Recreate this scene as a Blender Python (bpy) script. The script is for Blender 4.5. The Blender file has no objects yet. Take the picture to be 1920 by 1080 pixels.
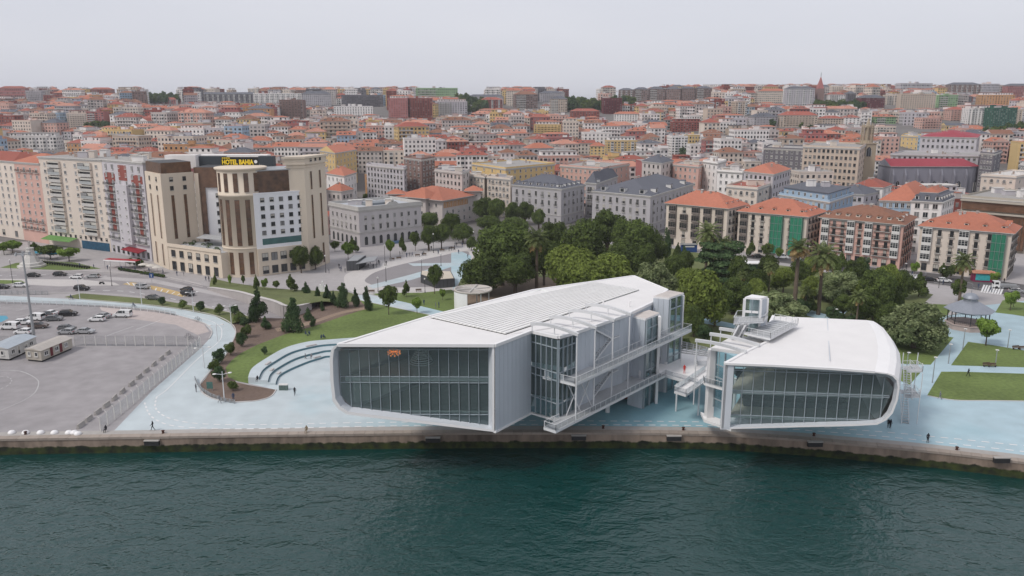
import bpy, bmesh, math, random
from mathutils import Vector, Matrix
from mathutils.geometry import tessellate_polygon
random.seed(7)
R = math.radians
SC = bpy.context.scene
COL = SC.collection
# ---------------------------------------------------------------- camera
CH, FPX, PITCH = 56.0, 1500.0, R(12.95)
cam_d = bpy.data.cameras.new('camera'); cam = bpy.data.objects.new('camera', cam_d); COL.objects.link(cam)
cam.location = (0, 0, CH); cam.rotation_euler = (R(90)-PITCH, 0, 0)
cam_d.sensor_width = 36; cam_d.lens = 36*FPX/1920; cam_d.clip_start = 1; cam_d.clip_end = 20000
SC.camera = cam
SC.view_settings.view_transform = 'Standard'; SC.view_settings.look = 'None'
SC.view_settings.exposure = 0.40; SC.view_settings.gamma = 1.0
SC.view_settings.use_curve_mapping = False
# ---------------------------------------------------------------- sky and sun
W = bpy.data.worlds.new('World'); SC.world = W; W.use_nodes = True
nt = W.node_tree; nt.nodes.clear()
wo = nt.nodes.new('ShaderNodeOutputWorld'); bg = nt.nodes.new('ShaderNodeBackground')
sky = nt.nodes.new('ShaderNodeTexSky'); sky.sky_type = 'NISHITA'; sky.sun_disc = False
SUN_EL, SUN_AZ = R(50), R(236)      # azimuth clockwise from +Y: the sun stands in the west
sky.sun_elevation = SUN_EL; sky.sun_rotation = SUN_AZ
sky.air_density = 1.0; sky.dust_density = 3.0; sky.ozone_density = 1.0; sky.altitude = 50
# thin overcast: the clear sky is mostly veiled by a pale cloud sheet
mixw = nt.nodes.new('ShaderNodeMix'); mixw.data_type = 'RGBA'; mixw.inputs['Factor'].default_value = 0.88
tc = nt.nodes.new('ShaderNodeTexCoord'); mpw = nt.nodes.new('ShaderNodeMapping'); mpw.inputs['Scale'].default_value = (1, 1, 5)
nzw = nt.nodes.new('ShaderNodeTexNoise'); nzw.inputs['Scale'].default_value = 1.6; nzw.inputs['Detail'].default_value = 4
crw = nt.nodes.new('ShaderNodeValToRGB')
crw.color_ramp.elements[0].position = .3; crw.color_ramp.elements[0].color = (6.3, 6.45, 7.2, 1)
crw.color_ramp.elements[1].position = .75; crw.color_ramp.elements[1].color = (7.1, 7.15, 7.75, 1)
nt.links.new(tc.outputs['Generated'], mpw.inputs['Vector']); nt.links.new(mpw.outputs[0], nzw.inputs['Vector'])
nt.links.new(nzw.outputs['Fac'], crw.inputs[0])
nt.links.new(sky.outputs[0], mixw.inputs['A']); nt.links.new(crw.outputs[0], mixw.inputs['B'])
nt.links.new(mixw.outputs['Result'], bg.inputs[0]); bg.inputs[1].default_value = 0.084
nt.links.new(bg.outputs[0], wo.inputs[0])
sl = bpy.data.lights.new('sun', 'SUN'); sun = bpy.data.objects.new('sun', sl); COL.objects.link(sun)
sl.energy = 1.5; sl.angle = R(14); sl.color = (1, .95, .88)
sdir = Vector((math.sin(SUN_AZ)*math.cos(SUN_EL), math.cos(SUN_AZ)*math.cos(SUN_EL), math.sin(SUN_EL)))
sun.rotation_euler = sdir.to_track_quat('Z', 'Y').to_euler(); sun.location = (-200, -200, 300)
# ---------------------------------------------------------------- survey helpers: photograph bearings to world points
CP, SP = math.cos(PITCH), math.sin(PITCH)
def ray(px, py):
    x = (px-960)/FPX; y = -(py-540)/FPX
    return Vector((x, CP + y*SP, -SP + y*CP))
def P(px, py, z=0.0):
    r = ray(px, py); t = (z-CH)/r.z
    return Vector((r.x*t, r.y*t, z))
def PY(px, py, Y):
    r = ray(px, py); t = Y/r.y
    return Vector((r.x*t, Y, CH+r.z*t))
def PP(px, py, A, B):
    """point on the vertical plane through plan points A, B"""
    r = ray(px, py); n = Vector((-(B.y-A.y), B.x-A.x, 0))
    t = n.dot(Vector((A.x, A.y, 0)))/n.dot(Vector((r.x, r.y, 0)))
    return Vector((r.x*t, r.y*t, CH+r.z*t))
def proj(p):
    d = p.y*CP - (p.z-CH)*SP
    if d < 1: d = 1
    return (960+FPX*p.x/d, 540-FPX*(p.y*SP+(p.z-CH)*CP)/d)
def lerp(a, b, t): return a+(b-a)*t
def smooth(t): t = max(0, min(1, t)); return t*t*(3-2*t)
def interp(x, tab):
    if x <= tab[0][0]: return tab[0][1]
    for (a, va), (b, vb) in zip(tab, tab[1:]):
        if x <= b: return va+(vb-va)*(x-a)/(b-a)
    return tab[-1][1]
def ground(x, y):
    """height of the land: level by the bay, then rising inland to a long ridge"""
    z = interp(y, [(0, 0), (400, 0), (480, 2), (560, 8), (700, 19), (850, 32), (1000, 44), (1150, 54), (1300, 59), (1500, 60), (2200, 35), (4000, 0)])
    if y > 430:
        k = smooth((y-430)/400)
        ang = x/y
        z += k*(7*smooth((ang-.12)/.4) - 2*math.sin(ang*9+1.0) + 2.5*math.sin(x*.011+y*.006) + 2*math.sin(x*.023-y*.013))
        z -= k*5*smooth((-ang-.1)/.5)
    return max(z, 0)
def PT(px, py):
    """point of the land seen at this bearing"""
    r = ray(px, py); t = 250.0
    while t < 2500:
        p = Vector((r.x*t, r.y*t, CH+r.z*t))
        if p.z <= ground(p.x, p.y): return p
        t += 3
    return Vector((r.x*1300, r.y*1300, ground(r.x*1300, r.y*1300)))
# ---------------------------------------------------------------- materials
MATS = {}
def mat(name, col, rough=.8, var=.12, scale=.6, bump=0, metal=0, objrand=0, spec=.3, streak=0, detail=5):
    """plain procedural paint, stone, tile or cloth: two scales of noise tint the colour"""
    if name in MATS: return MATS[name]
    m = bpy.data.materials.new(name); m.use_nodes = True; MATS[name] = m
    n = m.node_tree.nodes; l = m.node_tree.links; b = n['Principled BSDF']
    b.inputs['Roughness'].default_value = rough; b.inputs['Metallic'].default_value = metal
    b.inputs['Specular IOR Level'].default_value = spec
    g = n.new('ShaderNodeNewGeometry'); nz = n.new('ShaderNodeTexNoise'); nz.inputs['Scale'].default_value = scale; nz.inputs['Detail'].default_value = detail
    mp = n.new('ShaderNodeMapping'); mp.inputs['Scale'].default_value = (1, 1, .25 if streak else 1)
    l.new(g.outputs['Position'], mp.inputs[0]); l.new(mp.outputs[0], nz.inputs['Vector'])
    nz2 = n.new('ShaderNodeTexNoise'); nz2.inputs['Scale'].default_value = scale*.06; nz2.inputs['Detail'].default_value = 2
    l.new(g.outputs['Position'], nz2.inputs['Vector'])
    ad = n.new('ShaderNodeMath'); ad.operation = 'ADD'; l.new(nz.outputs['Fac'], ad.inputs[0]); l.new(nz2.outputs['Fac'], ad.inputs[1])
    src = ad.outputs[0]; lo = 0.55; hi = 1.45
    if objrand:
        oi = n.new('ShaderNodeObjectInfo'); ml = n.new('ShaderNodeMath'); ml.operation = 'MULTIPLY_ADD'
        l.new(oi.outputs['Random'], ml.inputs[0]); ml.inputs[1].default_value = objrand; l.new(src, ml.inputs[2]); src = ml.outputs[0]; hi += objrand
    mr = n.new('ShaderNodeMapRange'); mr.inputs['From Min'].default_value = lo; mr.inputs['From Max'].default_value = hi
    mr.inputs['To Min'].default_value = 1-var; mr.inputs['To Max'].default_value = 1+var
    l.new(src, mr.inputs[0])
    vm = n.new('ShaderNodeVectorMath'); vm.operation = 'SCALE'; vm.inputs[0].default_value = col[:3]
    l.new(mr.outputs[0], vm.inputs['Scale']); l.new(vm.outputs[0], b.inputs['Base Color'])
    if bump:
        bp = n.new('ShaderNodeBump'); bp.inputs['Strength'].default_value = bump; bp.inputs['Distance'].default_value = .05
        l.new(nz.outputs['Fac'], bp.inputs['Height']); l.new(bp.outputs[0], b.inputs['Normal'])
    return m
def hx(s, k=1.0):
    """colour as seen on a neutral chart, 8 bit sRGB, to linear"""
    c = [int(s[i:i+2], 16)/255 for i in (0, 2, 4)]
    return tuple(k*(x/12.92 if x <= .04045 else ((x+.055)/1.055)**2.4) for x in c)
def glassmat(name, tint, veil=0, rough=.03):
    """window glass you can see through: tinted transmission plus a mirror reflection growing at grazing angles; veil = diffuse tint standing in for interior light and reflected haze"""
    m = bpy.data.materials.new(name); m.use_nodes = True; MATS[name] = m
    n = m.node_tree.nodes; l = m.node_tree.links; n.clear()
    o = n.new('ShaderNodeOutputMaterial'); t = n.new('ShaderNodeBsdfTransparent'); t.inputs[0].default_value = (*tint, 1)
    g = n.new('ShaderNodeBsdfGlossy'); g.inputs['Roughness'].default_value = rough; g.inputs[0].default_value = (.85, .9, .92, 1)
    f = n.new('ShaderNodeFresnel'); f.inputs[0].default_value = 1.65
    a = n.new('ShaderNodeMath'); a.operation = 'MULTIPLY_ADD'; a.inputs[1].default_value = 1.0; a.inputs[2].default_value = .02; l.new(f.outputs[0], a.inputs[0])
    mx = n.new('ShaderNodeMixShader'); l.new(a.outputs[0], mx.inputs[0]); l.new(t.outputs[0], mx.inputs[1]); l.new(g.outputs[0], mx.inputs[2])
    if veil:
        df = n.new('ShaderNodeBsdfDiffuse'); df.inputs[0].default_value = (.27, .37, .39, 1); m2 = n.new('ShaderNodeMixShader'); m2.inputs[0].default_value = veil  # pale diffuse share brightens dark panes in place of light from inside
        l.new(mx.outputs[0], m2.inputs[1]); l.new(df.outputs[0], m2.inputs[2]); l.new(m2.outputs[0], o.inputs[0])
    else: l.new(mx.outputs[0], o.inputs[0])
    return m
# ---------------------------------------------------------------- mesh builder
def world_loc(o):
    v = Vector(o.location)
    while o.parent is not None: o = o.parent; v = v+Vector(o.location)
    return v
class MB:
    def __init__(s): s.v = []; s.f = []; s.m = []; s.mats = []; s.sm = []
    def mi(s, m):
        if m not in s.mats: s.mats.append(m)
        return s.mats.index(m)
    def face(s, pts, m, sm=False):
        k = len(s.v); s.v += [tuple(p) for p in pts]; s.f.append(tuple(range(k, k+len(pts)))); s.m.append(s.mi(m)); s.sm.append(sm)
    def ifaces(s, pts, faces, m, sm=False):
        k = len(s.v); s.v += [tuple(p) for p in pts]; i = s.mi(m)
        for f in faces: s.f.append(tuple(k+a for a in f)); s.m.append(i); s.sm.append(sm)
    def box(s, x0, x1, y0, y1, z0, z1, m):
        s.ifaces([(x0,y0,z0),(x1,y0,z0),(x1,y1,z0),(x0,y1,z0),(x0,y0,z1),(x1,y0,z1),(x1,y1,z1),(x0,y1,z1)],
                 [(0,3,2,1),(4,5,6,7),(0,1,5,4),(1,2,6,5),(2,3,7,6),(3,0,4,7)], m)
    def prism(s, poly, z0, z1, m, mtop=None, bottom=True):
        """closed prism over a plan polygon; z0/z1 numbers or lists"""
        n = len(poly); a = z0 if isinstance(z0, (list, tuple)) else [z0]*n; b = z1 if isinstance(z1, (list, tuple)) else [z1]*n
        ar = sum(poly[i][0]*poly[(i+1)%n][1]-poly[(i+1)%n][0]*poly[i][1] for i in range(n))
        if ar < 0: poly = poly[::-1]; a = a[::-1]; b = b[::-1]
        pts = [(p[0], p[1], a[i]) for i, p in enumerate(poly)]+[(p[0], p[1], b[i]) for i, p in enumerate(poly)]
        s.ifaces(pts, [(i, (i+1)%n, n+(i+1)%n, n+i) for i in range(n)], m)
        tri = tessellate_polygon([[Vector((p[0], p[1], 0)) for p in poly]])
        up = []; dn = []
        for t in tri:
            p0, p1, p2 = (poly[i] for i in t)
            if (p1[0]-p0[0])*(p2[1]-p0[1])-(p1[1]-p0[1])*(p2[0]-p0[0]) < 0: t = t[::-1]
            up.append(tuple(n+i for i in t)); dn.append(tuple(t[::-1]))
        s.ifaces(pts, up, mtop or m)
        if bottom: s.ifaces(pts, dn, m)
    def sheet(s, poly, z, m):
        tri = tessellate_polygon([[Vector((p[0], p[1], 0)) for p in poly]]); fs = []
        for t in tri:
            p0, p1, p2 = (poly[i] for i in t)
            if (p1[0]-p0[0])*(p2[1]-p0[1])-(p1[1]-p0[1])*(p2[0]-p0[0]) < 0: t = t[::-1]
            fs.append(tuple(t))
        s.ifaces([(p[0], p[1], z) for p in poly], fs, m)
    def tube(s, p, q, r, m, n=6, r2=None, cap=True):
        p = Vector(p); q = Vector(q); d = q-p
        if d.length < 1e-6: return
        r2 = r if r2 is None else r2; a = d.orthogonal().normalized(); b = d.cross(a).normalized()
        pts = [p+(a*math.cos(6.2832*i/n)+b*math.sin(6.2832*i/n))*r for i in range(n)]+[q+(a*math.cos(6.2832*i/n)+b*math.sin(6.2832*i/n))*r2 for i in range(n)]
        s.ifaces(pts, [(i, (i+1)%n, n+(i+1)%n, n+i) for i in range(n)], m, True)
        if cap: s.ifaces(pts, [tuple(range(n))[::-1], tuple(range(n, 2*n))], m)
    def beam(s, p, q, w, h, m, up=(0, 0, 1)):
        """rectangular bar from p to q, w wide, h tall, centred"""
        p = Vector(p); q = Vector(q); d = (q-p)
        if d.length < 1e-6: return
        d = d.normalized(); up = Vector(up); sd = d.cross(up)
        if sd.length < 1e-4: sd = d.cross(Vector((1, 0, 0)))
        sd.normalize(); u = sd.cross(d).normalized()
        pts = [c+sd*a*w/2+u*b*h/2 for c in (p, q) for a, b in ((-1,-1),(1,-1),(1,1),(-1,1))]
        s.ifaces(pts, [(0,3,2,1)[::-1],(4,5,6,7)[::-1],(0,1,5,4)[::-1],(1,2,6,5)[::-1],(2,3,7,6)[::-1],(3,0,4,7)[::-1]], m)
    def lathe(s, prof, m, n=16, c=(0, 0, 0), a0=0, a1=6.28319, sm=True):
        full = abs(a1-a0-6.28319) < 1e-3; k = n if full else n+1
        pts = [(c[0]+r*math.cos(a0+(a1-a0)*i/n), c[1]+r*math.sin(a0+(a1-a0)*i/n), c[2]+z) for r, z in prof for i in range(k)]
        s.ifaces(pts, [(j*k+i, j*k+(i+1)%k, (j+1)*k+(i+1)%k, (j+1)*k+i) for j in range(len(prof)-1) for i in range(n)], m, sm)
    def mesh(s, name, merge=False):
        me = bpy.data.meshes.new(name); me.from_pydata(s.v, [], s.f)
        for m in s.mats: me.materials.append(m)
        me.polygons.foreach_set('material_index', s.m); me.polygons.foreach_set('use_smooth', s.sm); me.update()
        if merge:
            b = bmesh.new(); b.from_mesh(me); bmesh.ops.remove_doubles(b, verts=b.verts, dist=.001); bmesh.ops.recalc_face_normals(b, faces=b.faces); b.to_mesh(me); b.free()
        return me
    def build(s, name, parent=None, loc=None, merge=False, kind=None):
        if parent is not None and loc is None:
            o = world_loc(parent); s.v = [(x-o.x, y-o.y, z-o.z) for x, y, z in s.v]
        elif parent is None and loc is not None:
            s.v = [(x-loc[0], y-loc[1], z-loc[2]) for x, y, z in s.v]
        ob = bpy.data.objects.new(name, s.mesh(name, merge)); COL.objects.link(ob)
        if parent is not None: ob.parent = parent
        if loc is not None: ob.location = loc
        if kind: ob['kind'] = kind
        return ob
def top_roof(r):
    """the roof part that carries chimneys and dormers"""
    l = [c for c in r.children if c.name.split('.')[0] == 'roof']
    return l[-1] if l else r
def empty(name, loc):
    o = bpy.data.objects.new(name, None); o.empty_display_size = .5; COL.objects.link(o); o.location = loc; return o
def inst(name, me, parent, loc, rz=0, sc=None):
    """an object of its own on a shared mesh; loc in world, parents are never rotated unless said"""
    o = bpy.data.objects.new(name, me); COL.objects.link(o)
    if parent is not None: o.parent = parent; o.location = Vector(loc)-world_loc(parent)
    else: o.location = loc
    o.rotation_euler = (0, 0, rz)
    if sc is not None: o.scale = sc if hasattr(sc, '__len__') else (sc, sc, sc)
    return o
REG = []
def reg(o, desc, where, cat, group=None, at=None):
    """label = how it looks + where it stands; equals get their rank from the left at the very end"""
    o['category'] = cat
    if group: o['group'] = group
    REG.append((o, desc, where, Vector(at if at is not None else o.location)))
    return o
KIDS = {}
def copy_tree(root, loc, rz=0, sc=1.0):
    r = root.copy(); COL.objects.link(r); r.location = loc; r.rotation_euler = (0, 0, rz)
    r.scale = sc if hasattr(sc, '__len__') else (sc, sc, sc)
    for ch in root.children:
        c = ch.copy(); COL.objects.link(c); c.parent = r
        for g in ch.children:
            d = g.copy(); COL.objects.link(d); d.parent = c
    return r
USED = set()
def place(proto, loc, rz=0, sc=1.0):
    """the first time moves the prototype itself, then copies it with its parts"""
    if proto.name not in USED:
        USED.add(proto.name); proto.location = loc; proto.rotation_euler = (0, 0, rz)
        proto.scale = sc if hasattr(sc, '__len__') else (sc, sc, sc); return proto
    return copy_tree(proto, loc, rz, sc)
def structure(o): o['kind'] = 'structure'; return o
# ================================================================ the setting
M_asph = mat('asphalt', (.105, .10, .102), .9, .2, .35, .2)
M_asph2 = mat('worn_asphalt', (.285, .268, .272), .9, .26, .3, .2, detail=8)
M_pave = mat('paving', (.36, .34, .34), .85, .14, .5, .1)
M_pale = mat('pale_paving', (.50, .475, .46), .85, .08, .5)
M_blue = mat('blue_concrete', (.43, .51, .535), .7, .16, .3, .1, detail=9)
_n = M_blue.node_tree; _b = _n.nodes['Principled BSDF']; _o = _b.inputs['Base Color'].links[0].from_socket   # the blue is paler in the west, darker and stronger between the galleries
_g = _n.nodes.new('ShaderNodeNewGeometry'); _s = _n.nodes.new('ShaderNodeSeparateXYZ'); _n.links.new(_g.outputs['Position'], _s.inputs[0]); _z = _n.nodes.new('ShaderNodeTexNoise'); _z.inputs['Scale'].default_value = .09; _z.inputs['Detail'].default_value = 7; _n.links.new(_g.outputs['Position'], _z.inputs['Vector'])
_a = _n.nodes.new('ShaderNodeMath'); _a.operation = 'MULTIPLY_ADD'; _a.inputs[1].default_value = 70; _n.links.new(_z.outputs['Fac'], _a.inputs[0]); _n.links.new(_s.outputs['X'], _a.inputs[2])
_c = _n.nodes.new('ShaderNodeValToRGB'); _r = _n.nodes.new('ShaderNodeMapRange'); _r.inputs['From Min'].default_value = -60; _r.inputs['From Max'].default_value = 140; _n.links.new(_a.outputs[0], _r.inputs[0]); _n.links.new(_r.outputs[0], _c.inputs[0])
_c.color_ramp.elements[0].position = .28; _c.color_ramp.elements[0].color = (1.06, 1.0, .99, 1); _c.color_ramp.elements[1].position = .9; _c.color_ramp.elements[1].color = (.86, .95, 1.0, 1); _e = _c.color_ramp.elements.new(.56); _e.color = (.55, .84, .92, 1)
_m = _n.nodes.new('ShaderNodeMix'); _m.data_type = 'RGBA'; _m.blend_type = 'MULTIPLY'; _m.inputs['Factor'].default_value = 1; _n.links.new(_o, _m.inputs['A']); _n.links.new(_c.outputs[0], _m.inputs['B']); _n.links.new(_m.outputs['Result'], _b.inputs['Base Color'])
M_grass = mat('grass_blades', (.125, .17, .05), .95, .42, 1.2, .4, detail=8)
M_grassd = mat('rough_grass', (.13, .15, .06), .95, .4, 1.5, .5)
M_mulch = mat('bark_mulch', (.16, .115, .092), .95, .4, 1.8, .8, detail=8)
M_line = mat('road_paint', (.68, .68, .68), .7, .12, 3)
M_yline = mat('yellow_road_paint', (.50, .36, .17), .7, .2, 3)
M_conc = mat('concrete', (.36, .34, .32), .85, .15, .8, .2)
M_citygr = mat('city_ground', (.16, .15, .145), .95, .25, .05)
def crm(pts, n=6, closed=False):
    """smooth curve through plan points"""
    out = []; N = len(pts)
    for i in range(N if closed else N-1):
        p0 = pts[(i-1) % N] if closed or i else pts[0]; p1 = pts[i]; p2 = pts[(i+1) % N]; p3 = pts[(i+2) % N] if closed or i+2 < N else pts[-1]
        for k in range(n):
            t = k/n; out.append(.5*((2*p1)+(p2-p0)*t+(2*p0-5*p1+4*p2-p3)*t*t+(3*p1-p0-3*p2+p3)*t**3))
    if not closed: out.append(pts[-1])
    return out
def px(l, z=0): return [P(a, b, z) for a, b in l]
def sheet(name, pts, lvl, m, smooth_=False, kind='structure'):
    if smooth_: pts = crm(pts, 5, True)
    b = MB(); b.sheet(pts, lvl*.008, m); o = b.build(name, loc=(pts[0].x, pts[0].y, 0)); o['kind'] = kind; return o
def stripe(b, pts, w, z, m, dash=0, gap=0):
    """painted line along a plan polyline"""
    seg = []; d = 0
    L = [0]
    for a, c in zip(pts, pts[1:]): L.append(L[-1]+(c-a).length)
    def at(s):
        for i in range(len(pts)-1):
            if s <= L[i+1]+1e-9:
                t = (s-L[i])/max(1e-9, L[i+1]-L[i]); return lerp(pts[i], pts[i+1], t), (pts[i+1]-pts[i]).normalized()
        return pts[-1], (pts[-1]-pts[-2]).normalized()
    s = 0; step = dash if dash else 2.5
    while s < L[-1]-.01:
        e = min(s+step, L[-1]); a, da = at(s+1e-6); c, dc = at(e); na = Vector((-da.y, da.x, 0))*w/2; nc = Vector((-dc.y, dc.x, 0))*w/2
        b.face([(q.x, q.y, z) for q in (a-na, c-nc, c+nc, a+na)], m); s = e+(gap if dash else 0)
# water's edge
QE = crm(px([(-500, 832), (-150, 826), (0, 823), (200, 820), (600, 814), (960, 811), (1300, 813), (1450, 820), (1600, 832), (1750, 846), (1920, 866), (2100, 890), (2350, 925)]), 8)
def qy(x): return interp(x, [(p.x, p.y) for p in QE])
xs = sorted(set([p.x for p in QE]+[-6000, -3500, -2500, -1800, -1300, -1000, -800, -650, -520, -420, -340, -270, -200, -150, 150, 200, 270, 340, 420, 520, 650, 800, 1000, 1300, 1800, 2500, 3500, 6000]))
ys = [None, 160, 200, 260, 330, 400, 430, 460, 500, 540, 580, 620, 660, 700, 750, 800, 850, 900, 950, 1000, 1050, 1100, 1150, 1200, 1250, 1300, 1350, 1400, 1500, 1700, 2000, 2500, 3200, 4000, 6000, 9000]
b = MB(); pts = []
for y in ys:
    for x in xs:
        yy = (qy(x)+.9) if y is None else max(y, qy(x)+1.0)
        pts.append((x, yy, ground(x, yy)-(0.0)))
n = len(xs); b.ifaces(pts, [(j*n+i, j*n+i+1, (j+1)*n+i+1, (j+1)*n+i) for j in range(len(ys)-1) for i in range(n-1)], M_pave)
g = b.build('ground', loc=(0, 400, 0)); structure(g)
# the city's own ground further up, darker (streets and yards between the houses)
b = MB(); ys2 = [y for y in ys if y and y >= 330]; pts = [(x, y, ground(x, y)+.03) for y in ys2 for x in xs]
b.ifaces(pts, [(j*n+i, j*n+i+1, (j+1)*n+i+1, (j+1)*n+i) for j in range(len(ys2)-1) for i in range(n-1)], M_citygr)
structure(b.build('city_streets', loc=(0, 400, 0)))
# sea
M_sea = bpy.data.materials.new('sea_water'); M_sea.use_nodes = True
nn = M_sea.node_tree.nodes; ll = M_sea.node_tree.links; pb = nn['Principled BSDF']
pb.inputs['Base Color'].default_value = (.001, .037, .034, 1); pb.inputs['Roughness'].default_value = .08; pb.inputs['IOR'].default_value = 1.66
pb.inputs['Specular IOR Level'].default_value = .5
ge = nn.new('ShaderNodeNewGeometry'); last = None; hsum = None
for sc_, st_, (ax, ay) in ((1.15, .62, (1, 1.35)), (.22, .45, (1, 1.5)), (3.4, .5, (1, 1.2))):
    mp = nn.new('ShaderNodeMapping'); mp.inputs['Scale'].default_value = (ax, ay, 1); mp.inputs['Rotation'].default_value = (0, 0, R(14 if sc_ < 1 else -20))
    ns = nn.new('ShaderNodeTexNoise'); ns.inputs['Scale'].default_value = sc_; ns.inputs['Detail'].default_value = 3; ns.inputs['Distortion'].default_value = .5
    ll.new(ge.outputs['Position'], mp.inputs[0]); ll.new(mp.outputs[0], ns.inputs['Vector'])
    bp = nn.new('ShaderNodeBump'); bp.inputs['Strength'].default_value = 1; bp.inputs['Distance'].default_value = st_/sc_*.36
    ll.new(ns.outputs['Fac'], bp.inputs['Height'])
    if last: ll.new(last.outputs[0], bp.inputs['Normal'])
    last = bp
ll.new(last.outputs[0], pb.inputs['Normal'])
SEA = -2.9
b = MB(); b.face([(-6000, -3000, SEA), (6000, -3000, SEA), (6000, 200, SEA), (-6000, 200, SEA)], M_sea)
structure(b.build('sea', loc=(0, 60, SEA)))
# quay wall with tide line: algae by height is real growth on the stone
M_quay = mat('quay_stone', (.22, .170, .135), .9, .75, .7, .5, streak=1, detail=8)
nn = M_quay.node_tree.nodes; ll = M_quay.node_tree.links; pb = nn['Principled BSDF']; old = pb.inputs['Base Color'].links[0].from_socket
ge = nn.new('ShaderNodeNewGeometry'); sp = nn.new('ShaderNodeSeparateXYZ'); ll.new(ge.outputs['Position'], sp.inputs[0])
nz = nn.new('ShaderNodeTexNoise'); nz.inputs['Scale'].default_value = .8; nz.inputs['Detail'].default_value = 6; ll.new(ge.outputs['Position'], nz.inputs['Vector'])
ma = nn.new('ShaderNodeMath'); ma.operation = 'MULTIPLY_ADD'; ma.inputs[1].default_value = 1.1; ll.new(nz.outputs['Fac'], ma.inputs[0]); ll.new(sp.outputs['Z'], ma.inputs[2])
cr = nn.new('ShaderNodeValToRGB'); ll.new(ma.outputs[0], cr.inputs[0])
mr = nn.new('ShaderNodeMapRange'); mr.inputs['From Min'].default_value = -1.15; mr.inputs['From Max'].default_value = -.95; ll.new(ma.outputs[0], mr.inputs[0])
al = nn.new('ShaderNodeValToRGB'); al.color_ramp.elements[0].color = (.010, .014, .009, 1); al.color_ramp.elements[1].color = (.05, .065, .014, 1); al.color_ramp.elements[0].position = .35; al.color_ramp.elements[1].position = .75
ll.new(nz.outputs['Fac'], al.inputs[0])
mx = nn.new('ShaderNodeMix'); mx.data_type = 'RGBA'; ll.new(mr.outputs[0], mx.inputs['Factor']); ll.new(al.outputs[0], mx.inputs['A']); ll.new(old, mx.inputs['B']); ll.new(mx.outputs['Result'], pb.inputs['Base Color']); nn.remove(cr)
M_coping = mat('coping_stone', (.31, .262, .225), .85, .22, .8, .3, objrand=.4)
qw = empty('quay_wall', QE[40]); structure(qw); del qw['kind']
reg(qw, 'weathered stone quay wall with green algae', 'between the blue promenade and the bay', 'wall')
b = MB()
for a, c in zip(QE, QE[1:]):
    b.face([(a.x, a.y, -.35), (a.x, a.y-.15, SEA-1.5), (c.x, c.y-.15, SEA-1.5), (c.x, c.y, -.35)][::-1], M_quay)
    b.face([(a.x, a.y, -.35), (c.x, c.y, -.35), (c.x, c.y+1, -.35), (a.x, a.y+1, -.35)], M_quay)
b.build('wall_face', qw)
L = [0]
for a, c in zip(QE, QE[1:]): L.append(L[-1]+(c-a).length)
def qat(s):
    for i in range(len(QE)-1):
        if s <= L[i+1]: 
            t = (s-L[i])/(L[i+1]-L[i]); return lerp(QE[i], QE[i+1], t), (QE[i+1]-QE[i]).normalized()
    return QE[-1], (QE[-1]-QE[-2]).normalized()
s = 0
while s < L[-1]-1.8:
    w = random.uniform(1.5, 1.95); a, d = qat(s); c, d2 = qat(min(s+w-.04, L[-1])); nrm = Vector((-d.y, d.x, 0)); s += w
    if not (-95 < a.x < 130): continue
    z = .05+random.uniform(-.012, .012); b = MB(); f = -.12+random.uniform(-.02, .02)
    b.prism([(q.x, q.y) for q in (a+nrm*f, c+nrm*f, c+nrm*1.25, a+nrm*1.25)], -.36, z, M_coping)
    b.build('coping_stone', qw)
def soff(pts, d):
    out = []
    for i, p in enumerate(pts):
        t = (pts[min(i+1, len(pts)-1)]-pts[max(i-1, 0)]).normalized(); out.append(p+Vector((-t.y, t.x, 0))*d)
    return out
# promenade kerb strip behind the coping
st = [p for p in QE if -100 < p.x < 150]
b = MB(); q1 = soff(st, 1.25); q2 = soff(st, 2.9)
for i in range(len(st)-1): b.face([(*q1[i].xy, .03), (*q1[i+1].xy, .03), (*q2[i+1].xy, .03), (*q2[i].xy, .03)], M_conc)
structure(b.build('quay_apron', loc=tuple(st[20])))
# blue promenade
edge = [p for p in soff(st, 2.9) if p.x > P(196, 811).x]
up = px([(1960, 560), (1850, 572), (1790, 590), (1700, 600), (1400, 640), (1260, 640), (720, 640), (618, 646), (576, 651), (534, 663), (495, 685), (473, 702), (466, 719), (518, 731), (507, 744), (479, 751), (437, 753), (402, 748), (382, 737), (376, 721), (395, 697), (420, 672), (437, 641), (442, 622), (433, 607), (402, 592), (342, 580.5), (266, 571), (152, 561.5), (0, 554), (-300, 552), (-300, 566), (0, 565), (190, 573), (289, 582), (342, 594), (384, 607), (397, 622), (392, 636), (376, 653), (285, 733)])
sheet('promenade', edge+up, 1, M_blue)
sheet('parking_lot', px([(-300, 566), (0, 565), (190, 573), (289, 582), (342, 594), (384, 607), (397, 622), (392, 636), (376, 653), (285, 733), (190, 811.5), (-300, 817)]), 1.5, M_asph2)
sheet('parking_verge', px([(186, 575), (289, 583), (342, 595), (382, 608), (392, 622), (370, 628), (330, 609), (240, 597), (190, 582)]), 2, mat('worn_pink_paving', (.46, .40, .38), .9, .15, .8))
sheet('disabled_bay', px([(-20, 592), (12, 592), (16, 597), (2, 604), (-25, 605)]), 2.2, mat('blue_bay_paint', (.10, .33, .45), .8, .2, 1))
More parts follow.
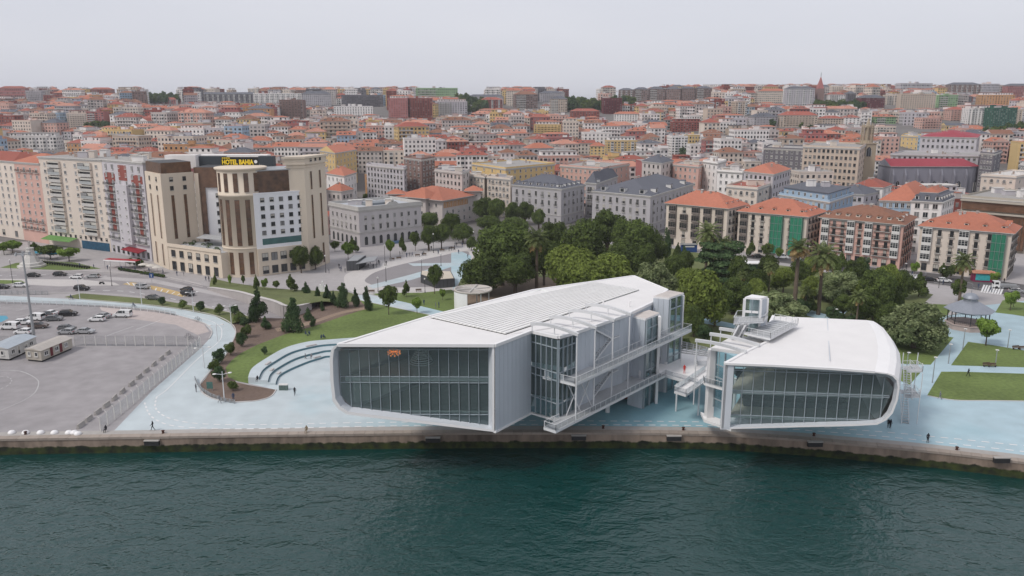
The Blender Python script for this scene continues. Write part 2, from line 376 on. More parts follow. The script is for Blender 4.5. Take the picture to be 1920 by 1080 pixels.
# amphitheatre lawn and mulch
sheet('planting_bed', px([(518, 731), (507, 744), (479, 751), (437, 753), (402, 748), (382, 737), (376, 721), (395, 697), (420, 672), (437, 641), (443, 622), (434, 607), (470, 596), (534, 597), (583, 580), (620, 552), (640, 548), (660, 556), (688, 565), (690, 580), (620, 606), (590, 620), (540, 640), (470, 680), (440, 716), (466, 722)]), 2, M_mulch)
sheet('lawn', px([(423, 690), (434, 676), (452, 662), (484, 646), (534, 627), (591, 611), (640, 594), (690, 578), (674, 563), (807, 590), (870, 606), (720, 640), (618, 646.5), (576, 651), (534, 663), (495, 685), (473, 702), (466, 719), (445, 715), (428, 707)]), 3, M_grass)
sheet('dirt_path', crm(px([(515, 616), (545, 611), (590, 600), (640, 584), (688, 576)]), 4)+crm(px([(688, 580), (640, 589), (590, 606), (545, 618), (520, 622)]), 4), 4, mat('bare_earth', (.27, .2, .15), .95, .25, 1.5, .4))
sheet('lawn', px([(698, 551), (720, 549), (790, 549), (846, 543), (870, 560), (870, 592), (834, 586), (760, 570)]), 3, M_grass)
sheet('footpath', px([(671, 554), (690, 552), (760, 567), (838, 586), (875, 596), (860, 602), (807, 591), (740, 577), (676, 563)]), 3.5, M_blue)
# green strip between cycle path and road, berm by the hotel
sheet('verge', px([(120, 557), (152, 550), (289, 561), (402, 580), (480, 596), (470, 606), (434, 608), (402, 592), (342, 580.5), (266, 571), (152, 561.5)]), 2, M_grassd)
# roads
sheet('road', px([(-300, 478), (0, 508), (152, 508), (288, 516), (380, 535), (480, 560), (534, 594), (500, 597), (480, 596.5), (402, 580), (289, 561), (152, 550), (0, 554), (-300, 552)]), 1.6, M_asph2)
sheet('road_median', px([(-60, 519), (0, 523), (150, 524), (215, 530), (225, 535), (110, 537), (0, 531), (-60, 527)]), 2.6, M_pale)
sheet('median_grass', px([(-60, 524), (0, 525), (40, 526), (48, 530), (0, 533), (-60, 530)]), 3, M_grass)
sheet('central_reserve', px([(150, 516), (290, 524), (420, 550), (500, 578), (440, 561), (290, 531), (150, 521)]), 2.7, mat('faded_paint', (.42, .40, .40), .9, .1, 1))
sheet('roundabout_grass', px([(0, 502), (30, 493), (80, 489), (140, 492), (190, 504), (120, 507)]), 2.6, M_grass)
sheet('avenue', px([(1620, 522), (1700, 527), (1800, 540), (1930, 561), (2100, 590), (2100, 560), (1930, 535), (1860, 525), (1700, 507), (1620, 500), (1500, 486), (1400, 478), (1400, 484), (1500, 497)]), 2, M_asph)
sheet('street', px([(300, 470), (900, 445), (1250, 450), (1380, 468), (1380, 462), (1240, 441), (900, 438), (700, 440)]), 2, M_asph)
# square
sheet('square', px([(645, 520), (662, 508), (700, 498), (760, 482), (820, 470), (890, 459), (898, 470), (890, 500), (860, 545), (800, 549), (700, 552), (655, 545)]), 2, M_pale, True)
sheet('square_paving', px([(686, 529), (690, 519), (710, 508), (760, 494), (830, 479), (862, 472), (880, 474), (872, 500), (850, 530), (800, 538), (720, 538)]), 3, mat('grey_setts', (.25, .235, .24), .9, .12, 2), True)
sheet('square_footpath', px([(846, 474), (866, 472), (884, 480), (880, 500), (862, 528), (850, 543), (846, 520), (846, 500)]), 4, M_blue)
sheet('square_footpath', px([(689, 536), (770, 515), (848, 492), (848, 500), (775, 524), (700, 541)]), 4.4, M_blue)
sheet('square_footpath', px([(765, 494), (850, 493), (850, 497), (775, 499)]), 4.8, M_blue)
# gardens
park = px([(868, 512), (900, 470), (1000, 452), (1240, 462), (1400, 490), (1500, 502), (1640, 528), (1750, 552), (1700, 600), (1640, 640), (1400, 655), (1270, 655), (1180, 640), (1000, 620), (860, 600), (850, 560)])
sheet('park_lawn', park, 2.2, M_grassd)
sheet('park_earth', px([(850, 545), (880, 530), (980, 520), (1060, 520), (1060, 570), (860, 590)]), 2.6, mat('park_soil', (.2, .15, .11), .95, .3, 1))
KP = 0
for q in ([(1240, 590), (1300, 592), (1400, 612), (1400, 620), (1300, 603), (1240, 600)], [(1364, 552), (1395, 528), (1410, 528), (1385, 556)],
          [(1538, 606), (1565, 606), (1612, 562), (1600, 552), (1578, 562)], [(1440, 566), (1491, 574), (1550, 590), (1544, 600), (1490, 586), (1436, 574)], [(1400, 545), (1450, 560), (1440, 570), (1390, 552)],
          [(1585, 545), (1640, 535), (1650, 545), (1600, 560)], [(1835, 600), (1848, 572), (1868, 574), (1858, 606)], [(1300, 560), (1370, 548), (1376, 556), (1310, 570)]):
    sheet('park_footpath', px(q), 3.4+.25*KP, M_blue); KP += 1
for q in ([(1738, 742), (1765, 697), (1800, 697), (1960, 702), (1960, 752), (1860, 751), (1790, 750)], [(1783, 685), (1815, 641), (1860, 647), (1960, 664), (1960, 690)],
          [(1660, 632), (1700, 626), (1760, 628), (1788, 633), (1745, 684), (1680, 682)], [(1680, 692), (1731, 693), (1706, 721), (1690, 715)],
          [(1866, 586), (1880, 563), (1960, 572), (1960, 600), (1900, 590)], [(1700, 600), (1750, 570), (1790, 572), (1775, 592), (1730, 606)], [(1800, 556), (1835, 563), (1820, 580), (1800, 574)]):
    sheet('lawn', px(q), 3.2, M_grass)
# markings
b = MB(); z = .036; M_faint = mat('worn_road_paint', (.42, .41, .41), .9, .2, 2)
inn = crm(px([(294, 744), (291, 763), (304, 778), (330, 788), (380, 795), (480, 796.5), (650, 793), (820, 791), (960, 789), (1300, 791), (1450, 796), (1600, 806), (1700, 814), (1930, 837)]), 6)
out = crm(px([(271, 755), (281, 778), (304, 793), (342, 801), (418, 804), (480, 804), (650, 800.5), (820, 797.5), (960, 796), (1300, 798), (1450, 803), (1600, 814), (1700, 823), (1930, 848)]), 6)
for l in (inn, out): stripe(b, l, .32, z, M_line, 1.2, .9)
stripe(b, crm(px([(345, 590), (390, 600), (412, 612), (416, 624), (410, 641), (372, 672), (315, 729), (294, 744)]), 5), .2, z, M_line)
stripe(b, crm(px([(-40, 692), (0, 694.5), (38, 696), (68, 710), (72, 723), (57, 744), (0, 770), (-60, 790)]), 6), .2, z, M_faint)
stripe(b, crm(px([(0, 706), (14, 707), (22, 713), (16, 722), (0, 730)]), 6), .2, z, M_faint, .8, .8)
for y0 in (0, 1):
    for k in range(3): stripe(b, px([(-30+k*60, 583+y0*12), (10+k*55, 575+y0*12)]), .12, z, M_line)
stripe(b, px([(255, 618), (300, 601)]), .15, z, M_line); stripe(b, px([(200, 630), (250, 612)]), .15, z, M_line)
for l in ([(165, 545), (230, 546), (290, 555), (380, 571), (460, 590)], [(-60, 517), (0, 517), (100, 515), (200, 518)]): stripe(b, crm(px(l), 5), .35, z, M_line, 2.2, 2.4)
for l in ([(-200, 510), (0, 510), (150, 510.5), (288, 518.5), (380, 538)], [(-200, 549), (0, 551.5), (150, 548), (289, 559), (400, 577)]): stripe(b, crm(px(l), 5), .3, z, M_pale)
for k in range(11):
    a = lerp(P(243, 534), P(343, 556), k/10); c = lerp(P(238, 529), P(352, 552), k/10); stripe(b, [a, c], .35, z, M_line)
stripe(b, crm(px([(238, 531), (290, 540), (350, 555)]), 4), 3.2, .030, M_yline)
for (x0, y0, x1, y1) in ((1640, 508, 1930, 545), (1650, 517, 1930, 553)): stripe(b, px([(x0, y0), (x1, y1)]), .2, z, M_line, 2.5, 3)
for k in range(9): stripe(b, px([(1690+k*4.2, 511+k*.5), (1684+k*4.2, 524+k*.5)]), .5, z, M_line)
for k in range(8): stripe(b, px([(1846+k*5, 534+k*.7), (1840+k*5, 548+k*.7)]), .5, z, M_line)
structure(b.build('painted_markings', loc=(0, 150, 0)))
# kerbs of the promenade, the roads and the beds
b = MB()
def kerb(l, h=.13, w=.22):
    l = crm(px(l), 5)
    for a, c in zip(l, l[1:]): b.beam((a.x, a.y, h/2-.02), (c.x, c.y, h/2-.02), w, h+.04, M_pale)
kerb([(518, 731), (507, 744), (479, 752), (437, 754), (402, 748.5), (381, 738), (375, 721), (394, 697), (419, 672), (436, 641), (442, 622), (433, 606.5), (402, 591.5), (342, 580), (266, 570.5), (152, 561)])
kerb([(190, 573.5), (289, 582.5), (342, 594.5), (384, 607.5), (397.5, 622), (392, 636)], .2)
kerb([(480, 596), (402, 580), (289, 561), (152, 550), (0, 554), (-200, 552)])
kerb([(0, 508), (152, 508), (288, 516), (380, 534)]); kerb([(1738, 742), (1790, 750.5), (1860, 751.5), (1960, 753)], .1)
kerb([(674, 563), (740, 577), (807, 591), (860, 602)], .1); kerb([(1500, 497), (1620, 522), (1700, 527), (1800, 540), (1930, 561)])
structure(b.build('kerbs', loc=(0, 150, 0)))
# amphitheatre terraces: three curved steps of blue concrete sinking towards the promenade
amp = empty('amphitheatre', P(560, 690)); reg(amp, 'curved pale blue stepped seating', 'between the round lawn and the larger gallery', 'seating')
T0 = crm(px([(466, 719), (473, 702), (495, 685.5), (534, 663), (576, 651), (618, 646.5), (680, 642)]), 6)
T1 = crm(px([(486, 720), (494, 704), (516, 688), (548, 670), (590, 659), (622, 655), (690, 652)]), 6)
T2 = crm(px([(503, 721), (508, 708), (524, 695), (556, 678), (596, 667), (622, 663), (700, 662)]), 6)
T3 = crm(px([(517, 722), (523, 708), (540, 697), (572, 683), (600, 674), (622, 670), (710, 671)]), 6)
for (a, c, z0, z1) in ((T0, T1, 0, 1.35), (T1, T2, 0, .9), (T2, T3, 0, .45)):
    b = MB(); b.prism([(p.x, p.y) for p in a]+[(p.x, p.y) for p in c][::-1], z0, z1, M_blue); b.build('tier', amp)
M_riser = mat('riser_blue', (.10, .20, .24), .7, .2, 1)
for T, z0, z1 in ((T1, .9, 1.3), (T2, .45, .86), (T3, 0, .41)):
    b = MB(); q = soff(T, -.03)
    for a, c in zip(q, q[1:]): b.face([(a.x, a.y, z0), (c.x, c.y, z0), (c.x, c.y, z1), (a.x, a.y, z1)], M_riser)
    q = soff(T, -.10)
    for a, c in zip(q, q[1:]): b.face([(a.x, a.y, z0), (c.x, c.y, z0), (c.x, c.y, z1), (a.x, a.y, z1)], M_riser)
    b.build('riser', amp)
for (T, z, s, e) in ((T1, 1.35, 9, 11), (T2, .9, 8, 10), (T3, .45, 7, 9), (T1, 1.35, 22, 25), (T3, .45, 22, 25)):
    b = MB(); pa, pb_ = T[s], T[e]; d = (pb_-pa).normalized(); nr = Vector((-d.y, d.x, 0))
    b.beam(Vector((*(pa+nr*.5).xy, z+.14)), Vector((*(pb_+nr*.5).xy, z+.14)), .5, .28, M_pale); b.build('seat_block', amp)
# raised berm between road and hotel with its retaining wall
M_rwall = mat('retaining_concrete', (.40, .37, .36), .85, .12, .8, .1, streak=1)
bw = empty('retaining_wall', P(470, 571)); reg(bw, 'long low pale concrete retaining wall with ribbed face', 'along the road below the cream hotel', 'wall')
wl = crm(px([(392, 543), (430, 556), (475, 572), (510, 584), (534, 594), (560, 590), (583, 580)]), 5)
zt = [interp(i/(len(wl)-1), [(0, .6), (.25, 2.6), (.6, 3.4), (1, 1.8)]) for i in range(len(wl))]
for i in range(len(wl)-1):
    b = MB(); d = (wl[i+1]-wl[i]).normalized(); nr = Vector((-d.y, d.x, 0))*.35; a, c = wl[i], wl[i+1]
    b.prism([(a-nr).xy, (c-nr-d*.05).xy, (c+nr-d*.05).xy, (a+nr).xy], -.2, [zt[i], zt[i+1], zt[i+1], zt[i]], M_rwall); b.build('wall_panel', bw)
    b = MB(); b.prism([(a-nr*1.4).xy, (c-nr*1.4).xy, (c+nr*1.6).xy, (a+nr*1.6).xy], [zt[i]+.003, zt[i+1]+.003]*1+[zt[i+1]+.003, zt[i]+.003], [zt[i]+.2, zt[i+1]+.2, zt[i+1]+.2, zt[i]+.2], M_pale); b.build('coping', bw)
back = crm(px([(396, 521), (440, 531), (520, 541), (590, 545), (640, 546), (665, 553), (660, 566)]), 5)
b = MB(); N = len(wl)
bk = [back[int(i*(len(back)-1)/(N-1))] for i in range(N)]
pts = []
for j in range(5):
    for i in range(N):
        t = j/4; p = lerp(wl[i]+Vector((0, .3, 0)), bk[i], t); pts.append((p.x, p.y, (zt[i]-.15)*(1-smooth(t*1.0))+.03+(0 if j in (0, 4) else random.uniform(0, .2))))
b.ifaces(pts, [(j*N+i, j*N+i+1, (j+1)*N+i+1, (j+1)*N+i) for j in range(4) for i in range(N-1)], M_grassd, True)
structure(b.build('grass_bank', loc=tuple(wl[8])))
# ================================================================ the waterfront arts centre: two white volumes on stilts
M_white = mat('white_ceramic', (.78, .77, .765), .45, .05, .5, spec=.4)
M_roof = mat('roof_membrane', (.72, .705, .695), .7, .07, .25, detail=8)
M_shell = mat('pearl_cladding', (.60, .63, .67), .35, .06, .4, spec=.5)
M_panel = mat('pearl_panel', (.50, .54, .585), .35, .05, .4, spec=.5, objrand=.5)
M_steel = mat('white_steel', (.66, .67, .68), .4, .05, 1)
M_gsteel = mat('grey_steel', (.34, .35, .36), .4, .1, 1, metal=.3)
M_mull = mat('mullion_metal', (.31, .36, .39), .4, .05, 1)
M_fin = mat('fin_steel', (.56, .57, .58), .5, .06, 1)
M_grate = mat('grating', (.42, .43, .44), .7, .15, 3)
M_gl = glassmat('gallery_glass', (.84, .93, .91), .19)
M_gld = glassmat('tinted_glass', (.62, .76, .78), .16)
M_rail = glassmat('railing_mesh', (.74, .76, .78), rough=.4)
M_floor = mat('gallery_floor', (.40, .38, .32), .6, .2, 1)
M_iwall = mat('interior_white', (.80, .82, .79), .8, .05, 1)
M_dark = mat('dark_metal', (.03, .03, .032), .5, .2, 1)
M_red = mat('red_cloth', (.5, .04, .03), .8, .1, 3)
def outline(pl, A, B): return [PP(a, c, A, B) for a, c in pl]
def ring(b, o1, o2, m, sm=False):
    n = len(o1)
    for i in range(n): b.face([o1[i], o1[(i+1) % n], o2[(i+1) % n], o2[i]], m, sm)
def railing(name, parent, pts, h=1.05, post=1.6, infill=True, closed=False):
    """handrail on posts with a fine mesh infill, along a 3D line"""
    b = MB()
    for a, c in zip(pts, pts[1:]):
        a = Vector(a); c = Vector(c); L_ = (c-a).length; k = max(1, round(L_/post)); up = Vector((0, 0, h))
        b.beam(a+up, c+up, .07, .06, M_steel); b.beam(a+up*.12, c+up*.12, .04, .04, M_steel)
        for i in range(k+1): p = lerp(a, c, i/k); b.beam(p, p+up, .06, .06, M_steel, up=(0, 1, 0))
        for w in (.35, .58, .8): b.beam(a+up*w, c+up*w, .02, .02, M_gsteel)
    if infill:
        for a, c in zip(pts, pts[1:]): a = Vector(a); c = Vector(c); b.face([a+Vector((0, 0, .12)), c+Vector((0, 0, .12)), c+Vector((0, 0, h-.08)), a+Vector((0, 0, h-.08))], M_rail)
    return b.build(name, parent)
def glazed(root, A, B, z0, z1, cols, rows, glass=M_gl, frame=.085, inset=.0):
    """upright glazed wall from plan A to plan B; z0,z1 are functions of the fraction along it; rows are heights"""
    A = Vector((A.x, A.y, 0)); B = Vector((B.x, B.y, 0)); d = (B-A).normalized(); n = Vector((d.y, -d.x, 0)); f0 = z0 if callable(z0) else (lambda t: z0); f1 = z1 if callable(z1) else (lambda t: z1)
    for i in range(cols):
        t0, t1 = i/cols, (i+1)/cols; a, c = lerp(A, B, t0), lerp(A, B, t1)
        lv = [None]+list(rows)+[None]
        for j in range(len(lv)-1):
            def lo(t): return max(f0(t), lv[j]) if lv[j] is not None else f0(t)
            def hi(t): return min(f1(t), lv[j+1]) if lv[j+1] is not None else f1(t)
            if hi(t0)-lo(t0) < .15 and hi(t1)-lo(t1) < .15: continue
            b = MB(); q = [(a.x, a.y, lo(t0)), (c.x, c.y, lo(t1)), (c.x, c.y, max(lo(t1)+.01, hi(t1))), (a.x, a.y, max(lo(t0)+.01, hi(t0)))]
            b.face(q, glass); b.build('pane', root)
    for i in range(cols+1):
        t = i/cols; a = lerp(A, B, t)+n*.12; b = MB(); b.beam((a.x, a.y, f0(t)), (a.x, a.y, f1(t)), frame, frame*2.2, M_mull, up=n); b.build('mullion', root)
    for z in rows:
        k0 = [i/40 for i in range(41) if f0(i/40) < z < f1(i/40)]
        if len(k0) < 2: continue
        a, c = lerp(A, B, k0[0])+n*.1, lerp(A, B, k0[-1])+n*.1; b = MB(); b.beam((a.x, a.y, z), (c.x, c.y, z), frame*1.6, frame*1.2, M_mull); b.build('transom', root)
def cladding(root, A, B, z0, z1, w=1.3, m=M_panel, name='cladding_panel'):
    """row of upright narrow panels with open joints on a plan line; z0,z1 may be functions"""
    A = Vector((A.x, A.y, 0)); B = Vector((B.x, B.y, 0)); L_ = (B-A).length; k = max(1, round(L_/w)); d = (B-A).normalized(); n = Vector((d.y, -d.x, 0))*.08; f0 = z0 if callable(z0) else (lambda t: z0); f1 = z1 if callable(z1) else (lambda t: z1)
    for i in range(k):
        t0, t1 = i/k, (i+1)/k; a, c = lerp(A, B, t0)+d*.025, lerp(A, B, t1)-d*.025; b = MB()
        b.prism([a.xy, c.xy, (c+n).xy, (a+n).xy][::1], [f0(t0), f0(t1), f0(t1), f0(t0)], [f1(t0), f1(t1), f1(t1), f1(t0)], m); b.build(name, root)
# ---------------------------------------------------------------- west volume
def zr(y): return 20.0-.055*(y-118)
def PR(a, c, dz=0):
    r = ray(a, c); t = (20+dz+.055*118-CH)/(r.z+.055*r.y); return Vector((r.x*t, r.y*t, CH+r.z*t))
FA, FB = PR(634, 645), PY(927, 646, 118.0); FB = PR(927, 646)
west = empty('gallery_building', ((FA.x+PR(1188, 517).x)/2, 140, 0))
reg(west, 'larger white gallery building with louvred roof', 'cantilevered over the quay left of the walkways', 'building')
outp = [(927, 646), (800, 645.6), (700, 645.2), (641, 644.5), (628, 648), (620.5, 656), (618, 674), (619.5, 715), (623.5, 752), (634, 767), (650, 777), (700, 783.5), (757, 790), (927, 810)]
inp = [(915.7, 651.5), (800, 651.2), (700, 650.8), (648, 650.5), (641, 652), (636, 658), (635, 674), (636, 712), (639, 740), (647, 754), (660, 762.5), (702, 768), (757, 775), (915.7, 797)]
o1 = outline(outp, FA, FB)
dW = (FB-FA).normalized(); nW = Vector((dW.y, -dW.x, 0))        # dW runs left to right, nW faces the bay
BK = [PR(634, 645), PR(808, 592), PR(1000, 543.5), PR(1188, 517)]   # outer roof edge, front to back
o1i = [p-nW*.02 for p in outline([(q[0]*.35+r[0]*.65, q[1]*.35+r[1]*.65) for q, r in zip(inp, outp)], FA, FB)]
o2 = [p for p in outline(inp, FA-nW*1.6, FB-nW*1.6)]
b = MB(); ring(b, o1, o1i, M_white); ring(b, o1i, o2, M_shell)
# outer skin from the front outline back along the left edge
k0 = 3; prof = [(p-o1[k0]) for p in o1[k0:12]]
for s in range(3):
    for i in range(len(prof)-1):
        def st(j, k): 
            q = BK[k]+Vector((dW.x*prof[j].dot(dW), dW.y*prof[j].dot(dW), prof[j].z)); return q if k else o1[k0+j]
        b.face([st(i, s), st(i, s+1), st(i+1, s+1), st(i+1, s)], M_white, False)
C1 = PP(996, 622.5, FB, FB+Vector((18, 31, 0))); C1 = PR(996, 622.5, -.25)
soff_z = 5.6
# underside
und = [o1[11], o1[13], P(996, 772, soff_z+.3), P(1047, 787, soff_z-.1), P(1246, 710, soff_z+.2), P(1250, 640, soff_z+1)]
bL = [BK[k]+Vector((dW.x*prof[-1].dot(dW), dW.y*prof[-1].dot(dW), prof[-1].z)) for k in (3, 2, 1)]
poly = [p for p in und]+[Vector((b_.x, b_.y, 6.2)) for b_ in bL]
b.face([(p.x, p.y, p.z) for p in [o1[11], o1[13], Vector((C1.x, C1.y, 5.9))]], M_shell)
b.face([(p.x, p.y, p.z) for p in [o1[11], Vector((C1.x, C1.y, 5.9)), Vector((BK[2].x+4, BK[2].y, 6.2)), bL[2]]], M_shell)
b.build('shell', west)
# roof: one slab over the whole plan with a raised edge
D = PR(1047, 634, -.3); E = PR(1079, 625, -.3); E2 = PR(1083, 619)
W1 = PR(1114, 610); W2 = PR(1119, 608); W3 = PR(1170, 592, -.1); T1_ = PR(1226, 565); T2_ = PR(1251, 543)
roofp = [FA, FB, C1, D, E, W1, W3, T1_, T2_, BK[3], BK[2], BK[1]]
q00, q10, q11, q01 = PR(806, 596), PR(948, 627.5), PR(1199, 544.5), PR(1112, 530)
hole = [q00, q10, q11, q01]; allp = roofp+hole; b = MB()
for t in tessellate_polygon([[Vector((p.x, p.y, 0)) for p in roofp], [Vector((p.x, p.y, 0)) for p in hole]]):
    a_, b_, c_ = (allp[i] for i in t)
    if (b_.x-a_.x)*(c_.y-a_.y)-(b_.y-a_.y)*(c_.x-a_.x) < 0: b_, c_ = c_, b_
    b.face([a_-Vector((0, 0, .02)), b_-Vector((0, 0, .02)), c_-Vector((0, 0, .02))], M_roof); b.face([c_-Vector((0, 0, .45)), b_-Vector((0, 0, .45)), a_-Vector((0, 0, .45))], M_white)
b.build('roof', west)
b = MB()
for i in range(len(roofp)):
    a, c = roofp[i], roofp[(i+1) % len(roofp)]; b.beam((a.x, a.y, zr(a.y)-.16), (c.x, c.y, zr(c.y)-.16), .55 if i != 0 else .3, .5, M_white)
b.build('roof_edge', west)
b = MB(); b.face([p-Vector((0, 0, .03)) for p in (q00, q10, q11, q01)], glassmat('skylight_glass', (.8, .82, .8), rough=.3)); b.build('skylight_glass', west)
M_louv = mat('louvre_blade', (.86, .85, .83), .6, .08, .5, objrand=.5)
_n = M_louv.node_tree; _p = _n.nodes['Principled BSDF']; _t = _n.nodes.new('ShaderNodeBsdfTranslucent'); _t.inputs[0].default_value = (.8, .82, .8, 1); _m = _n.nodes.new('ShaderNodeMixShader'); _m.inputs[0].default_value = .12
_n.links.new(_p.outputs[0], _m.inputs[1]); _n.links.new(_t.outputs[0], _m.inputs[2]); _n.links.new(_m.outputs[0], _n.nodes['Material Output'].inputs[0])
NR, NC = 18, 13
for i in range(NR):
    for j in range(NC):
        v0, v1 = i/NR, (i+.92)/NR; u0, u1 = (j+.012)/NC, (j+.985)/NC
        f = lambda u, v: lerp(lerp(q00, q01, u), lerp(q10, q11, u), v)
        b = MB(); pts = [f(u0, v0), f(u1, v0), f(u1, v1), f(u0, v1)]; zb4 = [p.z+.1 for p in pts]; b.prism([p.xy for p in pts], zb4, [zb4[0]+.1, zb4[1]+.1, zb4[2]+.2, zb4[3]+.2], M_louv); b.build('louvre', west)
# front glazing, following the rounded outline
GA, GB = o2[5], o2[0]; gA = Vector((GA.x, GA.y, 0)); gB = Vector((GB.x, GB.y, 0))
lo_tab = sorted([((p-gA).dot((gB-gA).normalized())/(gB-gA).length, p.z) for p in o2[7:]])
hi_tab = sorted([((p-gA).dot((gB-gA).normalized())/(gB-gA).length, p.z) for p in o2[0:6]])
zA = PP(927, 675, FA-nW*1.6, FB-nW*1.6).z
zf2, zf1 = PP(800, 706, FA-nW*1.6, FB-nW*1.6).z, PP(800, 717, FA-nW*1.6, FB-nW*1.6).z
zb = PP(915, 777, FA-nW*1.6, FB-nW*1.6).z
glazed(west, gA, gB, lambda t: interp(t, lo_tab), lambda t: interp(t, hi_tab), 15, [zb, zf1, zf2, PP(800, 655, FA-nW*1.6, FB-nW*1.6).z])
# side wall of upright panels, then the glazed bay
cladding(west, FB+Vector((.05, .1, 0)), C1, lambda t: lerp(o1[13].z, PP(996, 772, FB, C1).z, t), lambda t: zr(lerp(FB.y, C1.y, t))-.45, 1.25)
b = MB(); b.beam(o1[13]+Vector((0, 0, 0)), PP(996, 774, FB, C1), .5, .3, M_white); b.beam(PP(996, 774, FB, C1), PP(1047, 789, C1, D), .5, .3, M_white); b.build('base_trim', west)
glazed(west, C1, D, lambda t: lerp(PP(996, 771, C1, D).z, PP(1047, 786, C1, D).z, t), zr(126)-.5, 5, [PP(1000, 742, C1, D).z, PP(1000, 700, C1, D).z, PP(1000, 686, C1, D).z, PP(1000, 641, C1, D).z], M_gld, .12)
glazed(west, D, E, PP(1047, 786, C1, D).z, zr(126)-.5, 4, [PP(1000, 742, C1, D).z, PP(1000, 700, C1, D).z, PP(1000, 686, C1, D).z, PP(1000, 641, C1, D).z], M_gld, .12)
b = MB(); cw = M_iwall
# interior: floors, back walls, a white core
flo = lambda z, n_: None
FI = [gA-nW*.3+dW*.6, gB-nW*.3, C1+Vector((-1, .5, 0)), PR(1060, 628), PR(1200, 570)+Vector((-1, 0, 0)), PR(1130, 540), PR(1000, 555)+Vector((1, 0, 0)), PR(808, 602)+Vector((1, 0, 0))]
for z0, z1 in ((zf1+.1, zf2-.1), (PP(800, 772, FA-nW*1.6, FB-nW*1.6).z-.2, PP(800, 772, FA-nW*1.6, FB-nW*1.6).z+.1)):
    b = MB(); b.prism([p.xy for p in FI], z0, z1, M_iwall, M_floor); b.build('floor', west)
def iw(pl, z0, z1, t=.3):
    b = MB()
    for a, c in zip(pl, pl[1:]):
        b.beam((a.x, a.y, (z0+z1)/2), (c.x, c.y, (z0+z1)/2), t, z1-z0, M_iwall)
    b.build('partition', west)
zg = PP(800, 772, FA-nW*1.6, FB-nW*1.6).z+.1
iw([gA-nW*2+dW*1.1, BK[1]+dW*1.6, BK[2]+dW*1.6-nW*0], zf2, 17.5); iw([gA-nW*2+dW*1.6, BK[1]+dW*2, BK[2]+dW*1.6], zg, zf1)
iw([P(760, 640, 12), P(860, 612, 12), P(960, 600, 12)], zg, zf1); iw([P(905, 626, 14), P(985, 604, 14)], zg, zf1); iw([P(830, 655, 8.5), P(880, 640, 8.5)], zg, zf1)
iw([BK[2]+dW*1.6, PR(1150, 575)], zg, 17.5)
# chandelier and hanging ring sculpture seen upstairs
b = MB(); c = PP(739, 662, FA-nW*4.5, FB-nW*4.5); M_or = mat('orange_glass', (.9, .28, .08), .4, .1, 2); M_or.node_tree.nodes['Principled BSDF'].inputs['Emission Color'].default_value = (1, .3, .07, 1); M_or.node_tree.nodes['Principled BSDF'].inputs['Emission Strength'].default_value = .5
for k in range(18):
    t = k/18*6.283; p = c+Vector((math.cos(t)*.95, math.sin(t)*.5, .25*math.sin(t)+(.2 if k % 2 else -.1))); b.lathe([(0, -.16), (.16, 0), (0, .16)], M_or, 6, p)
    b.tube(c+Vector((0, 0, .3)), p, .03, M_or, 4)
b.tube(c+Vector((0, 0, .3)), c+Vector((0, 0, 1.0)), .03, M_dark, 4)
ch = b.build('chandelier', None, loc=tuple(c)); reg(ch, 'orange ring chandelier hanging behind the upper glass', 'inside the large gallery, upper floor', 'chandelier')
b = MB(); c = PP(790, 672, FA-nW*9, FB-nW*9)
for k in range(9): b.lathe([(1.0+.16*k, 0), (1.08+.16*k, .09), (1.0+.16*k, .16)], M_iwall, 28, c+Vector((0, 0, -.32*k+1.2)))
for k in range(4): b.tube(c+Vector((math.cos(k*1.57)*1.8, math.sin(k*1.57)*1.8, -.9)), c+Vector((0, 0, 2.2)), .03, M_gsteel, 4)
ch = b.build('hanging_sculpture', None, loc=tuple(c)); reg(ch, 'large white stacked ring sculpture hanging indoors', 'behind the upper glass of the large gallery', 'sculpture')
# east wall behind the walkways
zlo = 5.9
cladding(west, E+Vector((.2, .6, 0)), W1, zlo, lambda t: zr(lerp(E.y, W1.y, t))-.45, 1.3); cladding(west, W1+Vector((-1.6, 1.0, 0)), W3, zlo, lambda t: zr(lerp(W1.y, W3.y, t))-.45, 1.3); cladding(west, W3, T1_, zlo, lambda t: zr(lerp(W3.y, T1_.y, t))-.45, 1.3)
# low lift block and tall stair block, each with a glazed flank
def tower(root, f0, f1, f2, f3, zb_, zt, rows, cols, roofm=M_roof):
    """f0..f3 plan corners: left, near, right, back"""
    b = MB(); b.prism([p.xy for p in (f0, f1, f2, f3)], zt-.35, zt, M_white, mat('weathered_roof', (.50, .46, .43), .8, .25, .6)); b.build('tower_roof', root)
    cladding(root, f0, f1, zb_, zt-.37, 1.1); glazed(root, f1+(f2-f1)*.04, f1+(f2-f1)*.86, zb_, zt-.37, cols, rows, M_gld, .16)
    b = MB(); b.beam((*(f1+(f2-f1)*.93).xy, zb_), (*(f1+(f2-f1)*.93).xy, zt-.4), (f2-f1).length*.15, .5, M_white, up=(1, 0, 0)); b.build('corner_pier', root)
    b = MB(); b.prism([p.xy for p in (lerp(f0, f1, .1)+Vector((.3, .8, 0)), lerp(f3, f2, .1)+Vector((0, -.3, 0)), f3, f0+Vector((.1, .1, 0)))], zb_, zt-.4, M_iwall); b.build('core', root)
zt1 = PP(1207.5, 597.5, P(1204, 767, 0), P(1204, 767, 0)+Vector((1, 0, 0))).z
f1 = P(1204, 767, 0); u_ = (P(1231, 750, 0)-f1)
f2 = P(1237, 586.5, zt1); f0 = P(1182, 591.5, zt1); f3 = P(1217, 581, zt1)
tower(west, f0, f1, f2, f3, .05, zt1, [5.9, 7.4, 12, 13.2, 15.6], 2)
zt2 = 19.4
g1 = P(1255, 558.5, zt2); g0 = P(1225, 555.5, zt2); g2 = P(1282.5, 549, zt2); g3 = P(1255, 544, zt2)
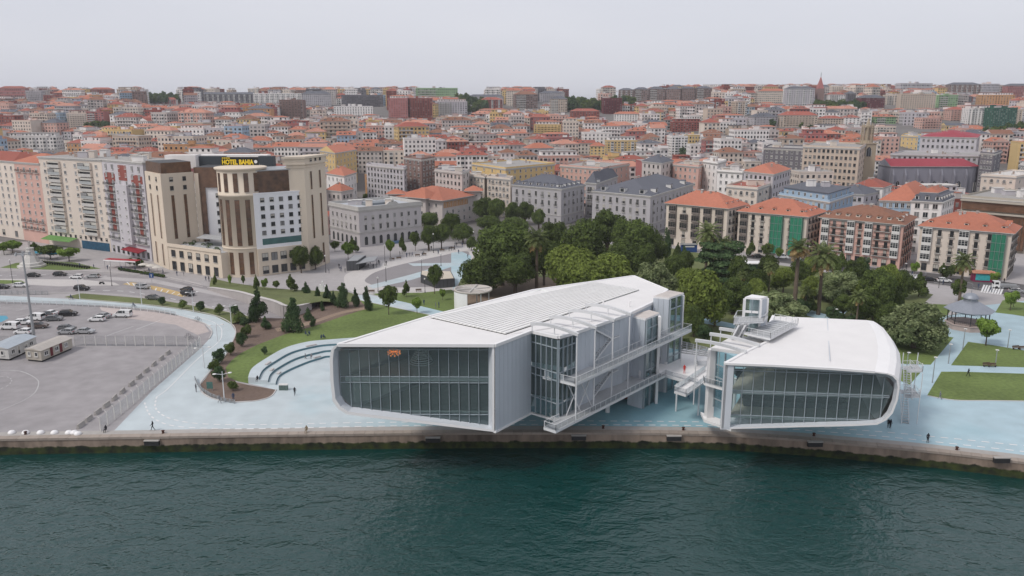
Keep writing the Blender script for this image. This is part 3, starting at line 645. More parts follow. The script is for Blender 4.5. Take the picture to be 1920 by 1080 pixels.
tower(west, g0, g1, g2, g3, .05, zt2, [5.9, 7.2, 11.8, 13.2, 17.0], 2)
# ground floor: stilts, dark lobby and red signs
b = MB()
for (x, y, r) in ((700, 752, .45), (790, 750, .45), (870, 745, .45), (1139, 773, .42), (1000, 760, .45), (1190, 740, .4), (1246, 735, .4), (820, 720, .45), (930, 720, .45)):
    p = P(x, y, 0); b2 = MB(); b2.tube((p.x, p.y, 0), (p.x, p.y, 6.4), r, M_steel, 14); b2.build('column', west)
b = MB(); lob = [P(1010, 742, 0), P(1186, 748, 0), P(1190, 700, 0), P(1010, 700, 0)]; b.prism([p.xy for p in lob], .02, 5.4, M_gld, M_iwall); b.build('lobby', west)
b = MB(); b.box(*sorted((P(1140, 751, 0).x, P(1178, 751, 0).x)), P(1140, 752, 0).y-.4, P(1140, 752, 0).y-.1, .6, 3.2, mat('rust_panel', (.2, .045, .03), .8, .3, 2)); b.build('entrance_panel', west)
# walkways
zu, zl = 12.3, 5.9
U0, U1 = P(1078, 720, zu), P(1297, 618, zu); dU = (U1-U0).normalized(); nU = Vector((-dU.y, dU.x, 0))   # towards the building
Lw0, Lw1 = P(1042, 808, zl), P(1248, 703, zl); dL = (Lw1-Lw0).normalized(); nL = Vector((-dL.y, dL.x, 0))
def deck(root, pts, z, t=.45, name='walkway_deck', m=M_grate):
    b = MB(); b.prism([p.xy for p in pts], z-t, z, M_steel, m); b.build(name, root)
deck(west, [U0, U1, U1+nU*2.3, U0+nU*2.3], zu); deck(west, [U0+nU*2.32-dU*.0, U0+nU*2.32+dU*9, U0+nU*6+dU*9, U0+nU*6.3-dU*.2], zu-.01)
deck(west, [Lw0, Lw1+dL*1, Lw1+dL*1+nL*2.4, Lw0+nL*2.4], zl); deck(west, [Lw0+nL*2.42+dL*3, Lw0+nL*2.42+dL*30, Lw0+nL*8+dL*30, Lw0+nL*5.5+dL*5.5], zl-.01)
h3 = lambda p, z: Vector((p.x, p.y, z))
railing('railing', west, [h3(U0+nU*2.2, zu), h3(U0, zu), h3(U1, zu), h3(U1+nU*2.2, zu)]); railing('railing', west, [h3(U0+nU*2.35+dU*9, zu), h3(U1+nU*2.25, zu)], infill=False)
railing('railing', west, [h3(U0+nU*2.3, zu), h3(U0+nU*6-dU*.1, zu)])
railing('railing', west, [h3(Lw0+nL*2.2, zl), h3(Lw0, zl), h3(Lw1, zl)]); railing('railing', west, [h3(Lw0+nL*2.3, zl), h3(Lw0+nL*2.3+dL*4, zl)], infill=False)
# slender posts hanging the walkways under curved roof fins
for k in range(4):
    a = [(996, 611, 1085, 631), (1031, 598, 1119, 618), (1066, 586.5, 1153, 604), (1098, 575.5, 1184, 593)][k]
    p, q = PR(a[0], a[1]-3, 1.2), PR(a[2], a[3]-3, .7); b = MB(); n_ = 8; d = (q-p)
    pts = [lerp(p, q, i/n_)+Vector((0, 0, .55*math.sin(3.14*(i/n_)**.8))) for i in range(n_+1)]
    for i in range(n_): b.beam(pts[i], pts[i+1], .42, .5, M_fin)
    b.build('roof_fin', west)
    for t in (0.02, .5): s = lerp(p, q, t); b = MB(); b.tube((s.x, s.y, zr(s.y)-.3), (s.x, s.y, zr(s.y)+1.2), .09, M_steel); b.build('fin_post', west)
    s = lerp(p, q, .97); b = MB(); b.tube((s.x, s.y, zl-.2), (s.x, s.y, zr(s.y)+.2), .13, M_steel, 8); b.build('hanger', west)
for k in range(2):
    s = lerp(lerp(D, E, .3), E, k)+Vector((.6, -.4, 0)); b = MB(); b.beam((s.x, s.y, zl), (s.x+2.5, s.y+2.0, zu-.5), .14, .14, M_steel); b.beam((s.x+2.5, s.y+2.0, zl), (s.x, s.y, zu-.5), .14, .14, M_steel); b.build('brace', west)
# outside stairs between the walkway and the wall
def flight(root, a, c, w=1.3):
    b = MB(); n_ = 12; d = (c-a); s = Vector((-d.y, d.x, 0)).normalized()*w/2
    for i in range(n_): p = lerp(a, c, (i+.5)/n_); b.beam(p-s, p+s, .3, .06, M_grate)
    for sg in (-1, 1):
        b.beam(a+s*sg, c+s*sg, .06, .28, M_steel); up = Vector((0, 0, 1.0)); b.beam(a+s*sg+up, c+s*sg+up, .05, .05, M_steel)
        for i in range(5): p = lerp(a, c, i/4)+s*sg; b.beam(p, p+up, .04, .04, M_steel, up=(0, 1, 0))
    b.build('stair_flight', root)
for (z, k) in ((zl, 0), (zl+3.2, 1), (zu, 2), (zu+2.9, 3)):
    c0 = PP(1130, 700, U0+nU*4.0, U1+nU*4.0); base = U0+nU*4.2+dU*(11 if k % 2 == 0 else 17)
    a = h3(base, z); c = h3(base+dU*(6 if k % 2 == 0 else -6), z+3.1); flight(west, a, c)
    deck(west, [c+dU*(-.1)-nU*.8, c+dU*2*(1 if k % 2 == 0 else -1)-nU*.8, c+dU*2*(1 if k % 2 == 0 else -1)+nU*.8, c-dU*.1+nU*.8], z+3.1, .2, 'stair_landing')
# little things on the roof
for (x, y) in ((1131, 573), (1180, 575)):
    p = PR(x, y); b = MB(); b.tube(p, p+Vector((0, 0, 1.1)), .14, M_white, 8); b.tube(p+Vector((0, 0, 1.0)), p+Vector((.4, 0, 1.15)), .1, M_white, 8); b.build('vent_pipe', west)
# ---------------------------------------------------------------- deck between the volumes
plat = empty('platform', P(1290, 690, zl)); plat.location.z = 0; reg(plat, 'raised pale deck with steel pergola and floating pier', 'between the two white gallery buildings', 'platform')
deck(plat, [Lw1+nL*.2, P(1312, 722, zl), P(1340, 690, zl), P(1340, 660, zl), P(1285, 654, zl), Lw1+nL*9], zl+.02, .5, 'deck', M_white)
pr = [P(1264, 735, zl-.1), P(1286, 742, zl-.1), P(1345, 700, zl-.1), P(1322, 696, zl-.1)]; deck(plat, pr, zl+.05, .4, 'pier', M_white)
railing('railing', plat, [h3(pr[3], zl+.05), h3(pr[0], zl+.05), h3(pr[1], zl+.05), h3(pr[2], zl+.05)])
railing('railing', plat, [h3(Lw1, zl), h3(P(1308, 720, zl), zl)])
railing('railing', plat, [h3(P(1307, 681, zl), zl), h3(P(1308, 686, zl), zl), h3(P(1325, 686, zl), zl)])
zp = 8.9; pg = [P(1276, 640, zp), P(1277, 661, zp), P(1331, 668, zp), P(1338, 655, zp)]
b = MB()
for i in range(6): b.beam(lerp(pg[0], pg[3], i/5), lerp(pg[1], pg[2], i/5), .16, .2, M_gsteel)
for i in range(6): b.beam(lerp(pg[0], pg[1], i/5), lerp(pg[3], pg[2], i/5), .16, .2, M_gsteel)
b.build('pergola_grid', plat)
for q in (pg[0], pg[1], pg[2], pg[3], lerp(pg[1], pg[2], .5)): b = MB(); b.tube((q.x, q.y, zl), (q.x, q.y, zp), .08, M_steel, 8); b.build('post', plat)
for q in (P(1312, 722, zl), P(1270, 715, zl), P(1330, 700, zl)): b = MB(); b.tube((q.x, q.y, 0), (q.x, q.y, zl-.45), .18, M_steel, 10); b.build('column', plat)
# ---------------------------------------------------------------- east volume
ZE = 16.4
EA, EB = P(1360, 681.5, ZE), P(1661, 698, ZE-.6)
dE = (Vector((EB.x-EA.x, EB.y-EA.y, 0))).normalized(); nE = Vector((dE.y, -dE.x, 0))
east = empty('gallery_building', ((EA.x+EB.x)/2, 135, 0)); reg(east, 'smaller white gallery building with plain roof', 'cantilevered over the quay right of the walkways', 'building')
outp = [(1360, 681.5), (1450, 685), (1560, 691), (1640, 697), (1664, 699.5), (1677, 704), (1685, 713), (1687, 728), (1683, 752), (1674, 775), (1662, 788), (1645, 796.5), (1600, 799), (1500, 801), (1350, 805)]
inp = [(1374, 687.5), (1450, 691), (1560, 698), (1640, 703), (1661, 706), (1669, 710), (1675, 717), (1676, 729), (1672, 750), (1663, 771), (1654, 781), (1641, 786.5), (1600, 789), (1500, 792), (1369, 796)]
o1 = outline(outp, EA, EB); o1i = outline([(q[0]*.35+r[0]*.65, q[1]*.35+r[1]*.65) for q, r in zip(inp, outp)], EA, EB); o2 = outline(inp, EA-nE*1.5, EB-nE*1.5)
b = MB(); ring(b, o1, o1i, M_white); ring(b, o1i, o2, M_shell)
# outer skin: roof edge and rounded flank run back, bulging outwards
stn = [(1661, 698), (1673, 672), (1672, 650), (1664, 629), (1652, 611), (1641, 602)]
RE = [P(a+(0 if i == 0 else -4), c, ZE-.6*(1-i/5)) for i, (a, c) in enumerate(stn)]
k0 = 3; prof = [p-o1[4] for p in o1[k0:13]]; rows = []
for k, r in enumerate(RE):
    f = 1.0 if k < 3 else 1-.12*(k-2)
    rows.append([o1[k0+j] if k == 0 else r+Vector((dE.x*prof[j].dot(dE)*f, dE.y*prof[j].dot(dE)*f, prof[j].z)) for j in range(len(prof))])
for k in range(len(rows)-1):
    for j in range(len(prof)-1): b.face([rows[k][j], rows[k][j+1], rows[k+1][j+1], rows[k+1][j]], M_white, True)
b.face(rows[-1], M_white)
zu_ = o1[14].z; BL = P(1450, 592.5, ZE); NL = P(1381, 627, ZE)
b.face([o1[14], o1[12], rows[1][-1], rows[3][-1], rows[-1][-1], Vector((BL.x, BL.y, rows[-1][-1].z)), Vector((NL.x+3, NL.y, zu_+.5))], M_shell)
b.build('shell', east, merge=False)
ro = [(1360, 681.5), (1640, 697)]
rz = [EA, o1[1], o1[2], o1[3]]+[r[0] if k else None for k, r in enumerate(rows) if k]+[BL, P(1439, 616, ZE), P(1439, 641, ZE), P(1401, 659, ZE)]
cen = Vector((sum(p.x for p in rz)/len(rz), sum(p.y for p in rz)/len(rz), ZE+.15))
b = MB()
for i in range(len(rz)): b.face([rz[i], rz[(i+1) % len(rz)], cen], M_roof)
b.build('roof', east)
b = MB()
for i in range(len(rz)):
    a, c = rz[i], rz[(i+1) % len(rz)]
    if i < 3 or i >= len(rz)-4: b.beam(a, c, .5, .34, M_white)
a, c = P(1551, 599, ZE), P(1556, 676, ZE); b.beam(a+Vector((0, 0, .12)), c+Vector((0, 0, .05)), .12, .06, M_panel); b.build('roof_edge', east)
# wing roof on the left with the bay below
wg = [P(1333, 652, ZE-.5), P(1401, 661, ZE-.5), P(1432, 639, ZE-.5), P(1381, 627, ZE-.5)]
b = MB(); b.prism([p.xy for p in wg], ZE-1.0, ZE-.45, M_white, M_roof); b.build('wing_roof', east)
# frame pier at the front left corner
b = MB(); a, c = o1[0], o1[14]; b.prism([p.xy for p in (a, a+dE*1.35, a+dE*1.35-nE*1.4, a-nE*1.4)], c.z, a.z-.1, M_shell); b.build('corner_pier', east)
GA, GB = o2[0], o2[7]; gA = Vector((GA.x, GA.y, 0)); gB = Vector((GB.x, GB.y, 0)); u = (gB-gA).normalized(); LL = (gB-gA).length
hi_tab = sorted([((p-gA).dot(u)/LL, p.z) for p in o2[0:8]]); lo_tab = sorted([((p-gA).dot(u)/LL, p.z) for p in o2[7:]])
zz = lambda y: PP(1500, y, EA-nE*1.5, EB-nE*1.5).z
glazed(east, gA, gB, lambda t: interp(t, lo_tab), lambda t: interp(t, hi_tab), 15, [zz(782), zz(739), zz(736), zz(698)])
E0 = P(1333, 652, ZE-.5); E1 = P(1379, 666, ZE-.5)
glazed(east, E0+Vector((1.2, .3, 0)), E1+Vector((.2, .8, 0)), PP(1333, 776, E0, E1).z+1, ZE-1.0, 2, [10.7, 12.9, 6.8], M_gld, .14)
b = MB(); b.prism([p.xy for p in (E0, E0+Vector((1.2, .3, 0)), E0+Vector((1.0, 1.5, 0)), E0+Vector((-.2, 1.2, 0)))], 3.2, ZE-1, M_white); b.build('corner_pier', east)
b = MB(); b.prism([p.xy for p in (E0+Vector((-.6, -.5, 0)), E1+Vector((0, -.3, 0)), E1+Vector((0, 3, 0)), E0+Vector((-.4, 3, 0)))], 2.7, 3.2, M_white); b.build('base_slab', east)
b = MB(); b.prism([p.xy for p in (E0+Vector((-.9, -.5, 0)), E1+Vector((0, -.5, 0)), E1+Vector((0, .3, 0)), E0+Vector((-.9, .5, 0)))], 9.4, 9.8, M_white); b.build('balcony', east)
railing('railing', east, [h3(E0+Vector((-.9, .5, 0)), 9.8), h3(E0+Vector((-.9, -.5, 0)), 9.8), h3(E1+Vector((0, -.5, 0)), 9.8)])
FI = [gA-nE*.4, gB-nE*.4-u*1.2, RE[2]-dE*2, RE[4]-dE*2, BL+dE*1, P(1400, 640, ZE)]
for z0, z1 in ((zz(742)-.2, zz(737)+.1), (zz(786)-.3, zz(784))):
    b = MB(); b.prism([p.xy for p in FI], z0, z1, M_iwall, M_floor); b.build('floor', east)
b = MB(); b.beam((*P(1450, 620, ZE).xy, 11), (*P(1640, 625, ZE).xy, 11), .3, 10, mat('interior_wood', (.26, .23, .20), .8, .2, 1)); b.build('partition', east)
M_seat = mat('dark_upholstery', (.045, .05, .055), .8, .3, 2)
aud = empty('auditorium_seating', P(1500, 700, zz(784))); reg(aud, 'dark raked rows of auditorium seats', 'behind the glass of the smaller gallery', 'seating')
for k in range(5):
    b = MB(); q = gA-nE*(5+2.2*k)+u*3; r_ = gA-nE*(5+2.2*k)+u*(LL-5); z = zz(784)+.5+.55*k
    b.beam((q.x, q.y, z), (r_.x, r_.y, z), 1.2, 1.0, M_seat); b.build('seat_row', aud)
# three fins on the wing roof, with posts
for (x0, y0, x1, y1) in ((1304, 638, 1399, 660), (1331, 626, 1424, 648), (1349, 616, 1440, 638)):
    p, q = P(x0, y0, ZE+.9), P(x1, y1, ZE+.3); b = MB()
    pts = [lerp(p, q, i/6)+Vector((0, 0, .3*math.sin(3.14*i/6))) for i in range(7)]
    for i in range(6): b.beam(pts[i], pts[i+1], .45, .5, M_fin)
    b.build('roof_fin', east)
    s = lerp(p, q, .03); b = MB(); b.tube((s.x, s.y, zl), (s.x, s.y, ZE+.8), .1, M_steel, 8); b.build('hanger', east)
# roof terrace, stairs and glazed lift head
tz = ZE+1.0
te = [P(1396, 624, tz), P(1444, 634.5, tz), P(1496, 607, tz), P(1452, 599, tz)]
b = MB(); b.prism([p.xy for p in te], tz-.35, tz, M_steel, M_grate); b.build('terrace', east)
for k in range(1, 9):
    t = k/9; b = MB(); b.beam(lerp(te[0], te[3], t)+Vector((0, 0, .03)), lerp(te[1], te[2], t)+Vector((0, 0, .03)), .05, .06, M_gsteel); b.build('terrace_joint', east)
railing('railing', east, [te[0], te[1], te[2], te[3]], post=1.2, infill=False)
te2 = [P(1375, 606, tz+1.6), P(1432, 603, tz+1.6), P(1440, 594, tz+1.6), P(1382, 593, tz+1.6)]
b = MB(); b.prism([p.xy for p in te2], tz+1.35, tz+1.6, M_steel, M_grate); b.build('terrace', east); railing('railing', east, te2+[te2[0]], post=1.2, infill=False)
flight(east, h3(P(1376, 626, tz-.5), tz-1.4), h3(P(1390, 607, tz+1.6), tz+1.5), 1.6); flight(east, h3(P(1386, 626, tz-.5), tz-1.4), h3(P(1401, 607, tz+1.6), tz+1.5), 1.2)
lt = ZE+6.2; l0, l1, l2, l3 = P(1396.5, 557, lt), P(1427, 559, lt), P(1439.5, 556, lt), P(1410, 552, lt)
b = MB(); b.prism([p.xy for p in (l0, l1, l2, l3)], lt-.35, lt, M_white); b.build('lift_roof', east)
b = MB()
for q in (l0, l1, l2, l3): b.beam((q.x, q.y, tz-6), (q.x, q.y, lt-.3), .4, .4, M_white, up=(0, 1, 0))
b.beam(l0-Vector((0, 0, 2.6)), l1-Vector((0, 0, 2.6)), .3, .4, M_white); b.build('lift_frame', east)
glazed(east, l0+Vector((.2, .1, 0)), l1+Vector((-.2, .1, 0)), tz-1, lt-.4, 2, [], M_gld, .12); cladding(east, l1, l2, tz-6, lt-.36, 1.5)
b = MB(); b.prism([lerp(cen, cen, 0).xy]*0+[p.xy for p in (l0+Vector((1.3, 1.2, 0)), l1+Vector((-.6, 1.2, 0)), l2+Vector((-.5, 0, 0)), l3+Vector((.6, -.4, 0)))], tz-6, lt-.4, M_iwall); b.build('lift_shaft', east)
# stilts
for (x, y) in ((1375, 770), (1460, 765), (1550, 765), (1630, 760), (1400, 730), (1620, 730)):
    p = P(x, y, 0); b2 = MB(); b2.tube((p.x, p.y, 0), (p.x, p.y, 6.4), .4, M_steel, 14); b2.build('column', east)
# escape stair on the right flank
fs = empty('fire_escape', P(1703, 775)); reg(fs, 'zigzag open steel fire escape', 'against the right flank of the smaller gallery', 'stairs')
q = P(1697, 795, 0); q2 = P(1688, 750, 0)
wA = Vector((q.x, q.y, 0)); wB = Vector((q2.x+.3, q2.y, 0)); n_ = 4; H_ = 9.6
for k in range(n_):
    z0, z1 = H_*k/n_, H_*(k+1)/n_; a, c = (wA, wB) if k % 2 == 0 else (wB, wA); o_ = Vector((1.3 if k % 2 else 0, 0, 0))
    flight(fs, h3(a+o_, z0), h3(lerp(a, c, .8)+o_, z1), 1.2)
    e = lerp(a, c, .8); dd = (c-a).normalized(); b = MB(); b.prism([p.xy for p in (e-Vector((.7, 0, 0)), e+Vector((2.1, 0, 0)), e+Vector((2.1, 0, 0))+dd*1.7, e-Vector((.7, 0, 0))+dd*1.7)], z1-.15, z1, M_steel, M_grate); b.build('landing', fs)
    railing('railing', fs, [h3(e+Vector((2.1, 0, 0)), z1), h3(e+Vector((2.1, 0, 0))+dd*1.7, z1), h3(e-Vector((.7, 0, 0))+dd*1.7, z1)], infill=False)
for o_ in ((-.7, 0), (2.1, 0), (-.7, 1), (2.1, 1)):
    p = (wB if o_[1] else wA)+Vector((o_[0], 0, 0)); b = MB(); b.beam((p.x, p.y, 0), (p.x, p.y, H_), .12, .12, M_steel, up=(0, 1, 0)); b.build('upright', fs)
# ================================================================ buildings: shared facade pieces
WALLS = dict(white=('white', 'e6e2df'), cream=('cream', 'd5c9bd'), grey=('pale grey', 'bdb9bd'), beige=('beige', 'c2b2a3'), yellow=('yellow', 'd4b883'), pink=('pink', 'cda79b'), brick=('red brick', '8d5048'), brown=('brown', '86706a'),
             ochre=('ochre', 'bd9169'), blue=('light blue', '9db3c6'), rose=('rose', 'a96c69'), stone=('stone', 'c2bab6'), dgrey=('dark grey', '6f6c72'), green=('pale green', '8fae84'), dgreen=('dark green', '2f5f4e'), maroon=('maroon', '6b3338'))
ROOFS = dict(terra=('faded tiled', 'b27f6e'), orange=('orange tiled', 'a96c58'), red=('red tiled', '96574b'), brown=('brown tiled', '86604f'), slate=('slate', '5e6068'), grey=('grey', '9a9794'), white=('pale', 'c4c0bc'), crimson=('crimson', '93404a'))
def wm(k): return mat('wall_paint_'+k, hx(WALLS[k][1], .98), .85, .13, .35, 0, streak=1, objrand=.35)
def rmt(k):
    tile = k in ('orange', 'terra', 'red', 'brown', 'crimson')
    return mat('roof_'+k, hx(ROOFS[k][1], 1.0), .9, .26 if tile else .14, .9, .4 if tile else 0, objrand=.5, detail=7)
M_pane = mat('window_pane', (.022, .026, .031), .12, .35, .4, spec=.6)
M_pane2 = mat('window_pane_curtained', (.20, .20, .20), .3, .3, .5, spec=.5)
M_frame = mat('window_frame_white', (.66, .65, .63), .6, .05, 1)
M_fdark = mat('window_frame_dark', (.06, .055, .05), .6, .1, 1)
M_blind = mat('roller_blind', (.42, .40, .36), .8, .2, 1)
M_iron = mat('balcony_iron', (.045, .043, .045), .6, .2, 2)
M_chim = mat('chimney_render', (.38, .30, .26), .9, .25, 1)
M_trim = mat('stone_trim', (.50, .485, .46), .8, .1, .6)
def n2(e): return Vector((e.y, -e.x, 0))
SH = {}
def shm(key, fn):
    if key not in SH: b = MB(); fn(b); SH[key] = b.mesh(key[0])
    return SH[key]
rw = random.Random(3)
def win(w, h, st='white', bars=1, lit=0):
    """window unit: surround, frame, recessed panes and a sill; origin at the middle of its foot on the wall face"""
    if not lit: lit = rw.choice((0, 0, 0, 0, 0, 1, 2, 2))
    fm = {'white': M_frame, 'dark': M_fdark, 'stone': M_trim, 'green': MATS.get('green_frame')}[st]; key = ('window', round(w, 2), round(h, 2), st, bars, lit)
    def fn(b):
        t = .09; b.face([(-w/2, -.03, 0), (w/2, -.03, 0), (w/2, -.03, h), (-w/2, -.03, h)], M_pane2 if lit == 1 else M_pane)
        if lit == 2: b.box(-w/2+.05, w/2-.05, -.06, -.031, h*.45, h-.05, M_blind)
        for x in (-w/2, w/2-t): b.box(x, x+t, -.11, 0, 0, h, fm)
        for z in (0, h-t): b.box(-w/2+t, w/2-t, -.11, 0, z, z+t, fm)
        if bars:
            for k in range(1, bars+1): x = -w/2+w*k/(bars+1); b.box(x-.04, x+.04, -.09, -.031, t, h-t, fm)
        b.box(-w/2-.12, w/2+.12, -.22, 0, -.12, -.003, M_trim)
    return shm(key, fn)
def arch(w, h):
    def fn(b):
        n = 8; r = w/2; pts = [(-r, -.03, 0), (r, -.03, 0)]+[(r*math.cos(3.1416*i/n), -.03, h-r+r*math.sin(3.1416*i/n)) for i in range(n+1)]
        b.face(pts, M_pane); r2 = r+.18; 
        for i in range(n):
            a0, a1 = 3.1416*i/n, 3.1416*(i+1)/n
            b.face([(r*math.cos(a0), -.1, h-r+r*math.sin(a0)), (r2*math.cos(a0), -.1, h-r+r2*math.sin(a0)), (r2*math.cos(a1), -.1, h-r+r2*math.sin(a1)), (r*math.cos(a1), -.1, h-r+r*math.sin(a1))], M_trim)
        for s in (-1, 1): b.box(min(s*r, s*r2), max(s*r, s*r2), -.1, 0, 0, h-r, M_trim)
        b.box(-.04, .04, -.07, -.031, 0, h-.1, M_fdark)
    return shm(('arched_window', round(w, 2), round(h, 2)), fn)
def balcony(w, d=.8, m=None, solid=False):
    m = m or M_iron
    def fn(b):
        b.box(-w/2, w/2, -d, 0, -.16, 0, M_trim)
        if solid: b.box(-w/2, w/2, -d, -d+.08, 0, .95, m); b.box(-w/2, -w/2+.08, -d+.08, 0, 0, .95, m); b.box(w/2-.08, w/2, -d+.08, 0, 0, .95, m)
        else:
            b.box(-w/2, w/2, -d, -d+.05, .9, .97, m)
            for s in (-w/2, w/2-.05): b.box(s, s+.05, -d+.05, 0, .9, .97, m)
            k = max(4, int(w/.16))
            for i in range(k+1): x = -w/2+(w-.03)*i/k; b.box(x, x+.03, -d+.005, -d+.035, 0, .9, m)
    return shm(('balcony', round(w, 2), d, m.name, solid), fn)
def bay(w, h, d=.85, m=None, lights=3):
    """glazed bay: white timber box with small panes on three sides"""
    m = m or M_frame
    def fn(b):
        b.box(-w/2, w/2, -d, 0, 0, .75, m); b.box(-w/2, w/2, -d, 0, h-.3, h, m); b.box(-w/2+.06, w/2-.06, -d+.06, 0, .75, h-.3, M_pane)
        for i in range(lights+1): x = -w/2+(w-.1)*i/lights; b.box(x, x+.1, -d, -d+.1, .75, h-.3, m)
        for z in (1.45, 2.1):
            if z < h-.4: b.box(-w/2+.01, w/2-.01, -d+.015, -d+.085, z, z+.06, m)
        for s in (-w/2, w/2-.1): b.box(s, s+.1, -.12, 0, .75, h-.3, m)
    return shm(('glazed_bay', round(w, 2), round(h, 2), m.name, lights), fn)
def awning(w, d, m):
    def fn(b): b.ifaces([(-w/2, 0, .6), (w/2, 0, .6), (w/2, -d, 0), (-w/2, -d, 0), (w/2, -d, -.25), (-w/2, -d, -.25), (w/2, 0, .5), (-w/2, 0, .5)], [(0, 3, 2, 1), (3, 5, 4, 2), (7, 6, 4, 5), (0, 7, 5, 3), (1, 2, 4, 6)], m)
    return shm(('awning', round(w, 1), d, m.name), fn)
def put(root, me, p, e, name=None):
    return inst(name or me.name.split('.')[0], me, root, p, math.atan2(e.y, e.x))
def facade(root, A, B, z0, fh, nf, nc, pick, m0=.0, m1=.0):
    """grid of facade pieces between plan points; pick(i, j, cw) gives a list of (mesh, dz, dx) for column i, floor j"""
    L_ = (B-A).length; e = (B-A).normalized(); n = n2(e); cw = (L_-m0-m1)/nc
    for i in range(nc):
        for j in range(nf):
            for it in (pick(i, j, cw) or ()):
                me, dz, dx = it[:3]; p = A+e*(m0+cw*(i+.5)+dx)+n*(.02+(it[3] if len(it) > 3 else 0)); put(root, me, (p.x, p.y, z0+fh*j+dz), e)
def offs(poly, d):
    n = len(poly); out = []; ar = sum(poly[i].x*poly[(i+1) % n].y-poly[(i+1) % n].x*poly[i].y for i in range(n)); s = 1 if ar > 0 else -1
    for i in range(n):
        a, p, c = poly[i-1], poly[i], poly[(i+1) % n]; e1 = (p-a).normalized(); e2 = (c-p).normalized(); n1 = Vector((e1.y, -e1.x, 0))*s; n2_ = Vector((e2.y, -e2.x, 0))*s
        m = (n1+n2_); L_ = m.length; m = m/L_ if L_ > .1 else n1; out.append(p+m*(d/max(.35, m.dot(n1))))
    return out
def hip(b, q, z, rise, m, over=.5, thick=.18, gable=False, wallm=None):
    """hipped or gabled roof over a quadrilateral given in order"""
    w = offs([Vector((p.x, p.y, 0)) for p in q], over); base = q
    if (w[1]-w[0]).length < (w[2]-w[1]).length: w = w[1:]+w[:1]
    L_ = (w[1]-w[0]).length; S_ = (w[2]-w[1]).length; ins = min(S_/2, L_*.45) if not gable else 0
    m1 = lerp(w[0], w[3], .5); m2 = lerp(w[1], w[2], .5); d = (m2-m1).normalized(); r1 = m1+d*ins; r2 = m2-d*ins; up = Vector((0, 0, 1))
    W_ = [p+up*z for p in w]; r1 = r1+up*(z+rise); r2 = r2+up*(z+rise)
    b.face([W_[0], W_[1], r2, r1], m); b.face([W_[2], W_[3], r1, r2], m)
    if gable:
        mm = wallm or m; b.face([W_[3], W_[0], r1], mm); b.face([W_[1], W_[2], r2], mm)
    else: b.face([W_[3], W_[0], r1], m); b.face([W_[1], W_[2], r2], m)
    W0 = [p-up*thick for p in W_]
    for i in range(4): b.face([W0[i], W0[(i+1) % 4], W_[(i+1) % 4], W_[i]], M_trim)
    b.face(W0[::-1], M_trim)
    return r1, r2, W_
def dormer_mesh(k, rk='slate', w=1.5, h=1.5, d=2.4):
    def fn(b):
        b.box(-w/2, w/2, 0, d, 0, h, M_frame if k == 'w' else wm('cream')); b.face([(-w/2+.25, -.02, .3), (w/2-.25, -.02, .3), (w/2-.25, -.02, h-.2), (-w/2+.25, -.02, h-.2)], M_pane)
        b.ifaces([(-w/2-.15, -.15, h), (w/2+.15, -.15, h), (w/2+.15, d, h), (-w/2-.15, d, h), (0, -.15, h+.6), (0, d, h+.6)], [(0, 4, 5, 3), (1, 2, 5, 4), (0, 1, 4), (0, 3, 2, 1)], rmt(rk))
    return shm(('dormer', k, rk, w, h), fn)
def chimney(b, p, z, h=1.8, w=.8, m=None):
    b.box(p.x-w/2, p.x+w/2, p.y-w/2*.8, p.y+w/2*.8, z-1.5, z+h, m or M_chim); b.box(p.x-w/2-.1, p.x+w/2+.1, p.y-w/2*.8-.1, p.y+w/2*.8+.1, z+h, z+h+.15, M_trim)
HAND = []       # plan footprints already taken
def quad(A, B, C): return [A, B, C, A+C-B]
def shell(name, q, z0, h, wk, desc, where, cornice=True, m=None, cat='building', grp=None):
    c = sum(q, Vector())/len(q); r = empty(name, (c.x, c.y, z0)); reg(r, desc, where, cat, grp); HAND.append((c, max((p-c).length for p in q)))
    b = MB(); b.prism([p.xy for p in q], z0-1, z0+h, m or wm(wk)); b.build('wall', r)
    if cornice: b = MB(); b.prism([p.xy for p in offs([Vector((p.x, p.y, 0)) for p in q], .45)], z0+h-.003, z0+h+.4, M_trim); b.prism([p.xy for p in offs([Vector((p.x, p.y, 0)) for p in q], .2)], z0+h-.5, z0+h-.004, M_trim); b.build('cornice', r)
    return r
def onroof(r, q, z, n, kinds='cbva', rk='grey'):
    """roof clutter on a flat roof: chimneys, lift huts, vents, aerials"""
    for k in range(n):
        u, v = random.uniform(.12, .88), random.uniform(.15, .85); p = lerp(lerp(q[0], q[1], u), lerp(q[3], q[2], u), v); t = random.choice(kinds); b = MB()
        if t == 'c': chimney(b, p, z, random.uniform(1, 2)); nm = 'chimney'
        elif t == 'b': w, d, h = random.uniform(2, 4.5), random.uniform(2, 3.5), random.uniform(1.6, 2.8); b.box(p.x-w/2, p.x+w/2, p.y-d/2, p.y+d/2, z-.1, z+h, wm(random.choice(('white', 'grey', 'cream')))); b.box(p.x-w/2-.2, p.x+w/2+.2, p.y-d/2-.2, p.y+d/2+.2, z+h, z+h+.15, M_trim); nm = 'roof_hut'
        elif t == 'v': b.tube((p.x, p.y, z-.1), (p.x, p.y, z+1.1), .22, M_trim, 8); nm = 'vent'
        else:
            b.tube((p.x, p.y, z), (p.x, p.y, z+3.4), .04, M_gsteel, 4)
            for j in range(4): b.beam((p.x-.5, p.y, z+2.4+.25*j), (p.x+.5, p.y, z+2.4+.25*j), .03, .03, M_gsteel)
            nm = 'aerial'
        b.build(nm, top_roof(r))
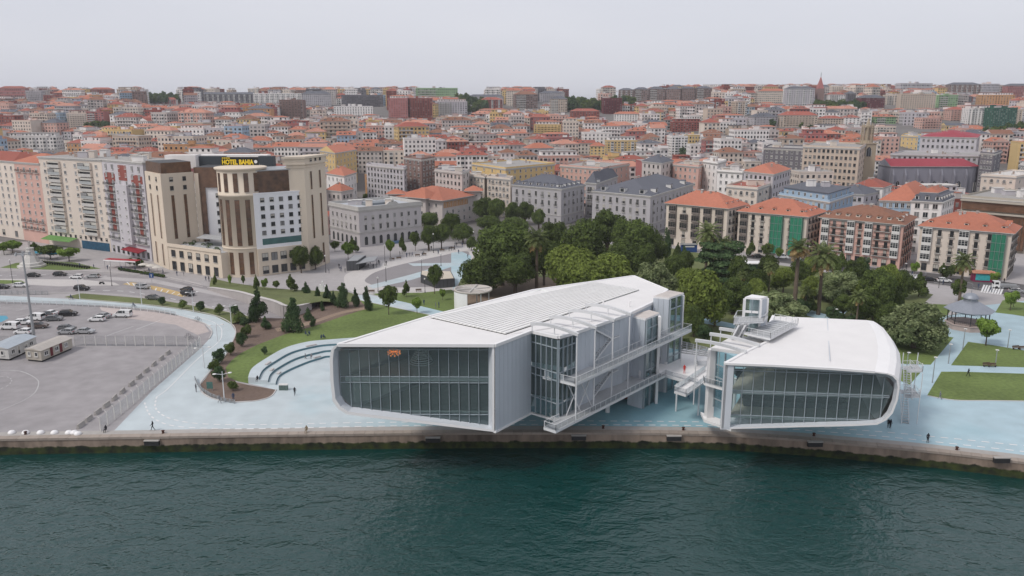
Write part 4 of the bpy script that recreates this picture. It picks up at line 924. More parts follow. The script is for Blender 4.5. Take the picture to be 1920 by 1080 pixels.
# ---------------------------------------------------------------- the cream hotel
M_hot = mat('hotel_stone', hx('d8cab8', .94), .8, .08, .5, .05, streak=1)
M_brg = mat('bronze_glass', (.14, .075, .045), .18, .8, .55, spec=.8, metal=.25)
M_hwh = mat('hotel_white', (.76, .76, .78), .7, .05, .4)
hc = P(430, 500, 0); ht = empty('hotel', (hc.x, hc.y+10, 0)); reg(ht, 'cream stone hotel with round corner tower, bronze windows and rooftop sign', 'beside the square', 'building'); HAND.append((hc+Vector((0, 18, 0)), 42))
def wallp(pts, z0, z1, m, nm='wall', t=None): b = MB(); b.prism([p.xy for p in pts], z0, z1, m, t); return b.build(nm, ht)
A, B, C = P(273, 328.7, 33), P(305, 326, 33), P(356, 323.5, 33); B = P(318, 506, 0); A = P(288.5, 493, 0); C = Vector((C.x, C.y+3, 0)); Dq = A+C-B
wallp([A, B, C, Dq], 0, 33, M_hot)
def gstrip(root, A, B, xs, z0, z1, w, m=M_brg):
    e = (B-A).normalized(); L_ = (B-A).length
    key = ('glass_strip', round(w, 2), round(z1-z0, 1))
    def fn(b):
        h = z1-z0; b.box(-w/2, w/2, -.05, 0, 0, h, m); k = max(1, round(h/1.55))
        for j in range(k+1): z = h*j/k; b.box(-w/2, w/2, -.09, -.051, z-.04, z+.04, M_fdark)
        for s in (-w/2-.1, w/2): b.box(s, s+.1, -.16, 0, 0, h, M_hot)
    me = shm(key, fn)
    for x in xs: p = A+e*(x*L_)+n2(e)*.02; put(root, me, (p.x, p.y, z0), e, 'window_strip')
for (a, c, xs_) in ((A, B, (.3, .72)), (B, C, (.3, .68))):
    gstrip(ht, a, c, xs_, 10.5, 25.5, 1.15); gstrip(ht, a, c, xs_, 1, 8.5, 1.15) if a is A else None
    for z in (27.2, 30.2): facade(ht, a, c, z, 3, 1, 2, lambda i, j, cw: [(win(1.25, 1.5, 'dark'), 0, 0)], 1.2, 1.2)
b = MB(); b.prism([p.xy for p in offs([A, B, C, Dq], -.5)], 33, 36.6, M_brg, M_dark); b.build('attic_glass', ht)
Pd = P(418, 522, 0); T0_ = P(452, 520.5, 0); RT = 7.6; TC = T0_+Vector((0, RT, 0))
WA = C+Vector((0, 1.0, 0)); WB = Vector((TC.x-2, C.y+1.0, 0)); wallp([B+Vector((.1, .1, 0)), Pd, TC, Vector((TC.x, C.y, 0)), C+Vector((0, -.1, 0))], 0, 8.4, M_hot, t=M_grate)
b = MB(); e = (Pd-B).normalized(); b.beam(h3(B+n2(e)*.1, 8.9), h3(Pd+n2(e)*.1, 8.9), .35, 1.1, M_hot); b.build('parapet', ht)
facade(ht, B, Pd, 5.0, 3, 1, 6, lambda i, j, cw: [(win(1.9, 2.3, 'dark', 2), 0, 0)], .8, .8)
M_green = mat('green_glass', (.06, .14, .14), .2, .3, .5, spec=.6)
facade(ht, B, Pd, .4, 3, 1, 6, lambda i, j, cw: [(win(2.0, 3.0, 'dark', 1, 0), 0, 0)], .8, .8)
wallp([WA, WB, WB+Vector((0, 14, 0)), WA+Vector((0, 14, 0))], 0, 27.4, M_hwh); b = MB(); b.prism([p.xy for p in (WA+Vector((0, -.6, 0)), WB+Vector((0, -.6, 0)), WB+Vector((0, 13, 0)), WA+Vector((0, 13, 0)))], 27.5, 34.5, M_brg, M_dark); b.build('attic_glass', ht)
wallp([WA+Vector((.2, -1.2, 0)), WA+Vector((1.6, -1.2, 0)), WA+Vector((1.6, .1, 0)), WA+Vector((.2, .1, 0))], 8, 32.5, M_hot); b = MB(); b.box(WA.x+1.7, WA.x+3.4, WA.y-.5, WA.y, 8, 30, M_brg); b.build('glass_shaft', ht)
facade(ht, WA, WB, 11.5, 3.1, 5, 2, lambda i, j, cw: [(win(1.3, 1.5, 'dark'), 0, 0)], 4.0, 1.5)
M_plant = mat('terrace_planting', (.05, .08, .025), .95, .5, 2, .5)
for k in range(14):
    p = lerp(B+Vector((3, 3, 0)), Pd+Vector((-2, 3, 0)), random.random())+Vector((0, random.uniform(0, 8), 0)); b = MB(); r = random.uniform(.4, .8)
    for j in range(14): d = Vector((random.gauss(0, 1), random.gauss(0, 1), abs(random.gauss(0, 1)))).normalized()*r; q = p+Vector((d.x, d.y, 8.5+d.z)); b.face([q, q+Vector((.35, 0, .1)), q+Vector((.2, .3, .3))], M_plant); b.face([q, q+Vector((0, .35, .1)), q+Vector((-.3, .1, .3))], M_plant)
    b.tube((p.x, p.y, 8.4), (p.x, p.y, 8.9), .25, M_trim, 8); b.build('planter', ht)
b = MB(); b.prism([p.xy for p in (lerp(B, Pd, .42)+Vector((0, 7, 0)), lerp(B, Pd, .9)+Vector((0, 9, 0)), lerp(B, Pd, .9)+Vector((0, 15, 0)), lerp(B, Pd, .42)+Vector((0, 15, 0)))], 10.9, 11.15, M_grate); b.build('terrace_canopy', ht)
# round tower
b = MB(); b.lathe([(RT, 0), (RT, 26.6), (RT+.12, 26.6), (RT+.12, 27.5), (RT, 27.5), (RT, 35.0)], M_hot, 48, (TC.x, TC.y, 0)); b.lathe([(RT+.0, 9.3), (RT+.15, 9.35), (RT+.15, 9.9), (RT, 9.95)], M_hot, 48, (TC.x, TC.y, 0)); b.build('tower_wall', ht)
b = MB(); b.lathe([(RT+.1, 34.9), (RT+.6, 35.2), (RT+.8, 35.5), (RT+.8, 35.8), (RT+.5, 35.9), (0, 35.95)], M_hot, 48, (TC.x, TC.y, 0)); b.build('tower_cornice', ht)
for k in range(9):
    a = R(-90+(-4+k)*25+4); e = Vector((-math.sin(a), math.cos(a), 0)); p = TC+Vector((math.cos(a), math.sin(a), 0))*(RT*.992)
    for (z0, z1) in ((1, 8.3), (10.6, 25.6), (28.2, 34.2)):
        me = shm(('glass_strip', 1.5, round(z1-z0, 1)), lambda b, z0=z0, z1=z1: (b.box(-.75, .75, -.12, 0, 0, z1-z0, M_brg), [b.box(-.75, .75, -.16, -.121, (z1-z0)*j/round((z1-z0)/1.55)-.04, (z1-z0)*j/round((z1-z0)/1.55)+.04, M_fdark) for j in range(round((z1-z0)/1.55)+1)]))
        inst('window_strip', me, ht, (p.x, p.y, z0), a+R(90))
# white wing to the right and the square tower
SA = P(486, 519, 0)+Vector((0, .3, 0)); SB = P(583, 506, 0); e = (SB-SA).normalized(); n = n2(e)
wallp([SA, SB, SB-n*16, SA-n*16], 0, 9.2, M_hot); wallp([SA-n*.3, SB-n*.3, SB-n*15, SA-n*15], 9.2, 27.2, M_hwh)
b = MB(); b.prism([p.xy for p in (SA-n*1.2, SB-n*1.2, SB-n*15, SA-n*15)], 27.2, 34.6, M_brg, M_dark); b.build('attic_glass', ht)
b = MB(); b.prism([p.xy for p in (SA-n*1.0, SB-n*1.0, SB-n*15.5, SA-n*15.5)], 34.6, 34.9, M_gsteel); b.build('roof', ht)
b = MB(); b.prism([p.xy for p in (SA-n*.2, SB-n*.2, SB-n*1.3, SA-n*1.3)], 27.2, 27.6, M_hwh); b.build('parapet', ht)
facade(ht, SA-n*.3, SB-n*.3, 13.7, 2.72, 5, 5, lambda i, j, cw: [(win(1.35, 1.4, 'dark'), 0, 0)], 1.2, 1.0)
facade(ht, SA, SB, .5, 4.4, 2, 5, lambda i, j, cw: [(win(2.1, 2.6, 'dark', 1), .2, 0)], .8, 1.5)
b = MB(); m_ = SA-n*.33+e*2; m2_ = SB-n*.33-e*2; b.beam(h3(m_, 11.4), h3(m2_, 11.4), .1, 2.1, M_green); b.build('ribbon_window', ht)
QB = SB+n*.4-e*.5; QA = QB-e*5.5-n*0; QC = P(619, 492, 0); QD = QA+QC-QB; QA2 = QB-(QC-QB)*0-e*5.2
q = [QA+n*0-n*1.8, QB, QC, QC-e*5.5]
wallp(q, 0, 36.2, M_hot); b = MB()
for i, (d, z0, z1) in enumerate(((.25, 35.2, 35.6), (.5, 36.2, 36.8), (.25, 36.8, 38.2), (.7, 38.2, 38.9))): b.prism([p.xy for p in offs(q, d)], z0, z1-.002, M_hot)
b.build('tower_cornice', ht)
for (z0, z1) in ((1, 8), (10.6, 25.6), (27.6, 33.6)): gstrip(ht, QB, QC, (.28, .7), z0, z1, 1.25)
facade(ht, QB, QC, 36.9, 2, 1, 3, lambda i, j, cw: [(win(1.1, 1.0, 'dark', 0), .1, 0, .3)], 2.5, 2.5)
# roof plant, the sign board with its letters
def hbox(x0, x1, y0, y1, z1, Y, m, nm, d=5):
    a = PY(x0, y0, Y); c = PY(x1, y0, Y); t = PY(x0, y1, Y).z; b = MB(); b.box(a.x, c.x, Y, Y+d, z1, a.z, m); b.build(nm, ht)
hbox(308, 366, 291, 0, 33, 296, wm('white'), 'roof_hut'); hbox(371, 421, 293, 0, 33, 299, mat('dark_louvre', (.05, .06, .07), .6, .2, 2), 'roof_plant'); hbox(371, 500, 290.5, 0, 35.8, 301, wm('white'), 'roof_plant'); hbox(484, 512, 293, 0, 33, 287, mat('dark_louvre2', (.05, .06, .07), .6, .2, 2), 'roof_plant', 3)
SY = TC.y+6; s0 = PY(415, 310, SY); s1 = PY(484, 294.5, SY)
b = MB(); b.box(s0.x, s1.x, SY, SY+.3, s0.z, s1.z, mat('sign_board', (.012, .012, .014), .6, .1, 1)); 
for k in range(6): x = lerp(s0.x+.5, s1.x-.5, k/5); b.beam((x, SY+.4, 35), (x, SY+.4, s1.z), .12, .12, M_gsteel, up=(0, 1, 0)); b.beam((x, SY+3, 35), (x, SY+.4, s1.z), .1, .1, M_gsteel)
b.build('sign_board', ht)
M_yel = mat('sign_yellow', (.85, .62, .04), .5, .03, 1)
def text(s, w, h, loc, m, parent, name='lettering', depth=.12, off=0.0):
    cu = bpy.data.curves.new(name, 'FONT'); cu.body = s; cu.extrude = depth; cu.offset = off; cu.align_x = 'CENTER'; cu.align_y = 'CENTER'; cu.resolution_u = 3
    t = bpy.data.objects.new(name, cu); COL.objects.link(t); bpy.context.view_layer.update(); me = bpy.data.meshes.new_from_object(t.evaluated_get(bpy.context.evaluated_depsgraph_get())); bpy.data.objects.remove(t)
    me.materials.clear(); me.materials.append(m); xs_ = [v.co.x for v in me.vertices]; ys_ = [v.co.y for v in me.vertices]; sx = w/(max(xs_)-min(xs_)); sy = h/(max(ys_)-min(ys_)); cx = (max(xs_)+min(xs_))/2; cy = (max(ys_)+min(ys_))/2
    for v in me.vertices: v.co = ((v.co.x-cx)*sx, -v.co.z, (v.co.y-cy)*sy)
    o = bpy.data.objects.new(name, me); COL.objects.link(o); o.parent = parent; o.location = Vector(loc)-world_loc(parent); return o
wS = s1.x-s0.x; hS = s1.z-s0.z
text('HOTEL BAHIA', wS*.84, hS*.62, (s0.x+wS*.45, SY-.1, s0.z+hS*.40), M_yel, ht, off=.03); text('****', wS*.22, hS*.16, (s0.x+wS*.14, SY-.1, s0.z+hS*.88), M_yel, ht, off=.02)
b = MB(); c = Vector((s0.x+wS*.93, SY-.08, s0.z+hS*.45)); b.tube(c, c-Vector((0, .12, 0)), hS*.2, mat('sign_white', (.7, .7, .7), .5, .05, 1), 20); b.build('emblem', ht)
# ---------------------------------------------------------------- the tall apartment row on the left
LN = [P(-150, 419, 0), P(46, 450, 0), P(93, 457.8, 0), P(209.5, 472.5, 0), P(286, 490, 0)]
def rowb(k, wk, h, desc, where, fn, roof=None):
    A, B = LN[k], LN[k+1]; e = (B-A).normalized(); n = n2(e); q = [A+e*.05, B-e*.05, B-e*.05-n*15, A+e*.05-n*15]; r = shell('apartment_building', q, 0, h, wk, desc, where); fn(r, A+e*.05, B-e*.05, e, n)
    if roof: b = MB(); hip(b, q, h+.4, 3.2, rmt(roof)); b.build('roof', r)
    else: b = MB(); b.prism([p.xy for p in offs(q, -.3)], h+.3, h+.46, rmt('grey')); b.build('roof', r); onroof(r, q, h+.4, 9, 'ccba')
    return r
def glz(w, h): return bay(w, h, .5, M_frame, max(3, int(w/.8)))
M_shut = mat('shutter_pale', (.55, .53, .48), .7, .1, 2)
def rec(w, h, k=0):
    """recessed balcony: dark void, a low parapet of pale glass and a blind"""
    def fn(b):
        b.box(-w/2, w/2, -.04, 0, 0, h, M_pane); b.box(-w/2, w/2, -.9, -.82, -.1, .95, M_trim if k == 0 else mat('balcony_glass', (.36, .38, .38), .3, .2, 1)); b.box(-w/2, w/2, -.9, 0, -.25, -.1, M_trim)
        for s in (-w/2-.1, w/2): b.box(s, s+.1, -.9, 0, -.25, h, wm('cream'))
        b.box(-w/2, w/2, -.5, -.42, h-.5-.35*k, h, M_shut)
        if k == 2: b.box(-w/2, 0, -.86, -.8, .95, h-.1, M_pane2); b.box(-w/2, 0, -.88, -.8, .95+(h-1)/2, 1.0+(h-1)/2, M_frame)
    return shm(('loggia', round(w, 2), round(h, 2), k), fn)
def fL3(r, A, B, e, n):
    def pk(i, j, cw):
        if j == 10: return [(win(1.3, 1.5), .6, 0)]
        t = 'wLwwLw'[i]
        if t == 'L': return [(rec(cw*1.15, 2.2, (0, 2, 0, 1)[(i+j) % 4]), .5, 0)]
        return [(win(1.0 if (i+j) % 2 else 1.4, 1.4, 'white', 1, (i*3+j) % 3 == 0), .75, 0)]
    facade(r, A, B, 5.6, 2.85, 10, 6, pk, .3, .3)
    facade(r, A, B, 4.0, 3, 1, 12, lambda i, j, cw: [(win(1.1, 1.2, 'dark'), 0, 0)], .5, .5)
    b = MB(); L_ = (B-A).length; a = A+e*(L_*.55)+n*.1; c = A+e*(L_*.98)+n*.1; b.beam(h3(a, 1.7), h3(c, 1.7), .15, 3.2, mat('blue_shopfront', (.02, .09, .16), .3, .5, 1)); b.build('shopfront', r)
    b = MB(); a = A+e*1+n*.3; c = A+e*(L_*.5)+n*.3; b.face([h3(a, 4.0), h3(a+n*4, 2.9), h3(c+n*4, 2.9), h3(c, 4.0)], mat('green_canvas', (.12, .25, .07), .8, .15, 1)); b.build('awning', r)
rowb(2, 'cream', 35.2, 'widest cream apartment block with stacked loggias', 'left of the grey and brick block', fL3)
def fL4(r, A, B, e, n):
    mb = wm('brick'); L_ = (B-A).length
    for (t0, t1) in ((.04, .3), (.70, .96)):
        b = MB(); a = A+e*(L_*(t0+.09))+n*.08; c = A+e*(L_*(t1-.09))+n*.08; b.beam(h3(a, 20), h3(c, 20), .12, 22, mb); b.build('brick_strip', r)
        for z in (29.3,): b = MB(); a = A+e*(L_*t0)+n*.06; c = A+e*(L_*t1)+n*.06; b.beam(h3(a, z), h3(c, z), .1, 2.7, mb); b.build('brick_strip', r)
    b = MB(); a = A+e*(L_*.36); c = A+e*(L_*.64); b.prism([p.xy for p in (a, c, c+n*1.3, a+n*1.3)], 5, 27, wm('grey')); b.build('stair_bay', r)
    b = MB(); b.beam(h3(A+e*L_*.4+n*.06, 31.3), h3(A+e*L_*.6+n*.06, 31.3), .1, 5.6, mb); b.build('brick_strip', r)
    def pk(i, j, cw):
        if i in (2, 3): return [(win(1.0, .95, 'white'), .8, 0, 1.3)] if j < 7 else [(win(1.2, 1.5), .8, 0)]
        o = [(win(1.1, 1.9, 'white', 1, (i+j) % 3 == 0), .35, 0, .15)]
        if i in (0, 4) and j < 8: o.append((balcony(cw*1.9, .9), .25, cw*.5))
        return o
    facade(r, A, B, 5.6, 2.93, 10, 6, pk, .6, .6); facade(r, A, B, .6, 3, 1, 8, lambda i, j, cw: [(win(1.5, 2.4, 'dark'), 0, 0)], .5, .5)
    M_crim = mat('crimson_canvas', (.24, .02, .03), .8, .1, 1); me = awning(13, 3.2, M_crim); p = lerp(A, B, .68); put(r, me, (p.x, p.y, 3.2), e)
rowb(3, 'grey', 35.4, 'grey apartment block striped with red brick and small iron balconies', 'next to the cream hotel', fL4)
def fL2(r, A, B, e, n):
    facade(r, A, B, 5, 2.95, 9, 4, lambda i, j, cw: [(win(1.5 if i in (1, 3) else 1.0, 1.5, 'white', 1, j % 2), .7, 0)]+([(balcony(cw*.8, .7), .3, 0)] if j in (0, 1, 8) else []), .4, .4)
rowb(1, 'pink', 32.5, 'narrow pink apartment block with an orange roof', 'left of the widest cream block', fL2, 'orange')
def fL1(r, A, B, e, n):
    facade(r, A, B, 5, 2.95, 9, 20, lambda i, j, cw: [(win(1.2, 1.7, 'white', 1, (i*j) % 3 == 1), .6, 0)], .4, .4); facade(r, A, B, 1, 3, 1, 9, lambda i, j, cw: [(win(2, 2.4, 'dark'), 0, 0)], .4, .4)
rowb(0, 'cream', 32.6, 'pale cream apartment block with plain windows', 'at the left edge of the photo', fL1, 'red')
# ---------------------------------------------------------------- custom house
A, B, C = P(617, 384, 14.8), P(675.5, 464, 0), P(792.5, 380, 14.8); A.z = B.z = C.z = 0; C = Vector((C.x, min(C.y, B.y+20), 0)); q = quad(A, B, C)
r = shell('public_building', q, 0, 14.6, 'stone', 'ornate pale civic building with arched ground floor', 'between the hotel and the red roofed hall', m=mat('pale_ashlar', hx('c9c4c4', .84), .85, .12, .5, .1, streak=1))
for (a, c, nc) in ((A, B, 6), (B, C, 8)):
    facade(r, a, c, 0, 5, 1, nc, lambda i, j, cw: [(arch(1.5, 3.4), .7, 0)], 1.2, 1.2)
    facade(r, a, c, 6.2, 4.1, 2, nc, lambda i, j, cw: [(win(1.15, 2.2 if j == 0 else 1.8, 'stone'), .4, 0)]+([(shm(('hood',), lambda b: b.ifaces([(-1, -.3, 0), (1, -.3, 0), (0, -.3, .5), (-1, 0, 0), (1, 0, 0), (0, 0, .5)], [(0, 1, 2), (0, 2, 5, 3), (1, 4, 5, 2), (0, 3, 4, 1)], M_trim)), 2.75, 0)] if j == 0 else []), 1.2, 1.2)
    e = (c-a).normalized(); n = n2(e)
    for z in (5.4, 5.9): b = MB(); b.beam(h3(a+n*.1, z), h3(c+n*.1, z), .3, .2, M_trim); b.build('string_course', r)
b = MB(); q2 = offs(q, .1)
for i in range(4): b.beam(h3(q2[i], 15.6), h3(q2[(i+1) % 4], 15.6), .4, 1.2, M_trim)
b.build('parapet', r)
b = MB(); b.prism([p.xy for p in offs(q, -.6)], 14.9, 15.1, mat('lead_roof', (.42, .44, .47), .7, .12, .4)); b.build('roof', r)
b = MB(); b.prism([p.xy for p in offs(q, -9)], 15.1, 16.0, mat('lead_roof2', (.20, .22, .24), .6, .12, .4)); b.build('roof_lantern', r)
e = (C-B).normalized(); n = n2(e); b = MB(); c = lerp(B, C, .53)+n*.1
b.ifaces([h3(c-e*4, 15.5), h3(c+e*4, 15.5), h3(c+e*1.6, 17.2), h3(c-e*1.6, 17.2), h3(c-e*4-n*.8, 15.5), h3(c+e*4-n*.8, 15.5), h3(c+e*1.6-n*.8, 17.2), h3(c-e*1.6-n*.8, 17.2)], [(0, 1, 2, 3), (5, 4, 7, 6), (3, 2, 6, 7), (0, 3, 7, 4), (1, 5, 6, 2)], M_trim); b.lathe([(0, 0), (.7, .3), (.5, 1.2), (0, 1.5)], M_trim, 8, h3(c-n*.3, 17.1)); b.build('pediment', r)
onroof(r, offs(q, -3), 15.1, 12, 'bvv')
b = MB(); c = lerp(B, C, .53)+n*.6; b.prism([p.xy for p in (c-e*2.2, c+e*2.2, c+e*2.2+n*1.5, c-e*2.2+n*1.5)], 0, 1.0, mat('blue_portal', (.12, .2, .32), .5, .1, 1)); b.build('portal', r)
# ---------------------------------------------------------------- red roofed hall
A, B, C = P(742, 367, 12.6), P(829, 375, 12.6), P(888, 363, 12.6); A.z = B.z = C.z = 0; C = B+(C-B).normalized()*20; C = P(888, 365, 12.6); C.z = 0; q = quad(A, B, C)
r = shell('public_building', q, 0, 12.4, 'stone', 'pale public hall with broad overhanging orange hipped roofs', 'behind the small trees of the square', cornice=False)
b = MB(); hip(b, q, 12.6, 4.6, rmt('orange'), 1.8, .25); b.build('roof', r)
cb = lerp(A, B, .55); e = (B-A).normalized(); n = n2(e); q2 = [cb-e*5+n*2.2, cb+e*5+n*2.2, cb+e*5-n*6, cb-e*5-n*6]
b = MB(); b.prism([p.xy for p in q2], 0, 13.0, wm('stone')); b.build('wall', r); b = MB(); hip(b, q2, 13.1, 4.4, rmt('orange'), 1.6, .25); b.build('roof', r)
for (p, hh) in ((A, 13.6), (C, 14.6)):
    t = p+Vector((0, 2, 0)); b = MB(); qq = [t+Vector((-3.4, -3.4, 0)), t+Vector((3.4, -3.4, 0)), t+Vector((3.4, 3.4, 0)), t+Vector((-3.4, 3.4, 0))]; b.prism([v.xy for v in qq], 0, hh, wm('stone')); b.build('corner_tower', r); b = MB(); hip(b, qq, hh+.1, 2.2, rmt('orange'), 1.3, .25); b.build('roof', r)
    facade(r, qq[0], qq[1], hh-2.6, 3, 1, 2, lambda i, j, cw: [(win(1, 1.3, 'stone'), 0, 0)], .6, .6)
facade(r, B, C, 8.9, 3, 1, 7, lambda i, j, cw: [(arch(1.0, 2.0), 0, 0)], 1.2, 4); facade(r, B, C, 1, 3.9, 2, 5, lambda i, j, cw: [(win(1.5, 2.2, 'white', 2), .3, 0)], 1.5, 1.5)
b = MB(); b.beam(h3(lerp(B, C, .04)+n2((C-B).normalized())*.05, 10), h3(lerp(B, C, .8)+n2((C-B).normalized())*.05, 10), .06, 2.7, wm('ochre')); b.build('brick_frieze', r)
facade(r, A, B, 1, 3.9, 3, 6, lambda i, j, cw: [(win(1.1, 1.6, 'stone'), .3, 0)], 1.5, 1.5); facade(r, q2[0], q2[1], 1, 3.9, 3, 3, lambda i, j, cw: [(win(1.1, 1.6, 'stone'), .3, 0)], 1, 1)
# ---------------------------------------------------------------- twin grey buildings with slate roofs
def slateb(A, B, C, h, cols, desc, where, back=None, dorm='t'):
    A, B, C = (Vector((p.x, p.y, 0)) for p in (A, B, C)); q = quad(A, B, C); r = shell('bank_building', q, 0, h, 'grey', desc, where, m=mat('grey_ashlar', hx('bdbabd', .84), .85, .1, .4, .1, streak=1))
    b = MB(); r1, r2, W_ = hip(b, q, h+.4, 5.2, rmt('slate'), .3); b.build('roof', r)
    for (a, c, nc) in ((A, B, cols[0]), (B, C, cols[1])):
        e = (c-a).normalized(); n = n2(e)
        facade(r, a, c, .6, (h-1.2)/4, 4, nc, lambda i, j, cw: [(win(1.35, 2.5 if j else 2.0, 'stone', 1), .4, 0)]+([(balcony(1.9, .5), .36, 0)] if j > 1 and i % 2 == 0 else []), 1.2, 1.2)
        b = MB(); b.beam(h3(a+n*.1, h*.26), h3(c+n*.1, h*.26), .3, .25, M_trim); b.build('string_course', r)
        nd = nc if dorm == 't' else 3
        for i in range(nd): p = lerp(a, c, (i+.5)/nd)-n*(1.2 if dorm == 't' else 1.0); put(top_roof(r), dormer_mesh('w', 'slate', 1.3 if dorm == 't' else 2.4, 1.3 if dorm == 't' else 1.9), (p.x, p.y, h+.7), e)
    for k in range(5): b = MB(); p = lerp(r1, r2, random.random()); chimney(b, p, p.z-.4, 1.2); b.build('chimney', top_roof(r))
    return r, q
slateb(P(960, 346, 17.2), P(1052.5, 354, 17.2), P(1096, 346, 17.2), 16.8, (7, 5), 'grey bank block with slate roof and triangular dormers', 'behind the tallest park trees')
slateb(P(1096, 344, 17.2)+Vector((1, 4, 0)), P(1122, 348, 17.2)+Vector((0, 10, 0)), P(1158, 331, 17.2), 17.0, (3, 5), 'rear wing of grey stone with slate roof', 'between the two slate roofed bank blocks')
slateb(P(1111, 357.5, 17), P(1220, 367.5, 17), P(1300, 344, 17), 16.6, (8, 11), 'grey bank block, slate roof, three large dormers', 'left of the seafront houses', dorm='b')
# ---------------------------------------------------------------- the four seafront houses
M_net = mat('green_scaffold_net', (.03, .20, .12), .8, .35, 1.2, .3, streak=1)
def seaf(px_, h, wk, rk, desc, where, cols, fl, pick, nets=(), dor=5, rise=5.0, drk=None, side='window', rnd=0):
    A, B, C = (P(a, c, h) for a, c in px_); A.z = B.z = C.z = 0; q = quad(A, B, C); r = shell('seafront_house', q, 0, h-.3, wk, desc, where)
    e = (B-A).normalized(); n = n2(e); b = MB(); r1, r2, W_ = hip(b, q, h+.1, rise, rmt(rk), .9); b.build('roof', r); fh = (h-4)/fl
    facade(r, A, B, 3.7, fh, fl, cols, pick, .6, .6); facade(r, A, B, .4, 3, 1, cols, lambda i, j, cw: [(win(1.7, 2.5, 'dark', 1), 0, 0)], .6, .6)
    facade(r, B, C, .6, 3, 1, 5, lambda i, j, cw: [(win(1.4, 2.3, 'dark', 1), 0, 0)], .8, .8)
    facade(r, B, C, 3.7, fh, fl, 5, lambda i, j, cw: [(win(1.1, 2.0, 'dark', 1), .35, 0), (balcony(1.7, .5), .3, 0)], .8, .8)
    for i in range(dor): p = lerp(A, B, (i+.5)/dor)-n*1.7; put(top_roof(r), dormer_mesh('c', rk, 1.3, .9, 1.8), (p.x, p.y, h+1.0), e)
    for i in range(3): p = lerp(B, C, (i+.7)/3.6)+(A-B).normalized()*1.7; put(top_roof(r), dormer_mesh('w', rk, 1.2, .9, 1.6), (p.x, p.y, h+1.0), (C-B).normalized())
    for k in range(7): b = MB(); p = lerp(r1, r2, random.random())+Vector((random.uniform(-3, 3), random.uniform(-1.5, 1.5), 0)); chimney(b, p, p.z-1.0, random.uniform(.6, 1.4), .7, random.choice((M_chim, M_trim))); b.build('chimney', top_roof(r))
    L_ = (B-A).length
    for (t0, t1) in nets:
        a, c = A+e*(L_*t0)+n*1.25, A+e*(L_*t1)+n*1.25; b = MB(); N = 10
        for i in range(N):
            for j in range(10):
                f = lambda u, v: lerp(a, c, u)+n*(.10*math.sin(u*19+v*7)+.06*math.sin(v*31))+Vector((0, 0, .8+(h-1.2)*v)); b.face([f(i/N, j/10), f((i+1)/N, j/10), f((i+1)/N, (j+1)/10), f(i/N, (j+1)/10)], M_net, True)
        for p in (a, c): b.face([h3(p, .8), h3(p-n*1.2, .8), h3(p-n*1.2, h-.4), h3(p, h-.4)], M_net)
        b.build('scaffold_net', r); b = MB()
        for i in range(4): p = lerp(a, c, i/3)+n*.2; b.tube(h3(p, 0), h3(p, h), .05, M_gsteel, 5)
        for j in range(6): b.tube(h3(a+n*.2, 1+j*(h-1.5)/5), h3(c+n*.2, 1+j*(h-1.5)/5), .05, M_gsteel, 5)
        b.build('scaffold', r)
    return r, (A, B, C)
M_bayd = mat('weathered_bay_timber', (.20, .17, .155), .7, .2, 1)
def wb(w=1.15, h=2.15, st='dark'): return [(win(w, h, st, 1), .3, 0), (balcony(w+.7, .55), .25, 0)]
seaf([(1250, 380.7), (1364.5, 391), (1399.4, 383)], 17, 'cream', 'orange', 'orange roofed seafront house with dark timber bays', 'leftmost of the four seafront houses', 5, 4,
     lambda i, j, cw: [(bay(cw*.62, 2.9, .8, M_bayd), .15, 0)] if (i, j) not in ((1, 3), (3, 1), (3, 0), (1, 0)) else wb(), dor=0)
seaf([(1385, 396), (1513.8, 406.5), (1547, 396.5)], 15.6, 'cream', 'orange', 'orange roofed seafront house with two green scaffold nets', 'second of the four seafront houses', 7, 4,
     lambda i, j, cw: [(bay(cw*.78, 2.7, .8, M_bayd if j < 4 else None), .1, 0)] if i == 0 else wb(), nets=((.50, .67), (.78, .95)))
seaf([(1539, 407), (1694.4, 421.5), (1716, 407)], 15.6, 'pink', 'brown', 'brown roofed seafront house with white glazed bays', 'third of the four seafront houses', 9, 4,
     lambda i, j, cw: ([(bay(cw*.85, 2.85, .9, None), .05, 0)] if i in (0, 3, 5, 8) and (i > 4 or j) or (i in (0, 3)) else wb(1.1, 2.1)+([(balcony(cw*1.9, .8), .25, cw*.5)] if i in (1, 6) else [])), dor=8, rise=4.4)
rS4, (A4, B4, C4) = seaf([(1726, 423.6), (1898, 437.8), (1911, 425)], 15.5, 'cream', 'orange', 'yellowish seafront house with one full height green scaffold net', 'rightmost of the four seafront houses', 7, 4,
     lambda i, j, cw: [(bay(cw*.8, 2.85, .9, None), .05, 0)] if i in (0, 3) else wb(1.1, 2.0), nets=((.80, .95),), dor=5, rise=4.8)
